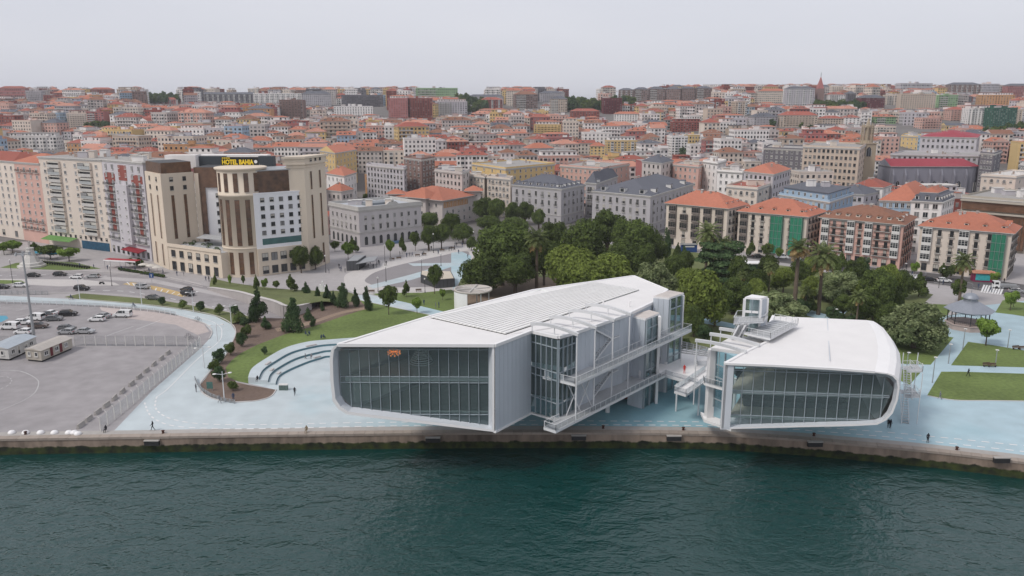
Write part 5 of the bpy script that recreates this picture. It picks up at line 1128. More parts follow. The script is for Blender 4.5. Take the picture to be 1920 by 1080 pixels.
# ---------------------------------------------------------------- blue house, slate and orange house, bronze office, church
def simple(px_, h, z0, wk, roof, rk, name, desc, where, cols, fl, wd=(1.2, 1.7), st='white', rise=3.5, balc=False, clutter=5, extra=None, m=None, mans=False):
    A, B, C = (P(a, c, z0+h) for a, c in px_); A.z = B.z = C.z = 0; q = quad(A, B, C); r = shell(name, q, z0, h, wk, desc, where, m=m); fh = h/fl
    for (a, c, nc) in ((A, B, cols[0]), (B, C, cols[1])):
        if nc: facade(r, a, c, z0+.2, fh, fl, nc, lambda i, j, cw: [(win(min(wd[0], cw*.6), min(wd[1], fh*.62), st, 1, (i*5+j*3) % 4 == 0), fh*.22, 0)]+([(balcony(min(1.9, cw*.9), .5), fh*.2, 0)] if balc and (i+j) % 2 == 0 else []), .7, .7)
    z = z0+h+.4
    if roof == 'hip': b = MB(); hip(b, q, z, rise, rmt(rk), .5); b.build('roof', r); onroof(r, offs(q, -3), z+rise*.5, clutter, 'cca')
    elif roof == 'gable': b = MB(); hip(b, q, z, rise, rmt(rk), .4, gable=True, wallm=wm(wk)); b.build('roof', r); onroof(r, offs(q, -3), z+rise*.5, clutter, 'cca')
    elif roof == 'mansard':
        b = MB(); i_ = offs(q, -2.2); z2 = z+3.2; o_ = offs(q, .1)
        for k in range(4): b.face([h3(o_[k], z), h3(o_[(k+1) % 4], z), h3(i_[(k+1) % 4], z2), h3(i_[k], z2)], rmt('slate'))
        b.build('mansard', r); b = MB(); hip(b, i_, z2, 1.8, rmt(rk), .2); b.build('roof', r)
        for (a, c, nc) in ((A, B, cols[0]), (B, C, cols[1])):
            e = (c-a).normalized(); n = n2(e)
            for i in range(max(0, nc)): p = lerp(a, c, (i+.5)/nc)-n*.4; put(top_roof(r), dormer_mesh('w', 'slate', 1.4, 1.9, 1.8), (p.x, p.y, z), e)
        onroof(r, offs(q, -3), z2+.6, clutter, 'cca')
    else:
        b = MB(); b.prism([p.xy for p in offs(q, -.35)], z-.1, z+.08, rmt(rk)); b.build('roof', r); b = MB(); o_ = offs(q, -.05)
        for k in range(4): b.beam(h3(o_[k], z+.35), h3(o_[(k+1) % 4], z+.35), .25, .9, m or wm(wk))
        b.build('parapet', r); onroof(r, offs(q, -1.5), z, clutter, 'cbbva')
    if extra: extra(r, q, z)
    return r
def attic(inset, hh, wk, cols, rk='slate', ov=.5):
    def f(r, q, z):
        q2 = offs(q, -inset); b = MB(); b.prism([p.xy for p in q2], z, z+hh, wm(wk)); b.build('attic', r); b = MB(); b.prism([p.xy for p in offs(q2, ov)], z+hh, z+hh+.3, rmt(rk)); b.build('attic_roof', r)
        for (a, c, nc) in ((q2[0], q2[1], cols[0]), (q2[1], q2[2], cols[1])): facade(r, a, c, z+.3, 3, 1, nc, lambda i, j, cw: [(win(1.1, 1.6, 'white', 1), .1, 0)], .5, .5)
        onroof(r, offs(q2, -1), z+hh+.3, 6, 'cba')
    return f
simple([(1461, 366), (1555, 380.5), (1600, 366)], 18.5, 0, 'blue', 'flat', 'grey', 'corner_house', 'light blue house with set back top floor', 'behind the green netted seafront house', (9, 6), 5, (1.4, 2.0), extra=attic(1.6, 2.8, 'blue', (7, 4)))
simple([(1650, 377), (1725, 379.5), (1755, 366)], 19.5, 0, 'blue', 'hip', 'orange', 'corner_house', 'pale blue house with orange roof and skylights', 'behind the brown roofed seafront house', (6, 3), 6, (1.3, 2.1), rise=6, clutter=8)
simple([(1709, 378), (1766.7, 381), (1790, 371)], 20, 0, 'white', 'mansard', 'orange', 'corner_house', 'white house with slate mansard and orange cap', 'behind the two right seafront houses', (3, 5), 6, (1.9, 2.3), clutter=6)
rB = simple([(1804, 371), (1935, 381), (1990, 366)], 19.5, 0, 'cream', 'flat', 'grey', 'office_building', 'long dark bronze glass office block with stone bands', 'at the right edge', (0, 0), 5, clutter=10, m=mat('travertine', (.42, .38, .32), .8, .1, .6))
A, B, C = (P(a, c, 19.5) for a, c in ((1804, 371), (1935, 381), (1990, 366)))
for a, c in ((A, B), (B, C)):
    e = (c-a).normalized(); n = n2(e)
    for (z0, z1) in ((1, 13.9), (15.3, 18.4)): b = MB(); b.beam(h3(a+e*.5+n*.5, (z0+z1)/2), h3(c-e*.5+n*.5, (z0+z1)/2), 1.0, z1-z0, M_brg); b.build('curtain_glass', rB)
    for k in range(20): b = MB(); p = lerp(a, c, (k+.5)/20)+n*1.1; b.beam(h3(p, 1), h3(p, 12.6), .12, .12, M_fdark, up=n); b.build('mullion', rB)
    for z in (14.4, 18.9): b = MB(); b.beam(h3(a+n*.9, z), h3(c+n*.9, z), 1.8, .6, MATS['travertine']); b.build('stone_band', rB)
# more hand placed houses of the near quarters: eave corners in the picture, height over ground z0
def gz(px_): p = PT(*px_); return p
HN = [  # A, B, C, h, z0, wall, roof, roofcol, cols, floors, desc, where
 ([(687, 311), (757, 318), (762, 315)], 21, 2, 'grey', 'flat', 'grey', (11, 1), 7, 'pale grey block with regular small windows', 'behind the civic building'),
 ([(757, 297), (790, 301), (815, 297)], 25, 2, 'brown', 'flat', 'brown', (4, 4), 8, 'tall brown rounded block with stone balconies', 'right behind the red roofed hall'),
 ([(815, 321), (866, 327), (880, 321)], 20, 2, 'stone', 'flat', 'slate', (7, 2), 6, 'stone block with grey set back attic', 'above the red roofed hall'),
 ([(874, 330), (908, 334), (914, 331)], 18, 1, 'cream', 'flat', 'grey', (5, 1), 6, 'narrow cream block with clutter on its roof', 'right of the stone block'),
 ([(913, 334), (957, 338), (962, 334)], 19, 0, 'cream', 'flat', 'grey', (6, 1), 6, 'cream block with central balconies', 'left of the slate roofed bank block'),
 ([(612, 326), (645, 331), (668, 324)], 20, 0, 'white', 'hip', 'orange', (4, 4), 5, 'white house with orange roof', 'just right of the hotel tower'),
 ([(612, 357), (640, 360), (662, 356)], 14, 0, 'stone', 'hip', 'orange', (3, 3), 3, 'low stone house with orange roof', 'behind the civic building by the hotel'),
 ([(600, 283), (628, 288), (668, 281)], 24, 3, 'yellow', 'gable', 'orange', (5, 6), 7, 'large yellow house with orange gabled roof', 'above the hotel tower'),
 ([(885, 309), (948, 318), (1040, 309)], 19, 4, 'yellow', 'flat', 'grey', (4, 9), 6, 'ochre yellow block with glazed galleries', 'above the slate roofed bank'),
 ([(1050, 312), (1130, 318), (1180, 309)], 18, 4, 'pink', 'flat', 'grey', (9, 5), 5, 'pale pink long block with small square windows', 'behind the bank rear wing'),
 ([(1204, 303), (1240, 307), (1262, 302)], 19, 6, 'stone', 'hip', 'slate', (4, 3), 5, 'stone house with slate hipped roof', 'behind the bank with large dormers'),
 ([(1262, 310), (1310, 314), (1325, 308)], 18, 5, 'pink', 'flat', 'grey', (5, 2), 5, 'pale rose block with flat roof', 'right of the stone house with slate roof'),
 ([(1318, 304), (1345, 308), (1362, 303)], 22, 3, 'white', 'flat', 'white', (3, 2), 6, 'bright white block with few windows', 'behind the leftmost seafront house'),
 ([(1345, 322), (1392, 325), (1396, 321)], 21, 1, 'white', 'flat', 'grey', (4, 1), 6, 'white block with crimson panels between its windows', 'above the leftmost seafront house'),
 ([(1362, 351), (1420, 356), (1446, 347)], 19, 0, 'cream', 'flat', 'red', (5, 4), 5, 'cream corner house with red terrace roof', 'between the first two seafront houses'),
 ([(1395, 322), (1450, 328), (1482, 318)], 23, 1, 'grey', 'hip', 'orange', (6, 6), 6, 'pale blue grey house with low orange roof', 'behind the blue house'),
 ([(1432, 279), (1522, 283), (1528, 277)], 25, 5, 'dgrey', 'flat', 'grey', (9, 1), 8, 'grey purple office slab with flat roof', 'left of the big beige block'),
 ([(1506, 276), (1612, 280), (1624, 272)], 27, 6, 'beige', 'flat', 'grey', (12, 3), 8, 'big beige stone block with many square windows', 'left of the church tower'),
 ([(1560, 362), (1620, 366), (1650, 360)], 16, 0, 'grey', 'hip', 'slate', (6, 3), 4, 'low grey house with slate roof', 'right of the blue house'),
 ([(1596, 350), (1655, 353), (1672, 347)], 18, 0, 'white', 'hip', 'red', (6, 2), 5, 'white house with red roof', 'below the church tower'),
 ([(1726, 257), (1832, 259), (1838, 253)], 20, 14, 'grey', 'hip', 'crimson', (11, 1), 5, 'pale grey hall with crimson roof', 'above the long church'),
 ([(1690, 256), (1724, 258), (1728, 254)], 17, 13, 'yellow', 'flat', 'grey', (4, 1), 5, 'yellow block', 'left of the hall with crimson roof'),
 ([(1840, 330), (1905, 334), (1960, 325)], 16, 2, 'cream', 'flat', 'white', (5, 4), 4, 'pale house with round tank on its roof', 'at the right edge above the bronze office'),
 ([(1838, 288), (1864, 290), (1878, 285)], 22, 6, 'dgrey', 'flat', 'grey', (4, 2), 7, 'dark grey tower block', 'right of the long church'),
 ([(1670, 291), (1835, 294), (1850, 288)], 19, 6, 'grey', 'flat', 'grey', (16, 2), 6, 'long grey institutional block', 'directly behind the long church'),
]
for (pp_, h, z0, wk, rf, rk, cols, fl, desc, where) in HN:
    simple(pp_, h, z0, wk, rf, rk, 'apartment_building', desc, where, cols, fl, (1.3, 1.7), 'dark' if wk in ('stone', 'grey', 'beige') else 'white', balc=wk in ('cream', 'brown'), clutter=7)
# the long church with its tower
YC = 470.0; c0, c1 = PY(1668, 345, YC), PY(1815, 345, YC); zc = 3.0; zt_ = PY(1700, 312, YC).z
ch = empty('church', ((c0.x+c1.x)/2, YC+8, zc)); reg(ch, 'grey church with buttresses, pointed windows and red roof', 'beside its tall tower on the right', 'church'); HAND.append((Vector(((c0.x+c1.x)/2, YC+8, 0)), 32))
M_chst = mat('church_stone', hx('8f8f9a', .84), .9, .12, .5, .1, streak=1)
qn = [Vector((c0.x, YC, 0)), Vector((c1.x, YC, 0)), Vector((c1.x, YC+17, 0)), Vector((c0.x, YC+17, 0))]
b = MB(); b.prism([p.xy for p in qn], zc-3, zt_, M_chst); b.lathe([(8.5, zc-3), (8.5, zt_)], M_chst, 12, (c1.x, YC+8.5, 0), R(-90), R(90), False); b.build('wall', ch)
b = MB(); hip(b, qn, zt_, 4, rmt('crimson'), .6, gable=True, wallm=M_chst); b.lathe([(9, zt_), (0, zt_+3.9)], rmt('crimson'), 12, (c1.x, YC+8.5, 0), R(-90), R(90), False); b.build('roof', ch)
def lancet(w, h):
    def fn(b):
        r = w/2; arc = [(r*1.0-w*(1-math.cos(t)), -.05, h-w*.86+w*math.sin(t)) for t in (0, .35, .7, 1.047)]; arc2 = [(-x, y, z) for x, y, z in arc[::-1]]
        b.face([(-r, -.05, 0), (r, -.05, 0)]+arc+arc2[1:], M_pane); b.box(-.1, .1, -.12, -.051, 0, h-.4, M_chst)
        for s in (-r-.2, r): b.box(s, s+.2, -.2, 0, 0, h-w*.8, M_trim)
    return shm(('pointed_window', w, h), fn)
facade(ch, qn[0], qn[1], zc+3.2, 5, 1, 6, lambda i, j, cw: [(lancet(2.2, 6.0), 0, 0)], 1, 2)
for k in range(7): b = MB(); x = lerp(c0.x+1.2, c1.x-2, k/6); b.prism([(x-.45, YC-1.6), (x+.45, YC-1.6), (x+.45, YC), (x-.45, YC)], zc-3, [zt_-5, zt_-5, zt_-1.5, zt_-1.5], M_chst); b.build('buttress', ch)
for a in (-60, -20, 20, 60): p = Vector((c1.x+8.55*math.cos(R(a)), YC+8.5+8.55*math.sin(R(a)), 0)); inst('pointed_window', lancet(1.6, 6.5), ch, (p.x, p.y, zc+3), R(a+90))
b = MB(); qa = [Vector((c0.x, YC-7, 0)), Vector((c1.x-8, YC-7, 0)), Vector((c1.x-8, YC-.1, 0)), Vector((c0.x, YC-.1, 0))]; b.prism([p.xy for p in qa], zc-3, [zc+1.2, zc+1.2, zc+3, zc+3], M_chst, rmt('red')); b.build('aisle', ch)
# tower
YT = 462.0; t0, t1 = PY(1610, 340, YT), PY(1637, 340, YT); zt0 = 2.0; zt1_ = PY(1625, 270, YT).z; wT = t1.x-t0.x; tw = empty('church_tower', ((t0.x+t1.x)/2, YT+wT/2, zt0)); reg(tw, 'slender beige stone church tower with octagonal lantern', 'rising left of the long grey church', 'tower')
M_tw = mat('tower_stone', hx('b3a48f', .84), .9, .1, .5, .1, streak=1); b = MB(); b.box(t0.x, t1.x, YT, YT+wT, zt0-2, zt1_, M_tw)
b.box(t0.x-.4, t1.x+.4, YT-.4, YT+wT+.4, zt1_, zt1_+.6, M_tw); b.box(t0.x-.25, t1.x+.25, YT-.25, YT+wT+.25, zt0+13, zt0+13.5, M_tw); b.build('shaft', tw)
cx = (t0.x+t1.x)/2; e = Vector((1, 0, 0))
put(tw, lancet(2.6, 5.5), (cx, YT-.02, zt1_-7), e); put(tw, lancet(1.3, 4.5), (cx-1.4, YT-.02, zt0+4), e); put(tw, lancet(1.3, 4.5), (cx+1.4, YT-.02, zt0+4), e)
for k in range(8):
    a = R(22.5+45*k); p = Vector((cx+3.0*math.cos(a), YT+wT/2+3.0*math.sin(a), 0)); b = MB(); b.beam(h3(p, zt1_+.5), h3(p, zt1_+10), .55, .55, M_tw, up=(0, 1, 0)); b.tube(h3(p, zt1_+10), h3(p, zt1_+12), .35, M_tw, 6, .03); b.build('lantern_pier', tw)
b = MB(); b.lathe([(3.3, zt1_+.6), (3.3, zt1_+2)], M_tw, 8, (cx, YT+wT/2, 0), sm=False); b.lathe([(3.3, zt1_+9.2), (3.4, zt1_+10.2), (2.6, zt1_+10.3)], M_tw, 8, (cx, YT+wT/2, 0), sm=False); b.lathe([(1.7, zt1_+.6), (1.7, zt1_+9.3), (0, zt1_+15)], M_tw, 8, (cx, YT+wT/2, 0), sm=False); b.build('lantern', tw)
# ================================================================ the city climbing the hill
GUARD = []      # sight lines kept open in front of the buildings that are built one by one
for (pp_, h, z0, wk, rf, rk, cols, fl, desc, where) in HN:
    GUARD.append((pp_[0][0], pp_[2][0], pp_[1][1]+34, P(pp_[1][0], pp_[1][1], z0+h).y))
GUARD += [(1600, 1840, 345, 455), (1461, 1600, 395, 300), (1804, 1990, 430, 290), (960, 1310, 400, 345), (1516, 1556, 176, 1285)]
def fwin(b, A, B, z0, fh, nf, cw, far, rnd, sty, wk):
    """windows, blinds and balcony bands of one face of a distant house"""
    L_ = (B-A).length; e = (B-A).normalized(); n = n2(e); nc = max(1, int(L_/cw)); w = min(1.3, L_/nc*.5); h = fh*.52; off = n*.06
    lit = [M_pane, M_pane, M_pane2, M_fdark]
    for i in range(nc):
        c = A+e*(L_*(i+.5)/nc); gal = sty == 2 and i % 3 == 1
        for j in range(nf):
            ww = w*(1.6 if sty == 3 and i % 2 else 1); z = z0+fh*j+fh*.26; p = c-e*ww/2+off; q = c+e*ww/2+off
            if gal:
                g = n*.55; b.ifaces([h3(c-e*w, z-.7), h3(c+e*w, z-.7), h3(c+e*w, z+h+.3), h3(c-e*w, z+h+.3), h3(c-e*w+g, z-.7), h3(c+e*w+g, z-.7), h3(c+e*w+g, z+h+.3), h3(c-e*w+g, z+h+.3)], [(4, 5, 6, 7), (0, 4, 7, 3), (5, 1, 2, 6)], M_frame); p = c-e*w*.8+g*1.08; q = c+e*w*.8+g*1.08
            b.face([h3(p, z), h3(q, z), h3(q, z+h), h3(p, z+h)], lit[rnd.randrange(3)])
            if not far and not gal: b.face([h3(p+off*.4-e*.1, z+h), h3(q+off*.4+e*.1, z+h), h3(q+off*.4+e*.1, z+h+.14), h3(p+off*.4-e*.1, z+h+.14)], M_frame)
    if sty in (1, 3):
        for j in range(nf):
            z = z0+fh*j-.12; t0, t1 = (.12, .88) if sty == 1 else (.05, .48); a, c = A+e*(L_*t0), A+e*(L_*t1); g = n*.9; m = M_trim if sty == 3 else wm(wk)
            b.ifaces([h3(a, z), h3(c, z), h3(c+g, z), h3(a+g, z), h3(a+g, z+.95), h3(c+g, z+.95)], [(3, 2, 5, 4), (0, 1, 2, 3)], m)
def farhouse(pos, w, d, th, h, nf, wk, rf, rk, rnd, stuff=None, big=False, drop=3):
    """stuff: the shared builders (merged); otherwise a thing of its own"""
    e = Vector((math.cos(th), math.sin(th), 0)); u = Vector((-math.sin(th), math.cos(th), 0)); z0 = pos.z
    A = Vector((pos.x, pos.y, 0))-e*w/2; B = A+e*w; q = [A, B, B+u*d, A+u*d]
    bw, br, bx, bc = stuff if stuff else (MB(), MB(), MB(), MB())
    bw.prism([p.xy for p in q], z0-drop, z0+h, wm(wk), bottom=False)
    far = pos.y > 750; fh = (h-.4)/nf; sty = rnd.choice((0, 0, 1, 2, 3)); cw = rnd.uniform(2.3, 3.2)
    fwin(bx, A, B, z0, fh, nf, cw, far, rnd, sty, wk)
    if rnd.random() < .8: fwin(bx, B, B+u*d, z0, fh, nf, cw, far, rnd, 0, wk)
    if rnd.random() < .8: fwin(bx, A+u*d, A, z0, fh, nf, cw, far, rnd, 0, wk)
    z = z0+h
    if rf in ('hip', 'gable'):
        rise = min(w, d)*rnd.uniform(.2, .27); r1, r2, _ = hip(br, q, z, rise, rmt(rk), .5, gable=rf == 'gable', wallm=wm(wk))
        for k in range(rnd.randrange(1, 4)): p = lerp(r1, r2, rnd.uniform(-.3, 1.3))+u*rnd.uniform(-2, 2); chimney(bc, p, z+rise*.55, rnd.uniform(.8, 1.6), .8)
        if rnd.random() < .5:
            for k in range(rnd.randrange(1, 4)):
                p = A+e*(w*(k+.7)/4)+u*1.6; bc.box(p.x-.7, p.x+.7, p.y, p.y+2.0, z+.2, z+1.7, M_trim); bc.box(p.x-.45, p.x+.45, p.y-.05, p.y, z+.6, z+1.4, M_pane); bc.box(p.x-.85, p.x+.85, p.y-.2, p.y+2.2, z+1.7, z+1.9, rmt(rk))
        if rnd.random() < .6:
            for k in range(rnd.randrange(1, 4)): p = lerp(A, B, rnd.uniform(.2, .8))+u*(d*.25); zz_ = z+rise*.52; bc.box(p.x-.4, p.x+.4, p.y-.5, p.y+.5, zz_-.4, zz_+.12, M_frame)
    else:
        br.prism([p.xy for p in offs(q, .15)], z, z+.7, wm(wk), rmt(rk), bottom=False)
        for k in range(rnd.randrange(2, 6)):
            p = lerp(lerp(q[0], q[1], rnd.uniform(.15, .85)), lerp(q[3], q[2], rnd.uniform(.15, .85)), rnd.random()); a, c, hh = rnd.uniform(.8, 2.6), rnd.uniform(.8, 2), rnd.uniform(1, 2.8); bc.box(p.x-a, p.x+a, p.y-c, p.y+c, z+.6, z+.7+hh, wm(rnd.choice(('white', 'grey', 'stone', wk)))); bc.box(p.x-a-.15, p.x+a+.15, p.y-c-.15, p.y+c+.15, z+.7+hh, z+.9+hh, rmt(rnd.choice(('grey', 'orange', 'slate'))))
        if rnd.random() < .35:
            q2 = offs(q, -1.8); br.prism([p.xy for p in q2], z+.7, z+3.2, wm(rnd.choice(('white', wk))), bottom=False); hip(br, q2, z+3.2, 1.2, rmt('orange'), .4) if rnd.random() < .5 else br.prism([p.xy for p in offs(q2, .4)], z+3.2, z+3.5, rmt(rk)); fwin(bx, q2[0], q2[1], z+.6, 2.5, 1, 3, far, rnd, 0, wk)
    if rnd.random() < .3: p = lerp(A, B, rnd.random())+u*d*.5; bc.tube((p.x, p.y, z), (p.x, p.y, z+5), .06, M_gsteel, 3)
    if stuff: return None
    r = empty('apartment_block' if big else 'house', (pos.x, pos.y+d/2, z0)); bw.build('wall', r); br.build('roof', r); bx.build('windows', r, kind='stuff')
    if bc.f: bc.build('chimneys', r, kind='stuff')
    return r
NUM = {1: 'one', 2: 'two', 3: 'three', 4: 'four', 5: 'five', 6: 'six', 7: 'seven', 8: 'eight', 9: 'nine', 10: 'ten', 11: 'eleven', 12: 'twelve'}
def zone(p):
    x, y = proj(p); c = next(n for lim, n in ((285, 'above the left apartment row'), (480, 'above the hotel sign'), (690, 'right of the hotel'), (950, 'above the red hall'), (1200, 'above the bank roofs'), (1430, 'left of the beige block'), (1670, 'around the church tower'), (9999, 'right of the church tower')) if x < lim)
    t = 'lower slope' if y > 285 else 'mid slope' if y > 235 else 'upper slope'
    return t+' '+c
def fdesc(nf, wk, rf, rk, big):
    r = {'hip': 'hip', 'gable': 'gabled', 'flat': 'flat'}[rf]; col = ROOFS[rk][0]
    return '%s %s, %s %s roof,' % (WALLS[wk][0], 'block' if big else 'house', col if rf != 'flat' else '', r) if rf != 'flat' else '%s %s, flat roof,' % (WALLS[wk][0], 'block' if big else 'house')
# blocks one can single out on the slope: left, right, roofline, foot (picture), depth, wall, roof shape, roof colour, storeys
SPEC = [(780, 858, 165, 186, 'green', 'flat', 'slate', 6, 14), (128, 165, 212, 243, 'cream', 'flat', 'red', 7, 12), (165, 197, 209, 243, 'rose', 'flat', 'red', 7, 14), (525, 570, 187, 226, 'brown', 'flat', 'brown', 11, 16),
 (728, 766, 184, 226, 'rose', 'flat', 'red', 10, 13), (768, 812, 184, 228, 'brick', 'flat', 'red', 10, 13), (818, 878, 190, 220, 'grey', 'flat', 'red', 7, 13), (626, 700, 199, 222, 'white', 'flat', 'slate', 6, 12), (566, 622, 173, 202, 'grey', 'hip', 'slate', 7, 16),
 (476, 566, 175, 198, 'white', 'flat', 'grey', 6, 12), (640, 720, 178, 205, 'dgrey', 'flat', 'brown', 8, 16), (964, 1010, 174, 208, 'brown', 'hip', 'brown', 8, 18), (1012, 1058, 172, 196, 'grey', 'hip', 'slate', 7, 16), (1030, 1064, 182, 216, 'beige', 'hip', 'slate', 9, 14), (1070, 1124, 205, 225, 'brick', 'hip', 'red', 5, 14),
 (1130, 1166, 184, 218, 'maroon', 'flat', 'brown', 9, 20), (1160, 1188, 166, 196, 'brown', 'hip', 'slate', 8, 14), (1189, 1216, 165, 195, 'brown', 'hip', 'slate', 8, 14), (1217, 1246, 164, 194, 'brown', 'hip', 'slate', 8, 14), (1247, 1276, 164, 194, 'brown', 'hip', 'slate', 8, 14), (1277, 1304, 163, 192, 'brown', 'hip', 'slate', 8, 14), (1305, 1334, 163, 190, 'brown', 'hip', 'slate', 8, 14),
 (1473, 1526, 163, 202, 'grey', 'hip', 'slate', 9, 14), (1424, 1472, 168, 198, 'cream', 'hip', 'orange', 6, 14), (1552, 1586, 174, 200, 'white', 'hip', 'red', 7, 14), (1587, 1604, 172, 198, 'dgrey', 'hip', 'slate', 7, 14), (1612, 1660, 180, 208, 'maroon', 'hip', 'slate', 6, 14), (1661, 1686, 178, 202, 'cream', 'flat', 'grey', 6, 12), (1687, 1752, 176, 210, 'beige', 'flat', 'grey', 8, 14),
 (1754, 1798, 178, 206, 'green', 'flat', 'white', 6, 14), (1684, 1752, 156, 172, 'grey', 'flat', 'brown', 4, 14), (1780, 1836, 156, 178, 'brown', 'hip', 'slate', 6, 16), (1837, 1876, 157, 180, 'grey', 'flat', 'orange', 6, 14), (1886, 1930, 158, 185, 'rose', 'hip', 'slate', 6, 14), (1838, 1900, 178, 202, 'ochre', 'flat', 'red', 6, 14),
 (1813, 1856, 203, 238, 'white', 'flat', 'red', 8, 14), (1857, 1906, 202, 243, 'dgreen', 'flat', 'slate', 9, 14), (1907, 1950, 205, 240, 'beige', 'flat', 'grey', 8, 14), (1780, 1812, 202, 232, 'pink', 'hip', 'red', 6, 14), (1724, 1768, 221, 246, 'pink', 'flat', 'red', 4, 12), (1540, 1582, 218, 240, 'beige', 'hip', 'red', 4, 12), (1583, 1612, 219, 238, 'white', 'hip', 'red', 4, 12), (1640, 1680, 222, 236, 'green', 'hip', 'orange', 3, 12), (1642, 1680, 239, 257, 'cream', 'flat', 'orange', 3, 12),
 (50, 78, 170, 195, 'grey', 'flat', 'slate', 8, 14), (0, 48, 163, 186, 'rose', 'hip', 'red', 6, 14), (168, 210, 165, 178, 'brick', 'hip', 'red', 4, 14), (376, 480, 174, 196, 'dgrey', 'hip', 'slate', 6, 14), (276, 334, 184, 200, 'rose', 'hip', 'red', 4, 14), (18, 108, 255, 288, 'white', 'flat', 'grey', 4, 14), (1000, 1052, 233, 256, 'yellow', 'flat', 'brown', 5, 12), (1137, 1196, 263, 292, 'yellow', 'flat', 'grey', 5, 12), (1105, 1135, 269, 300, 'yellow', 'hip', 'orange', 4, 12),
 (1260, 1316, 228, 252, 'brick', 'flat', 'white', 5, 12), (1256, 1290, 255, 300, 'white', 'flat', 'grey', 8, 12), (876, 944, 178, 200, 'grey', 'hip', 'slate', 6, 14), (902, 944, 184, 210, 'brick', 'hip', 'red', 8, 14), (1150, 1200, 210, 232, 'white', 'hip', 'orange', 4, 12), (1410, 1460, 215, 242, 'grey', 'hip', 'slate', 6, 14), (1462, 1532, 212, 242, 'beige', 'hip', 'red', 6, 14), (1376, 1402, 190, 222, 'beige', 'flat', 'red', 7, 12)]
rs = random.Random(11)
for k, (x0, x1, yt, yb, wk, rf, rk, nf, d) in enumerate(SPEC):
    p = PT((x0+x1)/2, yb-4); a = PY(x0, yt, p.y); c = PY(x1, yt, p.y); th = rs.uniform(-.12, .2)
    h = max(7, a.z-p.z-(2.0 if rf == 'hip' else .6)); w = c.x-a.x-d*abs(math.sin(th))*.8
    GUARD.append((x0, x1, yb-3, p.y)); HAND.append((p+Vector((0, d/2, 0)), max(w, d)*.56))
    r = farhouse(p, max(8, w), d, th, h, nf, wk, rf, rk, rs, big=True, drop=8); reg(r, '%s-storey %s' % (NUM[nf], fdesc(nf, wk, rf, rk, True)), zone(p+Vector((0, 0, h))), 'building', 'apartment blocks on the hill', at=p)
# hillside church spire on the ridge
p = PT(1535, 196); b = MB(); sp = empty('church_tower', p); reg(sp, 'small brown brick church spire on the skyline', 'on the ridge above the beige block', 'tower'); w = 4.2; zt = PY(1535, 166, p.y).z; b.box(p.x-w, p.x+w, p.y-w, p.y+w, p.z-3, zt, wm('brown')); b.build('shaft', sp)
b = MB(); b.lathe([(w*1.3, zt), (.1, PY(1535, 143, p.y).z)], wm('rose'), 4, (p.x, p.y, 0), R(45), R(405), False); b.build('spire', sp); b = MB(); b.beam((p.x, p.y, PY(1535, 143, p.y).z-.5), (p.x, p.y, PY(1535, 136, p.y).z), .4, .4, M_iron, up=(0, 1, 0)); b.build('cross', sp)
# everything between: rows of houses following the contours
rc = random.Random(5); WPAL = ['white']*10+['cream']*8+['grey']*4+['beige']*2+['yellow']*3+['pink']*3+['brick']*2+['ochre']+['rose']*2+['stone']*4+['blue']; RPAL = ['orange']*5+['terra']*6+['red']*6+['brown']*6+['slate']*3
def noise2(x, y, s): return math.sin(x*.009*s+1.3)*math.cos(y*.011*s+.4)+.5*math.sin((x+y)*.017*s)
WOODS = [(175, 335, 166, 196), (0, 45, 180, 192), (708, 772, 172, 190), (856, 912, 178, 214), (1060, 1132, 186, 210), (1525, 1612, 196, 215), (1840, 1925, 244, 280), (168, 210, 237, 256), (1148, 1190, 184, 200), (930, 960, 232, 250)]
def inwood(x, y): return any(a < x < c and y0 < y < y1 for a, c, y0, y1 in WOODS)
cand = []
def start(pxx): return interp(pxx, [(-600, 440), (-100, 380), (0, 362), (280, 312), (290, 300), (600, 312), (612, 400), (660, 480), (900, 475), (950, 462), (1310, 462), (1320, 350), (1460, 372), (1600, 340), (1800, 330), (2600, 300)])
y = 300.0
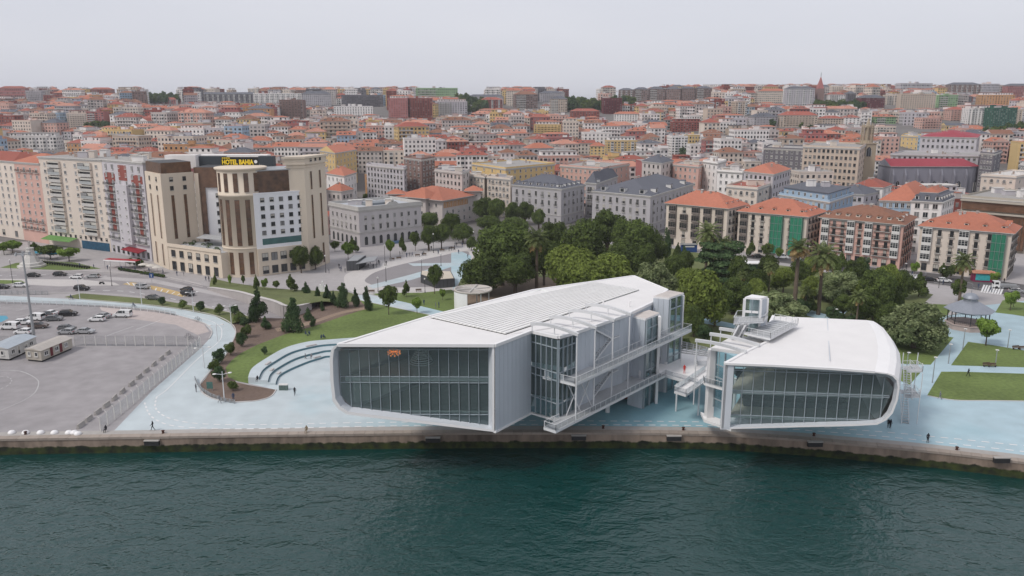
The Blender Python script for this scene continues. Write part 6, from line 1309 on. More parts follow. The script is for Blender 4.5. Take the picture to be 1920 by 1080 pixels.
while y < 1420:
    dmin = 12.5+2.0*((y > 900)); x = -.72*y-30
    while x < .72*y+30:
        big = rc.random() < (.12 if y < 640 else .34 if y < 1050 else .5); w = rc.uniform(9, 20)*(1.4 if big else 1); d = rc.uniform(10, 13.5)+(2 if big else 0)
        nf = rc.randrange(3, 7) if not big else rc.randrange(5, 9); nf += (1 if y < 560 and rc.random() < .7 else 0)+(rc.randrange(0, 4) if big and y > 1130 else 0)
        X = x+w/2; Y = y+rc.uniform(-2.5, 2.5)+6*noise2(X, y, 1); th = .28*noise2(X, Y, .8)+rc.uniform(-.06, .06); x += w+(rc.uniform(0, .8) if rc.random() < .72 else rc.uniform(3, 9))
        z = ground(X, Y); h = nf*3.0+.5; wk = rc.choice(WPAL if y < 980 else WPAL+['brick', 'brown', 'rose', 'dgrey']*2); rf = rc.choice(('hip', 'hip', 'hip', 'gable', 'flat', 'flat') if not big else ('hip', 'flat', 'flat')); rk = rc.choice(RPAL) if rf != 'flat' else rc.choice(('grey', 'grey', 'white', 'red', 'orange', 'slate'))
        sx, sy = proj(Vector((X, Y, z+h))); seed = rc.randrange(1 << 30)
        if not (-60 < sx < 1980) or Y < start(sx): continue
        sy0 = proj(Vector((X, Y, z)))[1]; half = w*.5*FPX/Y
        if inwood(sx, sy0-3): continue
        if any((Vector((X, Y+d/2, 0))-Vector((c.x, c.y, 0))).length < r_+max(w, d)*.5 for c, r_ in HAND): continue
        ok = True
        for (a, c, yb, gy) in GUARD:
            if Y < gy and a-2 < sx+half and c+2 > sx-half:
                while h > 5 and proj(Vector((X, Y, z+h+(2.6 if rf != 'flat' else 1.6))))[1] < yb: h -= 1.0
                if h <= 5: ok = False; break
        if not ok: continue
        while h > 7 and proj(Vector((X, Y, z+h+3)))[1] < (163 if sx < 1130 else 158): h -= 1.0
        nf = max(2, int(h/3)); 
        cand.append((h*w*(FPX/Y)**2*(1 if abs(sx-960) < 970 else .01), Vector((X, Y, z)), w, d, th, h, nf, wk, rf, rk, big, seed))
    y += dmin+rc.uniform(5.5, 9.5) if rc.random() < .8 else dmin+.8
cand.sort(key=lambda t: -t[0]); stuff = (MB(), MB(), MB(), MB())
for k, (_, pos, w, d, th, h, nf, wk, rf, rk, big, seed) in enumerate(cand):
    rn = random.Random(seed)
    if k < 240:
        r = farhouse(pos, w, d, th, h, nf, wk, rf, rk, rn, big=big); reg(r, '%s-storey %s' % (NUM[min(12, nf)], fdesc(nf, wk, rf, rk, big)), zone(pos+Vector((0, 0, h))), 'house' if not big else 'building', 'houses climbing the hill', at=pos)
    else: farhouse(pos, w, d, th, h, nf, wk, rf, rk, rn, stuff=stuff)
print('houses', len(cand))
for s_, nm in zip(stuff, ('house_walls', 'house_roofs', 'house_windows', 'house_chimneys')):
    pass
allb = MB()
for s_ in stuff:
    k = len(allb.v); allb.v += s_.v; allb.f += [tuple(i+k for i in f) for f in s_.f]; mp_ = [allb.mi(m) for m in s_.mats]; allb.m += [mp_[i] for i in s_.m]; allb.sm += s_.sm
o = allb.build('distant_houses', loc=(0, 900, 30)); o['kind'] = 'stuff'
o['label'] = 'countless small pale houses with orange roofs packed over the far hillside'; o['category'] = 'houses'
# ================================================================ haze over the bay
M_hz = bpy.data.materials.new('haze'); M_hz.use_nodes = True; n_ = M_hz.node_tree.nodes; n_.clear(); ho = n_.new('ShaderNodeOutputMaterial'); hv = n_.new('ShaderNodeVolumePrincipled')
hv.inputs['Density'].default_value = .00012; hv.inputs['Color'].default_value = (.92, .93, .97, 1); hv.inputs['Anisotropy'].default_value = .2; M_hz.node_tree.links.new(hv.outputs[0], ho.inputs['Volume'])
# ================================================================ trees, palms and shrubs
def leafmat(name, dark, light, tr=.35):
    """leaf colour differs from leaf to leaf and from tree to tree; some light passes through"""
    m = bpy.data.materials.new(name); m.use_nodes = True; MATS[name] = m; n = m.node_tree.nodes; l = m.node_tree.links; n.clear()
    o = n.new('ShaderNodeOutputMaterial'); g = n.new('ShaderNodeNewGeometry'); oi = n.new('ShaderNodeObjectInfo'); cr = n.new('ShaderNodeValToRGB'); cr.color_ramp.elements[0].color = (*dark, 1); cr.color_ramp.elements[1].color = (*light, 1)
    nz = n.new('ShaderNodeTexNoise'); nz.inputs['Scale'].default_value = .55; nz.inputs['Detail'].default_value = 2; l.new(g.outputs['Position'], nz.inputs['Vector']); mm = n.new('ShaderNodeMath'); mm.operation = 'MULTIPLY_ADD'; l.new(g.outputs['Random Per Island'], mm.inputs[0]); mm.inputs[1].default_value = .62
    m3 = n.new('ShaderNodeMath'); m3.operation = 'MULTIPLY_ADD'; l.new(nz.outputs['Fac'], m3.inputs[0]); m3.inputs[1].default_value = 1.7; m3.inputs[2].default_value = -.66; l.new(m3.outputs[0], mm.inputs[2]); l.new(mm.outputs[0], cr.inputs[0]); mr = n.new('ShaderNodeMapRange'); mr.inputs['To Min'].default_value = 1.1; mr.inputs['To Max'].default_value = 1.7; l.new(oi.outputs['Random'], mr.inputs[0])
    vm = n.new('ShaderNodeVectorMath'); vm.operation = 'SCALE'; l.new(cr.outputs[0], vm.inputs[0]); l.new(mr.outputs[0], vm.inputs['Scale'])
    d = n.new('ShaderNodeBsdfDiffuse'); t = n.new('ShaderNodeBsdfTranslucent'); l.new(vm.outputs[0], d.inputs[0]); l.new(vm.outputs[0], t.inputs[0]); mx = n.new('ShaderNodeMixShader'); mx.inputs[0].default_value = tr; l.new(d.outputs[0], mx.inputs[1]); l.new(t.outputs[0], mx.inputs[2]); l.new(mx.outputs[0], o.inputs[0]); return m
LF = dict(d=leafmat('leaves_dark', (.036, .050, .020), (.115, .155, .045)), l=leafmat('leaves_light', (.070, .090, .026), (.20, .25, .06)), m=leafmat('leaves_grey', (0.052, 0.075, 0.029), (0.254, 0.289, 0.149)), c=leafmat('leaves_conifer', (0.023, 0.044, 0.021), (0.084, 0.126, 0.056)), p=leafmat('fronds', (0.046, 0.065, 0.023), (0.166, 0.193, 0.079)), y=leafmat('leaves_fresh', (0.065, 0.111, 0.019), (0.210, 0.298, 0.070)), x=leafmat('leaves_dry', (0.156, 0.098, 0.039), (0.385, 0.280, 0.140)))
M_bark = mat('bark', (.10, .078, .06), .95, .3, 3, .5); M_pbark = mat('palm_bark', (.13, .10, .075), .95, .3, 4, .5)
rt = random.Random(21)
def rv(): 
    while 1:
        v = Vector((rt.uniform(-1, 1), rt.uniform(-1, 1), rt.uniform(-1, 1)))
        if .05 < v.length < 1: return v.normalized()
def leaf(b, p, nrm, s, m):
    t = nrm.cross(rv()); 
    if t.length < .1: t = nrm.orthogonal()
    t.normalize(); u = nrm.cross(t); a = s*rt.uniform(.7, 1.3); c = a*rt.uniform(.5, .8)
    b.face([p-t*a, p-u*c+nrm*c*.15, p+t*a, p+u*c+nrm*c*.15], m)
def crown(kind, n, ls, lobes, shape='round', seed=1, lr=(.28, .46), z0=.62, z1=2.0):
    rt.seed(seed); b = MB(); m = LF[kind]; L_ = []; zc = (z0+z1)/2; zh = (z1-z0)/2
    for i in range(lobes):
        for _ in range(30):
            v = rv(); r = rt.uniform(.25, 1)**.5
            if shape == 'cone': t = rt.random()**.8; p = Vector((v.x*(1-t)*.75, v.y*(1-t)*.75, z0+(z1-z0)*t)); q = lr[1]*(1-t*.75)
            elif shape == 'dome': v.z = abs(v.z)*1.0-.15; p = Vector((v.x*r*.72, v.y*r*.72, z0+.2+v.z*r*(z1-z0-.45))); q = rt.uniform(*lr)
            elif shape == 'column': p = Vector((v.x*.55, v.y*.55, rt.uniform(z0, z1-.12))); q = rt.uniform(*lr)
            elif shape == 'tier': t = rt.randrange(5); p = Vector((v.x*(1-.1*t), v.y*(1-.1*t), z0+t*(z1-z0)/5+rt.uniform(-.03, .03))); q = .34
            else: p = Vector((v.x*r*.68, v.y*r*.68, zc+v.z*r*zh*.70)); q = rt.uniform(*lr)
            if all((p-o).length > .20 for o, _q in L_) or _ == 29: break
        L_.append((p, q))
    tot = sum(q*q for p, q in L_)
    for p, q in L_:
        fz = .28 if shape == 'tier' else .85; k = int(n*q*q/tot)
        for i in range(k):
            v = rv(); 
            if v.z < -.35 and rt.random() < .6: v.z = -v.z
            rr = q*(1-.35*rt.random()**2)*(1+.12*math.sin(v.x*9+p.x*5)*math.sin(v.y*8)); c = p+Vector((v.x*rr, v.y*rr, v.z*rr*fz)); leaf(b, c, (v+rv()*.55).normalized(), ls, m)
        # shaded heart of the lobe, hidden by its leaves
        h = q*.5; pts = []; 
        for j, (a, zz_) in enumerate(((0, -1), (.8, -.4), (.85, .4), (0, 1))):
            for i in range(6 if a else 1): t = 6.283*i/6+j; pts.append(p+Vector((math.cos(t)*a*h, math.sin(t)*a*h, zz_*h*fz)))
        b.ifaces(pts, [(0, 1+(i+1) % 6, 1+i) for i in range(6)]+[(1+i, 1+(i+1) % 6, 7+(i+1) % 6, 7+i) for i in range(6)]+[(7+i, 7+(i+1) % 6, 13) for i in range(6)], m)
    return b, L_
def tree_proto(name, kind, n, ls, lobes, shape='round', seed=1, trunk=.075, stems=1, **kw):
    r = empty(name, (0, 0, 0)); b, L_ = crown(kind, n, ls, lobes, shape, seed, **kw); b.build('crown', r); t = MB(); z0 = kw.get('z0', .62)
    for s in range(stems):
        dx = (s-(stems-1)/2)*.12; t.tube((dx, 0, -.05), (dx*.6, 0, z0+.15), trunk, M_bark, 7, trunk*.62)
        for p, q in L_[s::max(1, stems)][:7]: t.tube((dx*.6, 0, z0*(.75+.3*rt.random())), p, trunk*.42, M_bark, 5, trunk*.15)
    t.build('trunk', r); return r
PR_ = dict(
 d=[tree_proto('park_tree', 'd', 12350, 0.048, 30, 'round', 1, z0=.5), tree_proto('park_tree', 'd', 12350, 0.048, 34, 'dome', 2, z0=.5), tree_proto('park_tree', 'd', 11400, 0.048, 26, 'round', 3, stems=2, z0=.45)],
 l=[tree_proto('park_tree', 'l', 12350, 0.051, 30, 'round', 4, z0=.45), tree_proto('park_tree', 'l', 12350, 0.051, 36, 'dome', 5, z0=.4)],
 m=[tree_proto('park_tree', 'm', 14250, 0.041, 46, 'dome', 6, lr=(.2, .32), z0=.35, stems=2), tree_proto('park_tree', 'm', 14250, 0.041, 44, 'dome', 7, lr=(.2, .32), z0=.3)],
 s=[tree_proto('small_tree', 'd', 3300, 0.079, 16, 'round', 8, trunk=.05, z0=.6), tree_proto('small_tree', 'y', 3080, 0.079, 14, 'round', 9, trunk=.05, z0=.6), tree_proto('small_tree', 'd', 2860, 0.086, 15, 'cone', 10, trunk=.05, z0=.4, lr=(.3, .5))],
 c=[tree_proto('conifer', 'c', 3740, 0.073, 18, 'cone', 11, trunk=.06, z0=.18, lr=(.3, .62)), tree_proto('conifer', 'c', 3740, 0.066, 20, 'cone', 12, trunk=.06, z0=.25, lr=(.3, .55))],
 k=[tree_proto('cypress', 'c', 2860, 0.079, 16, 'column', 13, lr=(.35, .5), z0=.2)],
 t=[tree_proto('cedar', 'c', 5000, .07, 34, 'tier', 14, z0=.5)],
 b=[tree_proto('shrub', 'c', 3300, 0.079, 14, 'round', 15, trunk=.06, z0=.12, lr=(.4, .55)), tree_proto('shrub', 'd', 3080, 0.079, 14, 'round', 16, trunk=.06, z0=.12, lr=(.38, .55))],
 w=[tree_proto('woodland_tree', 'd', 500, .2, 11, 'round', 17, z0=.3, lr=(.35, .5)), tree_proto('woodland_tree', 'c', 500, .2, 11, 'round', 18, z0=.3, lr=(.35, .5))])
def palm(name, dry, seed, H=9.0, n=46, R_=2.6):
    rt.seed(seed); r = empty(name, (0, 0, 0)); t = MB(); 
    for i in range(8): t.tube((0, 0, H*i/8), (0, 0, H*(i+1)/8), .34-.018*i, M_pbark, 8, .30-.018*i, cap=i == 7)
    t.build('trunk', r); b = MB()
    for k in range(n):
        az = k*2.399; el = R(72)-R(115)*(k/n); m = LF['x'] if k > n*(.45 if dry else .86) else LF['p']; d = Vector((math.cos(az), math.sin(az), 0)); p = Vector((0, 0, H+.1)); v = d*math.cos(el)+Vector((0, 0, math.sin(el))); w = Vector((-d.y, d.x, 0)); L_ = R_*rt.uniform(.85, 1.1); N = 7
        for i in range(N):
            q = p+v*(L_/N); v = (v+Vector((0, 0, -.20))).normalized(); s0 = .5*math.sin(3.1*(i+.4)/(N+.6)); s1 = .5*math.sin(3.1*min(N, i+1.4)/(N+.6))
            for sg in (-1, 1):
                for h_ in (0, .5):
                    a = lerp(p, q, h_); c = lerp(p, q, h_+.36); b.face([a, c, c+w*sg*s1+Vector((0, 0, -.22*s1))+v*.12, a+w*sg*s0+Vector((0, 0, -.22*s0))+v*.12], m)
            p = q
    b.build('fronds', r); return r
PR_['p'] = [palm('palm_tree', False, 30), palm('palm_tree', False, 31, 9, 52, 3.0)]; PR_['q'] = [palm('palm_tree', True, 32, 9, 34, 1.7)]
TDESC = dict(d=('large dark green broadleaf tree', 'tree', 'broadleaf trees of the waterfront park'), l=('large fresh green broadleaf tree', 'tree', 'broadleaf trees of the waterfront park'), m=('round grey green blossoming tree', 'tree', 'broadleaf trees of the waterfront park'), s=('small young tree', 'tree', 'small trees along lawns and streets'),
  c=('dark upright evergreen', 'evergreen', 'evergreens on the mulch beds'), k=('slim dark cypress', 'cypress', 'evergreens on the mulch beds'), t=('wide flat tiered cedar', 'cedar', None), b=('dark round clipped shrub', 'shrub', 'round shrubs along the promenade'), p=('tall green palm tree', 'palm tree', 'palms of the park'), q=('tall thin palm with a dry top', 'palm tree', 'palms of the park'), w=('distant dark tree', 'tree', 'trees on the hill'))
cnt = {}
def plant(kind, x, ytop, ybase, w, where, desc=None, z=None):
    base = P(x, ybase, z or 0.0); sc_ = base.length if False else (Vector((base.x, base.y, CH)).length); D_ = base.y*CP+(CH-base.z)*SP; r = w*.5*D_/FPX; top = PY(x, ytop, base.y).z; H = max(top-base.z, r*.9)
    k = cnt.get(kind, 0); cnt[kind] = k+1; pr = PR_[kind][k % len(PR_[kind])]
    if kind in 'pq': s = H/10.4; o = place(pr, base, rt.random()*6.28, (max(.75, s*.95), max(.75, s*.95), s))
    else: o = place(pr, base, rt.random()*6.28, (r*1.06, r*1.06, H/2))
    d = TDESC[kind]; reg(o, desc or d[0], where, d[1], d[2], at=base); return o
rt.seed(99)
for a in [(942, 418, 535, 112, 'd'), (906, 470, 552, 88, 'd'), (966, 474, 552, 80, 'd'), (1020, 452, 535, 66, 'd'), (1066, 455, 572, 105, 'l'), (1096, 398, 505, 84, 'd'), (1138, 393, 478, 74, 'd'), (1186, 412, 512, 84, 'd'), (1142, 462, 580, 110, 'l'), (1092, 478, 590, 96, 'l'), (1222, 470, 595, 112, 'm'), (1166, 445, 530, 84, 'd'), (1040, 415, 480, 60, 'd')]:
    plant(a[4], *a[:4], 'in the grove behind the larger gallery')
for a in [(1312, 490, 618, 100, 'l'), (1352, 446, 535, 96, 't'), (1456, 530, 612, 112, 'm'), (1574, 496, 568, 92, 'm'), (1640, 505, 600, 62, 'd'), (1656, 492, 590, 56, 'l'), (1712, 546, 652, 134, 'm'), (1300, 565, 632, 40, 'd'), (1376, 520, 590, 60, 'd'), (1420, 505, 562, 44, 'd'), (1520, 512, 560, 40, 'l'), (1690, 500, 560, 40, 'd'), (1618, 552, 612, 60, 'd')]:
    plant(a[4], *a[:4], 'in the gardens behind the smaller gallery')
for a in [(1006, 432, 548, 40), (1322, 422, 530, 40), (1352, 446, 532, 44), (1534, 462, 590, 40), (1604, 546, 622, 30), (1798, 478, 568, 44), (1440, 492, 560, 34), (1508, 538, 590, 30), (1390, 510, 556, 26)]: plant('p', *a, 'rising above the park')
plant('q', 1487, 444, 602, 30, 'rising above the park')
for a in [(485, 542, 603, 34, 'c'), (552, 555, 621, 40, 'c'), (626, 546, 573, 13, 'c'), (645, 528, 576, 26, 'c'), (667, 541, 575, 15, 'c'), (688, 534, 582, 20, 'c'), (614, 535, 566, 18, 'c'), (596, 536, 562, 14, 'c'), (578, 577, 600, 17, 'c'), (588, 592, 611, 15, 'c'), (498, 594, 617, 20, 'c'), (604, 563, 582, 10, 'c'), (574, 529, 552, 16, 'c')]: plant(a[4], *a[:4], 'on the mulch bank by the lawn')
for a in [(304, 556, 572, 14), (342, 561, 579, 16), (376, 564, 584, 17), (411, 569, 590, 17), (440, 571, 590, 18), (448, 583, 607, 21), (459, 595, 614, 18), (463, 607, 632, 22), (454, 623, 650, 22), (433, 640, 666, 23), (410, 654, 682, 25), (402, 672, 697, 22), (411, 688, 716, 26), (437, 713, 733, 19), (496, 650, 665, 12)]: plant('b', *a, 'beside the curving blue path')
for a in [(815, 496, 551, 30), (830, 540, 563, 15), (762, 526, 557, 17), (729, 536, 590, 36), (782, 556, 588, 22)]: plant('s', *a, 'on the lawn by the white canopy')
for a in [(546, 515, 548, 24), (518, 526, 544, 15), (497, 520, 546, 15), (481, 516, 546, 15), (457, 516, 536, 8), (432, 513, 540, 8), (404, 512, 538, 9), (640, 536, 552, 14)]: plant('s', *a, 'on the grass bank below the hotel')
for a in [(565, 461, 512, 34), (592, 457, 505, 30)]: plant('d', *a, 'in front of the hotel entrance', 'full street tree')
for a in [(653, 452, 488, 24), (662, 446, 474, 22), (628, 452, 472, 18), (732, 446, 482, 20), (754, 442, 476, 16), (779, 434, 470, 20)]: plant('s', *a, 'in front of the civic building')
for a in [(804, 422, 470, 32), (828, 420, 466, 34), (868, 414, 456, 40), (846, 400, 442, 42), (806, 398, 436, 34), (884, 440, 470, 20)]: plant('d', *a, 'between the civic building and the park', 'bushy street tree')
for a in [(907, 370, 420, 42), (930, 372, 424, 34), (960, 374, 418, 30), (985, 378, 422, 34), (918, 404, 440, 50), (966, 403, 440, 56), (1010, 392, 430, 30)]: plant('d', *a, 'below the slate roofed bank', 'dark street tree')
for a in [(24, 450, 474, 38), (66, 455, 478, 30), (95, 459, 486, 44), (130, 462, 490, 40), (262, 484, 500, 26), (244, 484, 500, 16), (8, 452, 478, 26)]: plant('s', *a, 'at the foot of the left apartments')
for a in [(1576, 472, 506, 20), (1612, 481, 506, 16), (1714, 489, 518, 17), (1766, 494, 524, 22), (1782, 496, 526, 20), (1864, 508, 534, 20), (1408, 452, 482, 20), (1437, 456, 488, 24), (1460, 462, 490, 16), (1270, 456, 490, 18), (1545, 470, 500, 14)]: plant('s', *a, 'in front of the seafront houses')
for a in [(1894, 542, 582, 30), (1722, 512, 556, 38), (1796, 524, 566, 32), (1848, 594, 648, 52), (1512, 548, 586, 42)]: plant('s', *a, 'beside the park footpaths')
for a in [(1251, 432, 490, 15), (1620, 486, 530, 18), (1281, 465, 500, 14)]: plant('k', *a, 'at the street edge of the park')
for a in [(1285, 632, 655, 26), (1320, 610, 640, 30), (1395, 575, 600, 30), (1560, 575, 600, 26), (1480, 585, 612, 30), (1340, 575, 604, 30), (1655, 590, 616, 40), (1600, 590, 612, 34), (690, 362, 384, 24), (715, 354, 378, 24)]: plant('b', *a, 'under the park trees', 'spreading green bush')
for a in [(1262, 478, 535, 46, 'd'), (1290, 500, 560, 50, 'l'), (1380, 470, 545, 46, 'd'), (1415, 515, 575, 44, 'l'), (1400, 498, 535, 38, 'd'), (1440, 478, 530, 40, 'd'), (1468, 500, 550, 44, 'l'), (1495, 482, 535, 40, 'd'), (1546, 500, 556, 50, 'm'), (1600, 486, 545, 48, 'd'), (1612, 520, 575, 44, 'l'), (1636, 545, 600, 50, 'd'), (1560, 470, 515, 36, 'd'), (1520, 478, 530, 36, 'l'), (1675, 530, 590, 50, 'd'), (1340, 540, 612, 60, 'd'), (1225, 432, 500, 50, 'd'), (1205, 455, 520, 50, 'd'), (1285, 470, 520, 30, 'd'), (1670, 560, 625, 60, 'd'), (1580, 552, 596, 40, 'd')]:
    plant(a[4], *a[:4], 'in the gardens behind the smaller gallery')
for a in [(1372, 560, 590, 34), (1420, 545, 575, 34), (1455, 520, 545, 30), (1500, 560, 590, 40), (1250, 510, 540, 30), (1300, 530, 560, 34), (1350, 505, 535, 30), (1540, 530, 555, 30), (1640, 515, 540, 34), (1570, 585, 606, 30), (1660, 600, 622, 34), (1430, 590, 612, 30), (1395, 600, 622, 28)]: plant('b', *a, 'under the park trees', 'spreading green bush')
# woods and single trees on the slope
rt.seed(5); kk = 0
for (x0, x1, y0, y1) in WOODS:
    n_ = int((x1-x0)*(y1-y0)/45)+2
    for i in range(min(n_, 40)):
        x, yy = rt.uniform(x0, x1), rt.uniform(y0+8, y1); p = PT(x, min(yy+6, y1)); 
        if p.y > 1340: p = Vector((p.x*1290/p.y, 1290, ground(p.x*1290/p.y, 1290)))
        r = rt.uniform(4, 7.5); o = place(PR_['w'][kk % 2], p, rt.random()*6, (r, r, rt.uniform(5, 8))); kk += 1; reg(o, TDESC['w'][0], zone(p+Vector((0, 0, 8))), 'tree', 'trees on the hill', at=p)
for i in range(70):
    x = rt.uniform(0, 1920); yy = rt.uniform(215, 330); p = PT(x, yy); c = p
    if p.y < start(x) or any((Vector((p.x, p.y, 0))-Vector((h_.x, h_.y, 0))).length < r_+4 for h_, r_ in HAND): continue
    r = rt.uniform(2.6, 4.6); o = place(PR_['w'][i % 2], p, rt.random()*6, (r, r, r*1.25)); reg(o, 'bushy dark tree between houses', zone(p+Vector((0, 0, 6))), 'tree', 'trees between the houses', at=p)
# ================================================================ vehicles
def paint(n, c, me=0): return mat('paint_'+n, c, .28, .04, 1, spec=.6, metal=me)
PAINT = dict(white=paint('white', (.72, .72, .72)), silver=paint('silver', (.42, .43, .44), .4), grey=paint('grey', (.16, .165, .17), .3), black=paint('black', (.018, .019, .022)), bronze=paint('bronze', (.14, .11, .10), .3), blue=paint('blue', (.04, .10, .22)), teal=paint('teal', (.03, .16, .17)), red=paint('red', (.35, .02, .02)))
M_tyre = mat('tyre', (.015, .015, .016), .9, .1, 3); M_rim = mat('rim', (.35, .35, .36), .35, .1, 3, metal=.6); M_cgl = mat('car_glass', (.015, .018, .02), .08, .1, 1, spec=.8); M_lampw = mat('headlamp', (.7, .7, .68), .2, .05, 1); M_lampr = mat('tail_lamp', (.4, .01, .01), .3, .05, 1)
SHAPES = dict(  # side profiles: body outline (x, z), greenhouse outline, half width
 hatch=([(-2.05, .35), (-2.1, .75), (-1.95, 1.0), (-.75, 1.02), (.95, 1.0), (1.9, .82), (2.08, .6), (2.05, .33)], [(-1.95, 1.0), (-1.62, 1.42), (-.4, 1.5), (.25, 1.44), (1.05, .98)], .86),
 saloon=([(-2.25, .38), (-2.3, .8), (-2.15, 1.0), (-1.3, 1.02), (1.0, 1.0), (2.05, .82), (2.28, .58), (2.22, .33)], [(-1.75, 1.0), (-1.05, 1.4), (-.2, 1.46), (.35, 1.4), (1.15, .98)], .88),
 suv=([(-2.2, .42), (-2.25, .85), (-2.12, 1.12), (-.8, 1.14), (1.0, 1.12), (2.0, .98), (2.2, .7), (2.18, .4)], [(-2.1, 1.12), (-1.85, 1.62), (-.4, 1.7), (.35, 1.64), (1.1, 1.1)], .92),
 van=([(-2.4, .4), (-2.45, 1.0), (-2.42, 1.2), (.9, 1.2), (1.2, 1.15), (2.15, .95), (2.4, .65), (2.35, .38)], [(-2.42, 1.2), (-2.36, 1.9), (-.5, 1.98), (.7, 1.92), (1.45, 1.12)], .95))
def wheel(par, x, y, r, s):
    b = MB(); b.tube((x, y-s*.11, r), (x, y+s*.11, r), r, M_tyre, 12); w = b.build('wheel', par); b = MB(); b.tube((x, y+s*.111, r), (x, y+s*.13, r), r*.6, M_rim, 8); b.build('rim', w)
CARS = {}
def car_proto(shape, col):
    if (shape, col) in CARS: return CARS[(shape, col)]
    bo, gh, hw = SHAPES[shape]; pm = PAINT[col]; r = empty('parked_car' if shape != 'van' else 'parked_van', (0, 0, 0)); b = MB(); n = len(bo)
    sec = [(-hw, 0), (-hw*.97, .0), (hw*.97, 0), (hw, 0)]
    lo = [(x, -hw, z) for x, z in bo]+[(x, hw, z) for x, z in bo]; b.ifaces(lo, [tuple(range(n)), tuple(range(2*n-1, n-1, -1))], pm)
    b.ifaces(lo, [(i, n+i, n+(i+1) % n, (i+1) % n) for i in range(n)], pm)
    g = len(gh); tw = hw*.80; pts = [(x, -(hw*.96 if i in (0, g-1) else tw), z) for i, (x, z) in enumerate(gh)]+[(x, (hw*.96 if i in (0, g-1) else tw), z) for i, (x, z) in enumerate(gh)]
    b.ifaces(pts, [(i, g+i, g+i+1, i+1) for i in range(1, g-2)], pm)
    for s in (-1, 1):
        for i in range(1, g-1): x, z = gh[i]; b.beam((x, s*tw, z), (x*1.0+(0 if i > 1 else -.0), s*hw*.955, 1.0 if shape != 'van' else 1.2), .07, .07, pm, up=(1, 0, 0))
        b.beam((gh[1][0], s*(tw-.02), gh[1][1]), (gh[-2][0], s*(tw-.02), gh[-2][1]-.0), .08, .06, pm)
    if shape == 'van': b.beam((-2.38, hw*.9, 1.55), (-1.2, hw*.9, 1.55), .08, .62, pm); b.beam((-2.38, -hw*.9, 1.55), (-1.2, -hw*.9, 1.55), .08, .62, pm)
    b.build('body', r)
    b = MB(); q = [(x, y*.985, z-.012) for x, y, z in pts]; b.ifaces(q, [tuple(range(g)), tuple(range(2*g-1, g-1, -1)), (0, g, g+1, 1), (g-2, 2*g-2, 2*g-1, g-1)], M_cgl); b.build('windows', r)
    for x in (-1.32, 1.35):
        for s in (-1, 1): wheel(r, x, s*(hw-.08), .33, s)
    for s in (-1, 1):
        b = MB(); x, z = bo[-3]; b.box(x+.02, x+.12, s*hw*.72-.17, s*hw*.72+.17, z-.16, z-.02, M_lampw); b.build('headlight', r)
        b = MB(); x, z = bo[1]; b.box(x-.05, x+.04, s*hw*.8-.12, s*hw*.8+.12, z, z+.14, M_lampr); b.build('tail_light', r)
    CARS[(shape, col)] = r; return r
SHD = dict(hatch='hatchback', saloon='saloon car', suv='off-road car', van='van')
def car(x, y, shape, col, deg, where, grp, extra=''):
    o = place(car_proto(shape, col), P(x, y, .035), R(deg)); reg(o, '%s %s' % (col, SHD[shape]), where, 'car' if shape != 'van' else 'van', grp)
    o.name = 'parked_car' if shape != 'van' else 'parked_van'; return o
for a in [(19, 617, 'van', 'white', 176), (44, 608, 'hatch', 'white', 5), (44, 626, 'hatch', 'white', 175), (67, 600, 'van', 'white', 170), (83, 594, 'saloon', 'black', 160), (93, 591, 'saloon', 'white', 168), (102, 601, 'hatch', 'grey', 8), (129, 592, 'suv', 'black', 10), (73, 615, 'suv', 'bronze', 10),
          (182, 602, 'hatch', 'white', 180), (192, 596, 'saloon', 'silver', 172), (230, 594, 'van', 'white', 178), (126, 619, 'hatch', 'grey', 5), (125, 626, 'hatch', 'silver', 178), (160, 625, 'saloon', 'silver', 0)]:
    car(*a, 'parked in the asphalt lot', 'cars parked in the asphalt lot')
for a in [(62, 519, 'saloon', 'black', 0), (113, 517, 'hatch', 'black', 0), (144, 522, 'hatch', 'white', 180), (175, 521, 'hatch', 'silver', 178), (39, 538, 'hatch', 'white', 3), (3, 541, 'saloon', 'black', 0), (154, 544, 'suv', 'black', -4), (268, 541, 'suv', 'silver', -14), (350, 546, 'hatch', 'black', 150), (352, 554, 'suv', 'black', -30), (288, 561, 'saloon', 'grey', -15)]:
    car(*a, 'on the road by the hotel', 'cars on the waterfront road')
for a in [(1770, 529, 'hatch', 'white', -14), (1742, 526, 'saloon', 'black', -14), (1466, 485, 'van', 'white', -8), (1422, 483, 'saloon', 'black', -8), (1232, 446, 'hatch', 'white', 0), (1246, 448, 'hatch', 'silver', 0), (1216, 444, 'saloon', 'white', 0), (1660, 512, 'saloon', 'red', -12), (1600, 503, 'hatch', 'silver', -12), (1700, 524, 'suv', 'black', -14), (1905, 549, 'hatch', 'silver', -16), (1560, 500, 'hatch', 'black', -12), (1640, 524, 'van', 'white', -12), (1510, 492, 'saloon', 'grey', -10)]:
    car(*a, 'on the avenue before the seafront houses', 'cars on the seafront avenue')
# truck and bus on the avenue
t = empty('truck', P(1885, 541, .035)); t.rotation_euler = (0, 0, R(-14)); reg(t, 'white flatbed lorry with an empty bed', 'on the avenue at the far right', 'lorry')
def lb(name, par, *bx, m=None):
    b = MB()
    for q in bx: b.box(*q[:6], q[6] if len(q) > 6 else m)
    o = bpy.data.objects.new(name, b.mesh(name)); COL.objects.link(o); o.parent = par; return o
lb('cab', t, (-3.6, -1.9, -1.05, 1.05, .45, 2.3), m=PAINT['white']); lb('windscreen', t, (-3.63, -3.6, -.95, .95, 1.35, 2.1), (-3.3, -2.3, -1.07, -1.05, 1.4, 2.05), (-3.3, -2.3, 1.05, 1.07, 1.4, 2.05), m=M_cgl); lb('flatbed', t, (-1.8, 3.4, -1.1, 1.1, .8, 1.0), (-1.8, 3.4, -1.1, -1.05, 1, 1.4), (-1.8, 3.4, 1.05, 1.1, 1, 1.4), m=PAINT['silver'])
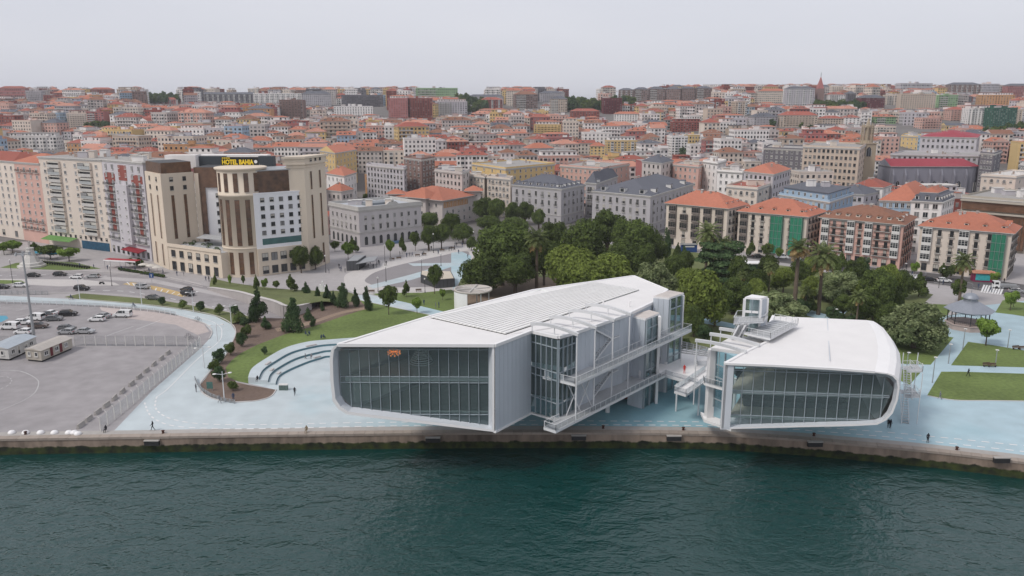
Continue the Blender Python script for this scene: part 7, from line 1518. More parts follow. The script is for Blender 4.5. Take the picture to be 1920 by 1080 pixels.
for x in (-2.8, 2.2):
    for s in (-1, 1): b = MB(); b.tube((x, s*.84, .42), (x, s*1.06, .42), .42, M_tyre, 12); o = bpy.data.objects.new('wheel', b.mesh('wheel')); COL.objects.link(o); o.parent = t
k = empty('kiosk', P(1842, 527, 0)); k.rotation_euler = (0, 0, R(-14)); reg(k, 'magenta kiosk with salmon roof and turquoise poster', 'on the avenue at the right', 'kiosk')
lb('body', k, (-3.2, 3.2, -1.6, 1.6, 0, 2.8), m=mat('magenta_panel', (.22, .02, .07), .5, .1, 1)); lb('roof', k, (-3.7, 3.7, -2.1, 2.1, 2.8, 3.05), (-2.6, 2.6, -1.3, 1.3, 3.05, 3.4), m=mat('salmon_roof', (.5, .25, .17), .7, .1, 1)); lb('poster', k, (-2.6, 1.6, -1.66, -1.6, .5, 2.6), m=mat('turquoise_poster', (.05, .34, .36), .5, .6, 1.5))
# ================================================================ people
def person_mesh(pose):
    J = dict(pel=(0, 0, .95), chest=(0, .02, 1.32), neck=(0, .02, 1.5), head=(0, .0, 1.62), top=(0, 0, 1.73), sl=(-.17, .02, 1.42), sr=(.17, .02, 1.42))
    if pose == 'walk': J.update(el=(-.25, .1, 1.16), wl=(-.25, -.05, .95), hl=(-.25, -.1, .87), er=(.25, -.1, 1.16), wr=(.25, -.28, 1.0), hr=(.25, -.35, .95), kl=(-.1, -.2, .52), al=(-.1, -.28, .1), fl=(-.1, -.45, .05), kr=(.1, .1, .5), ar=(.1, .38, .16), fr=(.1, .25, .05))
    elif pose == 'sit':
        J = {k_: (v[0], v[1], v[2]-.52) for k_, v in J.items()}; J.update(el=(-.24, -.1, .62), wl=(-.15, -.3, .5), hl=(-.12, -.36, .48), er=(.24, -.1, .62), wr=(.15, -.3, .5), hr=(.12, -.36, .48), kl=(-.13, -.45, .48), al=(-.13, -.55, .08), fl=(-.13, -.72, .05), kr=(.13, -.45, .48), ar=(.13, -.5, .08), fr=(.13, -.68, .05))
    else: J.update(el=(-.25, .03, 1.14), wl=(-.24, -.05, .9), hl=(-.23, -.08, .82), er=(.25, .03, 1.14), wr=(.22, -.12, .95), hr=(.2, -.2, .9), kl=(-.1, -.02, .5), al=(-.11, .02, .09), fl=(-.12, -.15, .04), kr=(.1, -.02, .5), ar=(.12, .02, .09), fr=(.14, -.14, .04))
    J['pl'] = (J['pel'][0]-.09, J['pel'][1], J['pel'][2]-.05); J['pr'] = (J['pel'][0]+.09, J['pel'][1], J['pel'][2]-.05)
    names = list(J); idx = {n_: i for i, n_ in enumerate(names)}; E_ = [('pel', 'chest'), ('chest', 'neck'), ('neck', 'head'), ('head', 'top'), ('chest', 'sl'), ('sl', 'el'), ('el', 'wl'), ('wl', 'hl'), ('chest', 'sr'), ('sr', 'er'), ('er', 'wr'), ('wr', 'hr'), ('pel', 'pl'), ('pl', 'kl'), ('kl', 'al'), ('al', 'fl'), ('pel', 'pr'), ('pr', 'kr'), ('kr', 'ar'), ('ar', 'fr')]
    rad = dict(pel=.14, chest=.155, neck=.06, head=.10, top=.07, sl=.075, sr=.075, el=.048, er=.048, wl=.036, wr=.036, hl=.04, hr=.04, pl=.10, pr=.10, kl=.065, kr=.065, al=.045, ar=.045, fl=.04, fr=.04)
    me = bpy.data.meshes.new('person'); me.from_pydata([J[n_] for n_ in names], [(idx[a], idx[c]) for a, c in E_], []); o = bpy.data.objects.new('person', me); COL.objects.link(o)
    md = o.modifiers.new('s', 'SKIN'); o.modifiers.new('u', 'SUBSURF').levels = 1
    for n_ in names: v = me.skin_vertices[0].data[idx[n_]]; v.radius = (rad[n_], rad[n_]*(.75 if n_ in ('pel', 'chest') else 1)); v.use_root = n_ == 'pel'
    bpy.context.view_layer.update(); m2 = bpy.data.meshes.new_from_object(o.evaluated_get(bpy.context.evaluated_depsgraph_get())); bpy.data.objects.remove(o)
    z_ = J['pel'][2]; zn = J['neck'][2]; h_ = J['head'][2]; hands = [Vector(J['hl']), Vector(J['hr'])]
    for p in m2.polygons:
        c = p.center; i = 0 if c.z < z_-.0 else 1
        if c.z > zn-.02: i = 2
        if c.z > h_+.02 or (c.z > h_-.08 and c.y > .04): i = 3
        if any((c-hh).length < .09 for hh in hands): i = 2
        if pose == 'sit' and c.y < -.12 and c.z < .56 and abs(c.x) < .25 and i == 1: i = 0
        p.material_index = i; p.use_smooth = True
    return m2
PM = {k_: person_mesh(k_) for k_ in ('stand', 'walk', 'sit')}
CL = dict(red=M_red, black=mat('cloth_black', (.02, .02, .025), .9, .2, 4), white=mat('cloth_white', (.65, .65, .66), .9, .1, 4), blue=mat('cloth_blue', (.04, .09, .2), .9, .2, 4), green=mat('cloth_green', (.05, .12, .08), .9, .2, 4), pink=mat('cloth_pink', (.45, .22, .25), .9, .1, 4), grey=mat('cloth_grey', (.2, .2, .21), .9, .2, 4), denim=mat('cloth_denim', (.05, .07, .12), .9, .2, 4), khaki=mat('cloth_khaki', (.25, .2, .13), .9, .2, 4))
M_skin = mat('skin', (.45, .27, .19), .6, .05, 2); M_hair = mat('hair', (.04, .028, .02), .7, .1, 3); PMC = {}
def person(x, y, pose, top, legs, deg, desc, where, z=.03, grp=None):
    key = (pose, top, legs)
    if key not in PMC:
        m2 = PM[pose].copy(); m2.materials.clear()
        for mm in (CL[legs], CL[top], M_skin, M_hair): m2.materials.append(mm)
        PMC[key] = m2
    o = inst('person', PMC[key], None, P(x, y, z), R(deg), rt.uniform(.98, 1.06)); reg(o, desc, where, 'person', grp); return o
person(199, 809, 'sit', 'red', 'black', 0, 'person in red sitting on the quay edge', 'at the foot of the white fence'); person(287, 807, 'walk', 'black', 'black', -80, 'person in black walking', 'alone on the promenade near the quay'); person(575, 810, 'sit', 'khaki', 'khaki', 0, 'person sitting on the quay edge', 'below the larger gallery')
person(553, 741, 'walk', 'black', 'black', 20, 'person in dark clothes walking', 'beside the end of the stepped seating'); person(368, 735, 'stand', 'black', 'grey', 90, 'person in dark clothes standing', 'left of the mulch bed tip'); person(412, 756, 'walk', 'green', 'grey', 90, 'person in green walking', 'below the mulch bed tip'); person(438, 752, 'stand', 'green', 'denim', 30, 'person in green standing', 'by the white lamp at the mulch bed')
person(1665, 802, 'stand', 'black', 'black', 0, 'person in black standing', 'under the rounded corner of the smaller gallery'); person(1669, 803, 'stand', 'grey', 'black', 20, 'person in a grey top', 'under the rounded corner of the smaller gallery'); person(1739, 830, 'stand', 'black', 'black', 0, 'person in black fishing', 'at the quay right of the smaller gallery'); person(1762, 749, 'walk', 'pink', 'grey', 60, 'person in pink walking', 'below the large right lawn')
person(1283, 700, 'stand', 'red', 'red', 0, 'person in red standing', 'on the deck between the galleries', 5.93); person(1199, 711, 'stand', 'red', 'white', -40, 'person in a red top and white trousers', 'on the lower walkway', 5.93); person(1235, 683, 'stand', 'white', 'grey', 0, 'person in white', 'on the lower walkway by the lift block', 5.93); person(1291, 748, 'walk', 'grey', 'blue', 30, 'person in grey walking', 'underneath the floating pier')
person(1339, 694, 'stand', 'black', 'black', -90, 'person in black', 'on the deck by the smaller gallery', 5.93); person(584, 672, 'sit', 'red', 'grey', 0, 'person in red seated', 'on the stepped seating', .9); person(573, 676, 'walk', 'pink', 'grey', 100, 'person in pink', 'walking before the steps'); person(483, 714, 'sit', 'black', 'black', 0, 'person in black seated', 'on the top tier, left end', 1.35)
for x, y, c in ((573, 629, 'white'), (580, 629, 'blue'), (603, 636, 'white'), (607, 635, 'grey')): person(x, y, 'sit', c, 'denim', rt.uniform(0, 300), '%s topped person resting on the grass' % c, 'left of the large gallery')
for x, y, c, w_ in ((877, 484, 'blue', 'on the square by the grove'), (860, 476, 'black', 'on the square by the grove'), (817, 578, 'black', 'by the round white canopy'), (823, 577, 'white', 'by the round white canopy'), (795, 572, 'white', 'on the lawn footpath'), (694, 505, 'white', 'by the dark cafe kiosk'), (700, 503, 'red', 'by the dark cafe kiosk'), (706, 501, 'white', 'by the dark cafe kiosk'), (386, 527, 'red', 'in front of the hotel'), (392, 528, 'black', 'in front of the hotel'), (345, 518, 'blue', 'in front of the hotel'), (880, 468, 'grey', 'at the top of the square'), (890, 462, 'red', 'at the top of the square'),
                   (1788, 612, 'black', 'near the bandstand'), (1830, 608, 'blue', 'near the bandstand'), (1595, 598, 'black', 'on the park footpath'), (1552, 594, 'red', 'on the park footpath'), (1700, 516, 'white', 'on the pavement by the seafront houses'), (1710, 517, 'pink', 'on the pavement by the seafront houses'), (1735, 520, 'black', 'on the pavement by the seafront houses'), (1815, 706, 'blue', 'on the right footpath'), (1690, 516, 'green', 'on the pavement by the seafront houses')):
    person(x, y, rt.choice(('walk', 'stand')), c, rt.choice(('black', 'denim', 'grey')), rt.uniform(0, 360), 'person in %s' % c, w_, grp='people out walking')
# cyclists
M_frm = mat('bike_frame', (.08, .08, .09), .4, .1, 2)
def bicycle(par=None):
    b = MB()
    for x in (-.52, .52):
        for i in range(14):
            a0, a1 = 6.283*i/14, 6.283*(i+1)/14; b.beam((x+.33*math.cos(a0), 0, .34+.33*math.sin(a0)), (x+.33*math.cos(a1), 0, .34+.33*math.sin(a1)), .04, .04, M_tyre, up=(0, 1, 0))
    for p_, q_ in (((-.52, 0, .34), (-.1, 0, .32)), ((-.1, 0, .32), (-.2, 0, .85)), ((-.52, 0, .34), (-.2, 0, .78)), ((-.1, 0, .32), (.38, 0, .8)), ((-.2, 0, .78), (.38, 0, .82)), ((.52, 0, .34), (.36, 0, .95)), ((.36, -.25, .97), (.36, .25, .97))): b.tube(p_, q_, .02, M_frm, 5)
    b.box(-.32, -.08, -.07, .07, .85, .9, M_tyre); return b.mesh('bicycle')
BM = bicycle()
for x, y, c in ((134, 562, 'green'), (251, 577, 'black')):
    o = inst('bicycle', BM, None, P(x, y, .03), R(-8)); reg(o, 'bicycle ridden by a person in %s' % c, 'on the blue cycle path', 'bicycle'); q = inst('person', None, None, (0, 0, 0)) if False else person(x, y, 'sit', c, 'denim', 82, 'cyclist in %s' % c, 'on the blue cycle path'); q.location = P(x, y, .03)+Vector((-.1, 0, .36))
for x, y in ((352, 632), (358, 636), (369, 600), (373, 603)): o = inst('bicycle', BM, None, P(x, y, .04), R(60)); reg(o, 'parked bicycle', 'at the edge of the parking lot', 'bicycle', 'bicycles by the lot')
# ================================================================ fences, barriers, lamps
M_post = mat('white_concrete_post', (.62, .60, .57), .8, .1, 2); M_mesh = glassmat('wire_mesh', (.86, .86, .86), rough=.6)
def fence(line, h, sp, desc, where, bent=True, m=None):
    m = m or M_post; r = empty('fence', line[0]); reg(r, desc, where, 'fence'); L_ = []
    for a, c in zip(line, line[1:]):
        k_ = max(1, round((c-a).length/sp)); L_ += [lerp(a, c, i/k_) for i in range(k_)]
    L_.append(line[-1]); d = (line[-1]-line[0]).normalized(); n_ = n2(d)
    for p in L_:
        b = MB(); b.beam(p, p+Vector((0, 0, h)), .13, .13, m, up=(0, 1, 0))
        if bent: b.beam(p+Vector((0, 0, h)), p-n_*.35+Vector((0, 0, h+.4)), .1, .1, m)
        b.build('fence_post', r)
    for a, c in zip(L_, L_[1:]):
        b = MB(); b.face([a+Vector((0, 0, .1)), c+Vector((0, 0, .1)), c+Vector((0, 0, h)), a+Vector((0, 0, h))], M_mesh)
        for z in (.1, h*.5, h): b.beam(a+Vector((0, 0, z)), c+Vector((0, 0, z)), .03, .03, M_gsteel)
        k_ = 7
        for i in range(1, k_): p = lerp(a, c, i/k_); b.beam(p+Vector((0, 0, .1)), p+Vector((0, 0, h)), .018, .018, M_gsteel, up=(0, 1, 0))
        b.build('mesh_panel', r)
fence(px([(189, 809), (240, 767), (300, 716), (345, 678), (377, 652)]), 2.5, 2.4, 'long white wire fence with bent concrete posts', 'between the parking lot and promenade'); fence(px([(140, 648), (200, 648.5), (290, 649), (374, 650)]), 2.5, 2.5, 'white wire fence crossing the parking lot', 'between the parked cars and the empty asphalt', False); fence(px([(-80, 648), (0, 648), (60, 648)]), 2.4, 2.6, 'white wire fence behind the site cabins', 'at the left edge of the lot', False)
fence(px([(-100, 569), (0, 569), (120, 572), (190, 576), (289, 585), (330, 592)]), 1.1, 2.2, 'low thin steel railing', 'along the blue cycle path', False, M_steel); fence(px([(366, 712), (370, 722), (377, 732), (395, 744), (415, 752), (440, 757)]), .8, 1.2, 'low railing curving round the mulch bed', 'at the tip of the mulch bed', False, M_gsteel); fence(px([(-80, 552), (0, 552.5), (90, 553)]), 1.3, 1.8, 'thin grey railing', 'between the road and cycle path at the left', False, M_gsteel)
def jersey():
    def fn(b): b.ifaces([(-1.1, -.3, 0), (1.1, -.3, 0), (1.1, .3, 0), (-1.1, .3, 0), (-1.1, -.12, .8), (1.1, -.12, .8), (1.1, .12, .8), (-1.1, .12, .8), (-1.1, -.2, .3), (1.1, -.2, .3), (1.1, .2, .3), (-1.1, .2, .3)], [(0, 1, 9, 8), (8, 9, 5, 4), (4, 5, 6, 7), (2, 3, 11, 10), (10, 11, 7, 6), (0, 8, 4, 7, 11, 3), (1, 2, 10, 6, 5, 9)], M_conc)
    return shm(('barrier',), fn)
BA = math.atan2(*(P(315, 664)-P(152, 800)).yx)
for x, y in ((152, 800), (167, 788), (184, 775), (200, 762), (215, 749), (230, 736), (247, 722), (261, 709), (275, 697), (289, 685), (303, 674), (315, 664)): o = inst('concrete_barrier', jersey(), None, P(x, y, .02), BA+rt.uniform(-.08, .08)); reg(o, 'grey concrete road barrier', 'in the row beside the white fence', 'barrier', 'concrete barriers beside the fence')
def lampmesh(h, arms, k_, head='dish'):
    def fn(b):
        m = M_steel if k_ == 'w' else M_gsteel if k_ == 'g' else M_iron; b.tube((0, 0, 0), (0, 0, h), .11 if k_ != 'i' else .08, m, 8, .07)
        for s in ((-1, 1) if arms == 2 else (1,)):
            if arms: b.tube((0, 0, h-.6), (s*1.3, 0, h-.35), .05, m, 5); b.lathe([(0, .12), (.35, .05), (.4, -.05), (0, -.08)], M_frame, 10, (s*1.4, 0, h-.35))
        if not arms: b.lathe([(0, 0), (.2, .1), (.28, .45), (.1, .6), (0, .75)], M_frame, 8, (0, 0, h)); b.tube((0, 0, 0), (0, 0, .8), .16, m, 8, .1)
    return shm(('street_lamp', round(h, 1), arms, k_), fn)
def lamp(x, yb, yt, arms, k_, desc, where, rz=0):
    p = P(x, yb, .02); h = max(2.5, PY(x, yt, p.y).z); o = inst('street_lamp', lampmesh(round(h*2)/2, arms, k_), None, p, rz); reg(o, desc, where, 'street lamp', 'street lamps')
for x, yb, yt in ((421, 752, 699), (434, 609, 572), (363, 585, 545), (150, 562, 520), (266, 571, 531), (383, 690, 650), (408, 640, 606)): lamp(x, yb, yt, 2, 'w', 'white two-armed street lamp', 'along the promenade path', .3)
for x, yb, yt in ((1748, 718, 672), (1778, 682, 644), (1805, 655, 617), (1866, 685, 656), (1889, 653, 620), (1700, 690, 660)): lamp(x, yb, yt, 1, 'g', 'grey one-armed street lamp', 'on the right lawns', 1)
for x, yb, yt in ((722, 498, 462), (813, 474, 440), (724, 528, 503), (791, 513, 489), (827, 499, 478), (709, 547, 524), (797, 549, 525), (611, 511, 482), (24, 530, 490), (210, 536, 502), (888, 459, 436)): lamp(x, yb, yt, 0, 'i', 'dark lantern post', 'around the square and the hotel')
for x, yb, yt in ((1460, 590, 560), (1560, 606, 578), (1390, 556, 528), (1620, 520, 480), (1690, 530, 492), (1760, 540, 502), (1900, 575, 540), (1510, 500, 462)): lamp(x, yb, yt, 1, 'i', 'dark one-armed lamp', 'between the park and the avenue', .5)
p = P(66, 647, 0); ms = empty('floodlight_mast', p); reg(ms, 'very tall grey floodlight mast', 'between the two white site cabins', 'mast'); h = PY(44, 474, p.y).z; b = MB(); b.tube(p, p+Vector((0, 0, h)), .36, M_gsteel, 10, .17); b.build('mast', ms)
b = MB(); b.lathe([(1.5, 0), (1.5, .15)], M_gsteel, 14, (p.x, p.y, h-.3))
for k_ in range(6): a = k_*1.047; b.beam(p+Vector((math.cos(a)*1.5, math.sin(a)*1.5, h)), p+Vector((math.cos(a)*1.7, math.sin(a)*1.7, h-.5)), .5, .3, M_gsteel)
b.tube((p.x-1.5, p.y, h-.2), (p.x+1.5, p.y, h-.2), .07, M_gsteel, 5); b.tube((p.x, p.y-1.5, h-.2), (p.x, p.y+1.5, h-.2), .07, M_gsteel, 5); b.build('lamp_crown', ms)
# site cabins
def cabin(P1, P2, P3, hgt, wallm, roofm, desc, where, doors):
    A, B, C = P(*P1), P(*P2), P(*P3); q = quad(A, B, C); c = sum(q, Vector())/4; r = empty('site_cabin', c); reg(r, desc, where, 'cabin', 'site cabins in the lot'); b = MB(); b.prism([p_.xy for p_ in q], .45, hgt, wallm); b.build('wall', r)
    b = MB(); b.prism([p_.xy for p_ in offs(q, -.25)], .02, .46, M_dark); b.build('skirt', r); b = MB(); w = offs(q, .25); m1, m2 = lerp(w[0], w[1], .5), lerp(w[3], w[2], .5); e = hgt; up = Vector((0, 0, 1))
    W_ = [p_+up*e for p_ in w]; m1 = m1+up*(e+.45); m2 = m2+up*(e+.45); b.face([W_[0], m1, m2, W_[3]], roofm); b.face([m1, W_[1], W_[2], m2], roofm); b.face([W_[0], W_[1], m1], wallm); b.face([W_[2], W_[3], m2], wallm); b.build('roof', r)
    e = (C-B).normalized(); L_ = (C-B).length
    for t, k_ in doors: p_ = B+e*(L_*t)+n2(e)*.02; put(r, win(.9, 2.0, 'white', 0) if k_ == 'd' else win(1.2, 1.0, 'white', 1) if k_ == 'w' else shm(('door',), lambda b: b.box(-.4, .4, -.06, 0, 0, 2.0, wm('maroon'))), (p_.x, p_.y, .6 if k_ != 'w' else 1.3), e, 'door' if k_ != 'w' else 'window')
    e = (B-A).normalized(); 
    for t in (.25, .7): p_ = lerp(A, B, t)+n2(e)*.02; put(r, win(.8, 1.0, 'white', 0), (p_.x, p_.y, 1.3), e, 'window')
cabin((50, 677), (79, 680), (137, 655), 2.75, mat('cabin_cream', (.42, .385, .33), .7, .22, 1), mat('cabin_roof', (.40, .37, .34), .8, .15, 1), 'cream site cabin with brown doors', 'right of the floodlight mast', ((.15, 'w'), (.32, 'r'), (.48, 'w'), (.62, 'r'), (.78, 'w')))
cabin((-20, 674), (18, 677), (70, 653), 2.9, mat('cabin_white', (.50, .49, .47), .7, .22, 1), mat('cabin_roof_grey', (.36, .40, .44), .7, .15, 1), 'white site cabin with grey blue roof', 'left of the floodlight mast', ((.15, 'w'), (.35, 'd'), (.6, 'w'), (.8, 'w')))
# white domed floats and bollards on the quay
for x in (22, 48, 76, 102, 129, 139, 146): o = inst('dome_bollard', shm(('dome',), lambda b: b.lathe([(.62, 0), (.6, .2), (.42, .42), (0, .52)], M_white, 12)), None, P(x, 812+(x == 146)*2, .06)); reg(o, 'white domed concrete bollard', 'at the quay edge of the lot', 'bollard', 'white domes on the quay')
for x, y in ((48, 814), (306, 812), (1281, 806), (1526, 817), (1794, 843), (1131, 803), (900, 803)): o = inst('mooring_bollard', shm(('moor',), lambda b: b.lathe([(.26, 0), (.2, .1), (.18, .35), (.3, .42), (.26, .52), (0, .55)], mat('rusty_iron', (.07, .03, .022), .8, .3, 3), 10)), None, P(x, y, .06)); reg(o, 'rusty iron mooring bollard', 'on the quay edge', 'bollard', 'mooring bollards')
for x, y in ((286, 829), (1085, 819), (1263, 820), (1527, 831), (1876, 861), (812, 823)):
    p = PY(x, y, qy(P(x, y-8, 0).x)-.1); b = MB(); b.box(p.x-1.25, p.x+1.25, p.y-.55, p.y, p.z-.45, p.z+.35, M_dark); b.box(p.x-1.3, p.x+1.3, p.y-.62, p.y, p.z+.35, p.z+.5, M_conc); o = b.build('quay_ledge', loc=(p.x, p.y, p.z)); reg(o, 'dark recessed ladder ledge', 'in the face of the quay wall', 'ledge', 'ledges in the quay wall')
# round white canopy
zc_ = 5.6; c = P(887, 541, zc_); rc_ = 5.4; cn = empty('round_canopy', (c.x, c.y, 0)); reg(cn, 'round white concrete canopy on a curved wall', 'on the lawn behind the larger gallery', 'canopy')
b = MB(); b.lathe([(rc_-.4, zc_-.45), (rc_, zc_-.45), (rc_, zc_), (rc_-.5, zc_), (rc_-.5, zc_-.2), (0, zc_-.12)], mat('canopy_concrete', (.50, .46, .42), .85, .2, .6), 36, (c.x, c.y, 0)); b.build('canopy_roof', cn)
b = MB(); b.lathe([(rc_-.05, 0), (rc_-.05, zc_-.45)], M_white, 16, (c.x, c.y, 0), R(150), R(255)); b.lathe([(rc_-.35, 0), (rc_-.35, zc_-.45)], M_white, 16, (c.x, c.y, 0), R(150), R(255)); b.build('curved_wall', cn)
for k_ in range(3): a = R(20+k_*60); b = MB(); b.beam((c.x-math.cos(a)*(rc_-.6), c.y-math.sin(a)*(rc_-.6), zc_), (c.x+math.cos(a)*(rc_-.6), c.y+math.sin(a)*(rc_-.6), zc_), .35, .2+.02*k_, M_trim); b.build('rib', cn)
for a in (20, 300, 80): b = MB(); b.tube((c.x+4.6*math.cos(R(a)), c.y+4.6*math.sin(R(a)), 0), (c.x+4.6*math.cos(R(a)), c.y+4.6*math.sin(R(a)), zc_-.2), .16, M_steel, 8); b.build('column', cn)
# dark pavilion and cafe kiosk on the square
def pav(q, h, desc, where, roofm, name):
    pts = px(q); c = sum(pts, Vector())/len(pts); r = empty(name, c); reg(r, desc, where, 'pavilion'); b = MB(); b.prism([p_.xy for p_ in pts], 0, h, mat('dark_cladding', (.06, .062, .066), .6, .2, 1)); b.build('wall', r); b = MB(); b.prism([p_.xy for p_ in offs(pts, -.3)], h, h+.12, roofm); b.build('roof', r)
    e = (pts[1]-pts[0]).normalized()
    for k_ in range(int((pts[1]-pts[0]).length/1.2)): p_ = pts[0]+e*(1.2*k_+.6)+n2(e)*.02; put(r, shm(('slat_panel', name), lambda b: b.box(-.5, .5, -.06, 0, .1, h-.1, mat('panel_dark', (.09, .092, .1), .5, .2, 1, objrand=.5))), (p_.x, p_.y, 0), e, 'panel')
    return r
pav([(818, 541), (853, 538), (846, 524), (790, 523), (789, 530)], 2.7, 'low dark pavilion with pale flat roof', 'at the lower end of the square', mat('sand_roof', (.55, .49, .40), .8, .1, 1), 'pavilion')
pav([(650, 508), (672, 507), (687, 496), (664, 495)], 3.3, 'small black cafe kiosk', 'at the left end of the square', M_gsteel, 'cafe_kiosk'); pq = px([(672, 508), (700, 503), (706, 495), (685, 497)]); b = MB(); b.prism([p_.xy for p_ in offs(pq, .5)], 2.5, 2.75, M_gsteel)
for p_ in pq: b.tube((p_.x, p_.y, 0), (p_.x, p_.y, 2.5), .06, M_gsteel, 5)
o = b.build('cafe_canopy', loc=tuple(pq[0])); reg(o, 'flat grey terrace canopy', 'right of the black cafe kiosk', 'canopy')
# bandstand
c = P(1813, 614, 0); bs = empty('bandstand', c); reg(bs, 'octagonal bandstand with grey zinc roof and small dome', 'on the paved circle at the right', 'bandstand'); rr = 4.9; M_zinc = mat('zinc', (.27, .29, .33), .5, .12, 1, metal=.3)
b = MB(); b.lathe([(rr+.3, 0), (rr+.3, 1.2), (rr+.5, 1.25), (rr+.5, 1.4), (0, 1.4)], mat('bandstand_base', (.42, .34, .31), .85, .15, 1), 8, tuple(c), R(22.5), R(382.5), False); b.build('plinth', bs); b = MB(); b.lathe([(rr+.9, 4.7), (rr+1.0, 4.85), (2.2, 6.9), (1.6, 7.0), (1.6, 7.7), (1.9, 7.8)], M_zinc, 8, tuple(c), R(22.5), R(382.5), False); b.lathe([(1.9, 7.8), (1.7, 8.4), (1.1, 8.9), (0, 9.2)], M_zinc, 8, tuple(c)); b.tube((c.x, c.y, 9.1), (c.x, c.y, 9.9), .06, M_zinc, 5); b.build('roof', bs)
for k_ in range(8):
    a, a2 = R(22.5+45*k_), R(67.5+45*k_); p_ = c+Vector((math.cos(a), math.sin(a), 0))*rr*.96; p2 = c+Vector((math.cos(a2), math.sin(a2), 0))*rr*.96; b = MB(); b.tube(p_+Vector((0, 0, 1.4)), p_+Vector((0, 0, 4.8)), .13, M_iron, 8); b.build('column', bs)
    b = MB(); b.beam(p_+Vector((0, 0, 2.3)), p2+Vector((0, 0, 2.3)), .06, .06, M_iron); b.beam(p_+Vector((0, 0, 1.6)), p2+Vector((0, 0, 1.6)), .05, .05, M_iron); b.beam(p_+Vector((0, 0, 4.5)), p2+Vector((0, 0, 4.5)), .08, .35, M_zinc)
    for j in range(1, 8): s_ = lerp(p_, p2, j/8); b.beam(s_+Vector((0, 0, 1.6)), s_+Vector((0, 0, 2.3)), .03, .03, M_iron, up=(0, 1, 0))
    b.build('balustrade', bs)
# monument in the roundabout
c = P(60, 500, 0); mo = empty('monument', c); reg(mo, 'pale stepped stone monument with a statue', 'on the grass island at the left', 'monument'); b = MB(); b.lathe([(4.6, 0), (4.6, .7), (3.8, .8), (3.6, 1.6), (2.9, 1.8), (2.0, 3.6), (1.7, 4.0), (1.2, 6.2), (1.4, 6.4), (1.4, 6.8), (0, 6.85)], M_trim, 8, tuple(c), R(22.5), R(382.5), False); b.build('pedestal', mo)
st = bpy.data.objects.new('statue', PM['stand'].copy()); st.data.materials.clear(); [st.data.materials.append(M_conc) for _ in range(4)]; COL.objects.link(st); st.parent = mo; st.location = (0, 0, 6.8); st.scale = (1.5,)*3
# white sculpture on the bank
c = P(604, 548, 0); b = MB()
for k_, (dx, w, h0, h1) in enumerate(((-1.3, .8, 0, 1.7), (-.5, .9, .2, 2.6), (.2, .7, 0, 3.6), (.9, .8, .3, 2.2), (1.5, .6, 0, 1.4))): b.ifaces([(c.x+dx-w/2, c.y-.4, h0), (c.x+dx+w/2, c.y-.3, h0), (c.x+dx+w/2, c.y+.5, h0), (c.x+dx-w/2, c.y+.4, h0), (c.x+dx-w*.2, c.y-.2, h1), (c.x+dx+w*.4, c.y-.1, h1*.92), (c.x+dx+w*.3, c.y+.2, h1*.95), (c.x+dx-w*.3, c.y+.2, h1)], [(0, 1, 5, 4), (1, 2, 6, 5), (2, 3, 7, 6), (3, 0, 4, 7), (4, 5, 6, 7), (0, 3, 2, 1)], M_white)
o = b.build('sculpture', loc=tuple(c)); reg(o, 'jagged white outdoor sculpture', 'on the grass bank right of the hotel', 'sculpture')
# terrace awnings, parasols, motorbikes and bins along the apartment row
c = P(232, 503, 0); r = empty('terrace_awning', c); r.rotation_euler = (0, 0, R(-14)); reg(r, 'red and white striped terrace awning', 'in front of the crimson shopfront awning', 'awning'); M_crm = mat('awning_red', (.33, .03, .04), .8, .1, 1)
lb('canvas', r, (-6.5, 6.5, -1.8, 1.2, 3.0, 3.15), m=M_crm); lb('valance', r, (-6.5, 6.5, -1.86, -1.8, 2.7, 3.15), m=M_white); lb('posts', r, *[(x, x+.1, y, y+.1, 0, 3.0) for x in (-6.3, 0, 6.2) for y in (-1.7, 1)], m=M_gsteel)
def parasol(cm): return shm(('parasol', cm.name), lambda b: (b.tube((0, 0, 0), (0, 0, 2.6), .05, M_gsteel, 5), b.lathe([(1.8, 2.25), (.9, 2.6), (0, 2.85)], cm, 8, sm=False), b.lathe([(.25, 0), (.25, .08), (0, .08)], M_dark, 8)))
for x, y, k_ in ((270, 508, 'w'), (284, 510, 'w'), (296, 513, 'w'), (62, 484, 'b'), (72, 485, 'b'), (84, 486, 'b'), (97, 487, 'b'), (108, 486, 'b'), (10, 470, 'g'), (20, 471, 'w')):
    cm = dict(w=mat('parasol_cream', (.55, .52, .47), .8, .08, 1), b=mat('parasol_blue', (.03, .22, .32), .8, .1, 1), g=mat('parasol_green', (.05, .2, .08), .8, .1, 1))[k_]; o = inst('parasol', parasol(cm), None, P(x, y, 0)); reg(o, dict(w='cream', b='blue', g='green')[k_]+' terrace parasol', 'on the pavement below the left apartments', 'parasol', 'terrace parasols')
def moto(b):
    for x in (-.6, .6): b.tube((x, -.07, .3), (x, .07, .3), .3, M_tyre, 10)
    b.box(-.5, .35, -.16, .16, .35, .7, PAINT['black']); b.box(-.7, .0, -.15, .15, .7, .82, M_tyre); b.tube((.6, 0, .3), (.4, 0, 1.0), .05, M_rim, 5); b.tube((.4, -.32, 1.0), (.4, .32, 1.0), .03, M_rim, 5); b.box(.35, .55, -.14, .14, .55, .95, PAINT['grey'])
for k_ in range(20): x = 78+k_*4.6; o = inst('motorbike', shm(('moto',), moto), None, P(x, 493+k_*.55, .01), R(75)); reg(o, 'black parked motorbike', 'in the row below the left apartments', 'motorbike', 'motorbikes parked in a row')
o = inst('motorbike', shm(('moto',), moto), None, P(191, 533, .03), R(0)); reg(o, 'black motorbike', 'riding past the road median', 'motorbike')
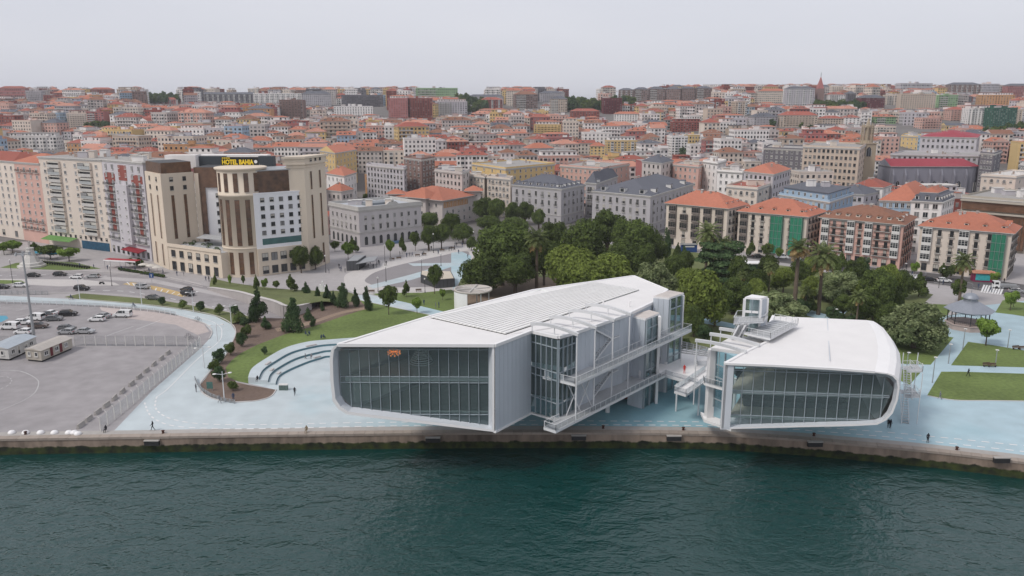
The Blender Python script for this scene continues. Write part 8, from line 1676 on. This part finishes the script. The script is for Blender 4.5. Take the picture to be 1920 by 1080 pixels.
for x in (526.5, 532, 537.5): o = inst('waste_bin', shm(('bin',), lambda b: (b.box(-.28, .28, -.28, .28, 0, 1.05, mat('bin_green', (.10, .14, .13), .6, .1, 1)), b.box(-.3, .3, -.3, .3, 1.05, 1.25, M_frame))), None, P(x, 731, .02)); reg(o, 'recycling bin with white lid', 'at the lower end of the stepped seating', 'bin', 'recycling bins')
c = P(394, 733, 0); r = empty('info_sign', c); reg(r, 'small green information sign', 'on the mulch bed tip', 'sign'); lb('board', r, (-.6, .6, -.05, .05, .5, 1.9), m=mat('sign_green', (.08, .17, .15), .6, .2, 2)); lb('post', r, (-.5, -.42, -.04, .04, 0, .5), (.42, .5, -.04, .04, 0, .5), m=M_gsteel)
c = P(285, 530, 0); r = empty('road_sign', c); reg(r, 'small blue square road sign', 'beside the yellow road hatching', 'sign'); lb('panel', r, (-.7, .7, -.04, .04, 1.6, 3.1), m=mat('sign_blue', (.02, .07, .22), .5, .2, 2)); lb('arrow', r, (-.08, .08, -.07, -.04, 1.8, 2.7), (-.3, .3, -.07, -.04, 2.5, 2.65), m=M_frame); lb('post', r, (-.04, .04, -.04, .04, 0, 1.6), m=M_gsteel)
# shrubs hedge of the terrace, benches
def bench(b): b.box(-.9, .9, -.22, .22, .38, .45, mat('bench_wood', (.13, .09, .06), .7, .2, 3)); b.box(-.9, .9, .2, .26, .5, .9, MATS['bench_wood']); [b.box(x, x+.08, -.2, .22, 0, .38, M_iron) for x in (-.75, .67)]
for x, y in ((735, 488), (748, 486), (783, 481), (795, 479), (829, 471), (848, 467), (697, 549), (785, 547), (1905, 655), (1918, 656), (1850, 687), (1860, 688), (1440, 577), (1515, 580)): o = inst('bench', shm(('bench',), bench), None, P(x, y, .03), rt.choice((0, .2, -.2))); reg(o, 'dark wooden bench', 'on the square' if x < 900 else 'in the gardens', 'bench', 'benches')
rt.seed(77)
k = empty('kiosk', P(1291, 472, 0)); reg(k, 'dark blue street kiosk', 'on the pavement before the leftmost seafront house', 'kiosk'); lb('body', k, (-3, 3, -1.2, 1.2, 0, 2.9), m=mat('kiosk_blue', (.02, .06, .2), .5, .2, 1)); lb('roof', k, (-3.3, 3.3, -1.5, 1.5, 2.9, 3.1), m=M_gsteel); lb('sign_band', k, (-1.9, 1.9, -1.26, -1.2, 2.0, 2.5), m=M_frame)
k = empty('entrance_canopy', P(1413, 508, 0)); reg(k, 'flat white canopy over an underground entrance', 'between the cedar and the avenue', 'canopy'); lb('roof', k, (-4, 4, -2.2, 2.2, 2.8, 3.1), m=M_white); lb('walls', k, (-3.8, -3.6, -2, 2, 0, 2.8), (3.6, 3.8, -2, 2, 0, 2.8), (-3.6, 3.6, 1.8, 2, 0, 2.8), m=M_green)
for k_ in range(26):
    x = 225+k_*3.3; o = place(PR_['b'][k_ % 2], P(x, 507+k_*.55, 0), rt.random()*6, (.7, .7, .55)); reg(o, 'low potted terrace shrub', 'along the terrace below the grey apartments', 'shrub', 'terrace hedge plants')
for k_ in range(34):
    x = rt.uniform(612, 890); y = interp(x, [(612, 512), (660, 500), (720, 490), (800, 473), (890, 452)])+rt.uniform(-5, 9); person(x, y, rt.choice(('walk', 'stand')), rt.choice(list(CL)), rt.choice(('black', 'denim', 'grey')), rt.uniform(0, 360), 'small figure strolling', 'on the upper pavement of the square', 0, 'people strolling on the square')
for k_ in range(26):
    x = rt.uniform(1560, 1900); y = interp(x, [(1560, 497), (1700, 513), (1900, 540)])-rt.uniform(6, 14)+(20 if k_ % 4 == 0 else 0); person(x, y, rt.choice(('walk', 'stand')), rt.choice(list(CL)), rt.choice(('black', 'denim', 'grey')), rt.uniform(0, 360), 'small figure walking', 'along the seafront pavement', 0, 'people walking by the seafront houses')
for k_ in range(16): person(150+k_*26, interp(150+k_*26, [(150, 500), (300, 511), (420, 527)])+2, 'walk', rt.choice(list(CL)), 'denim', rt.uniform(0, 360), 'small figure walking', 'on the pavement below the hotel', 0, 'people by the hotel') if k_ < 8 else None
# ================================================================ labels that single each thing out
ORD = ['first', 'second', 'third', 'fourth', 'fifth', 'sixth', 'seventh', 'eighth', 'ninth', 'tenth', 'eleventh', 'twelfth', 'thirteenth', 'fourteenth', 'fifteenth', 'sixteenth', 'seventeenth', 'eighteenth', 'nineteenth', 'twentieth',
       'twenty-first', 'twenty-second', 'twenty-third', 'twenty-fourth', 'twenty-fifth', 'twenty-sixth', 'twenty-seventh', 'twenty-eighth', 'twenty-ninth', 'thirtieth']
by = {}
for r in REG: by.setdefault((r[1], r[2]), []).append(r)
for (d, w), l in by.items():
    if len(l) == 1: l[0][0]['label'] = (d+' '+w).strip(); continue
    l.sort(key=lambda r: proj(r[3])[0]); n = len(l)
    for i, r in enumerate(l):
        if n == 2: k = ('left one', 'right one')[i]
        elif i == 0: k = 'leftmost'
        elif i == n-1: k = 'rightmost'
        elif i < n/2 and i < 30: k = ORD[i]+' from left'
        else: k = (ORD[n-1-i] if n-1-i < 30 else str(n-i)+'th')+' from right'
        r[0]['label'] = d+' '+w+', '+k
b = MB(); b.box(-10500, 10500, -3600, 10500, -6, 112, M_hz); hz = b.build('haze', loc=(0, 3000, -6)); hz['kind'] = 'stuff'
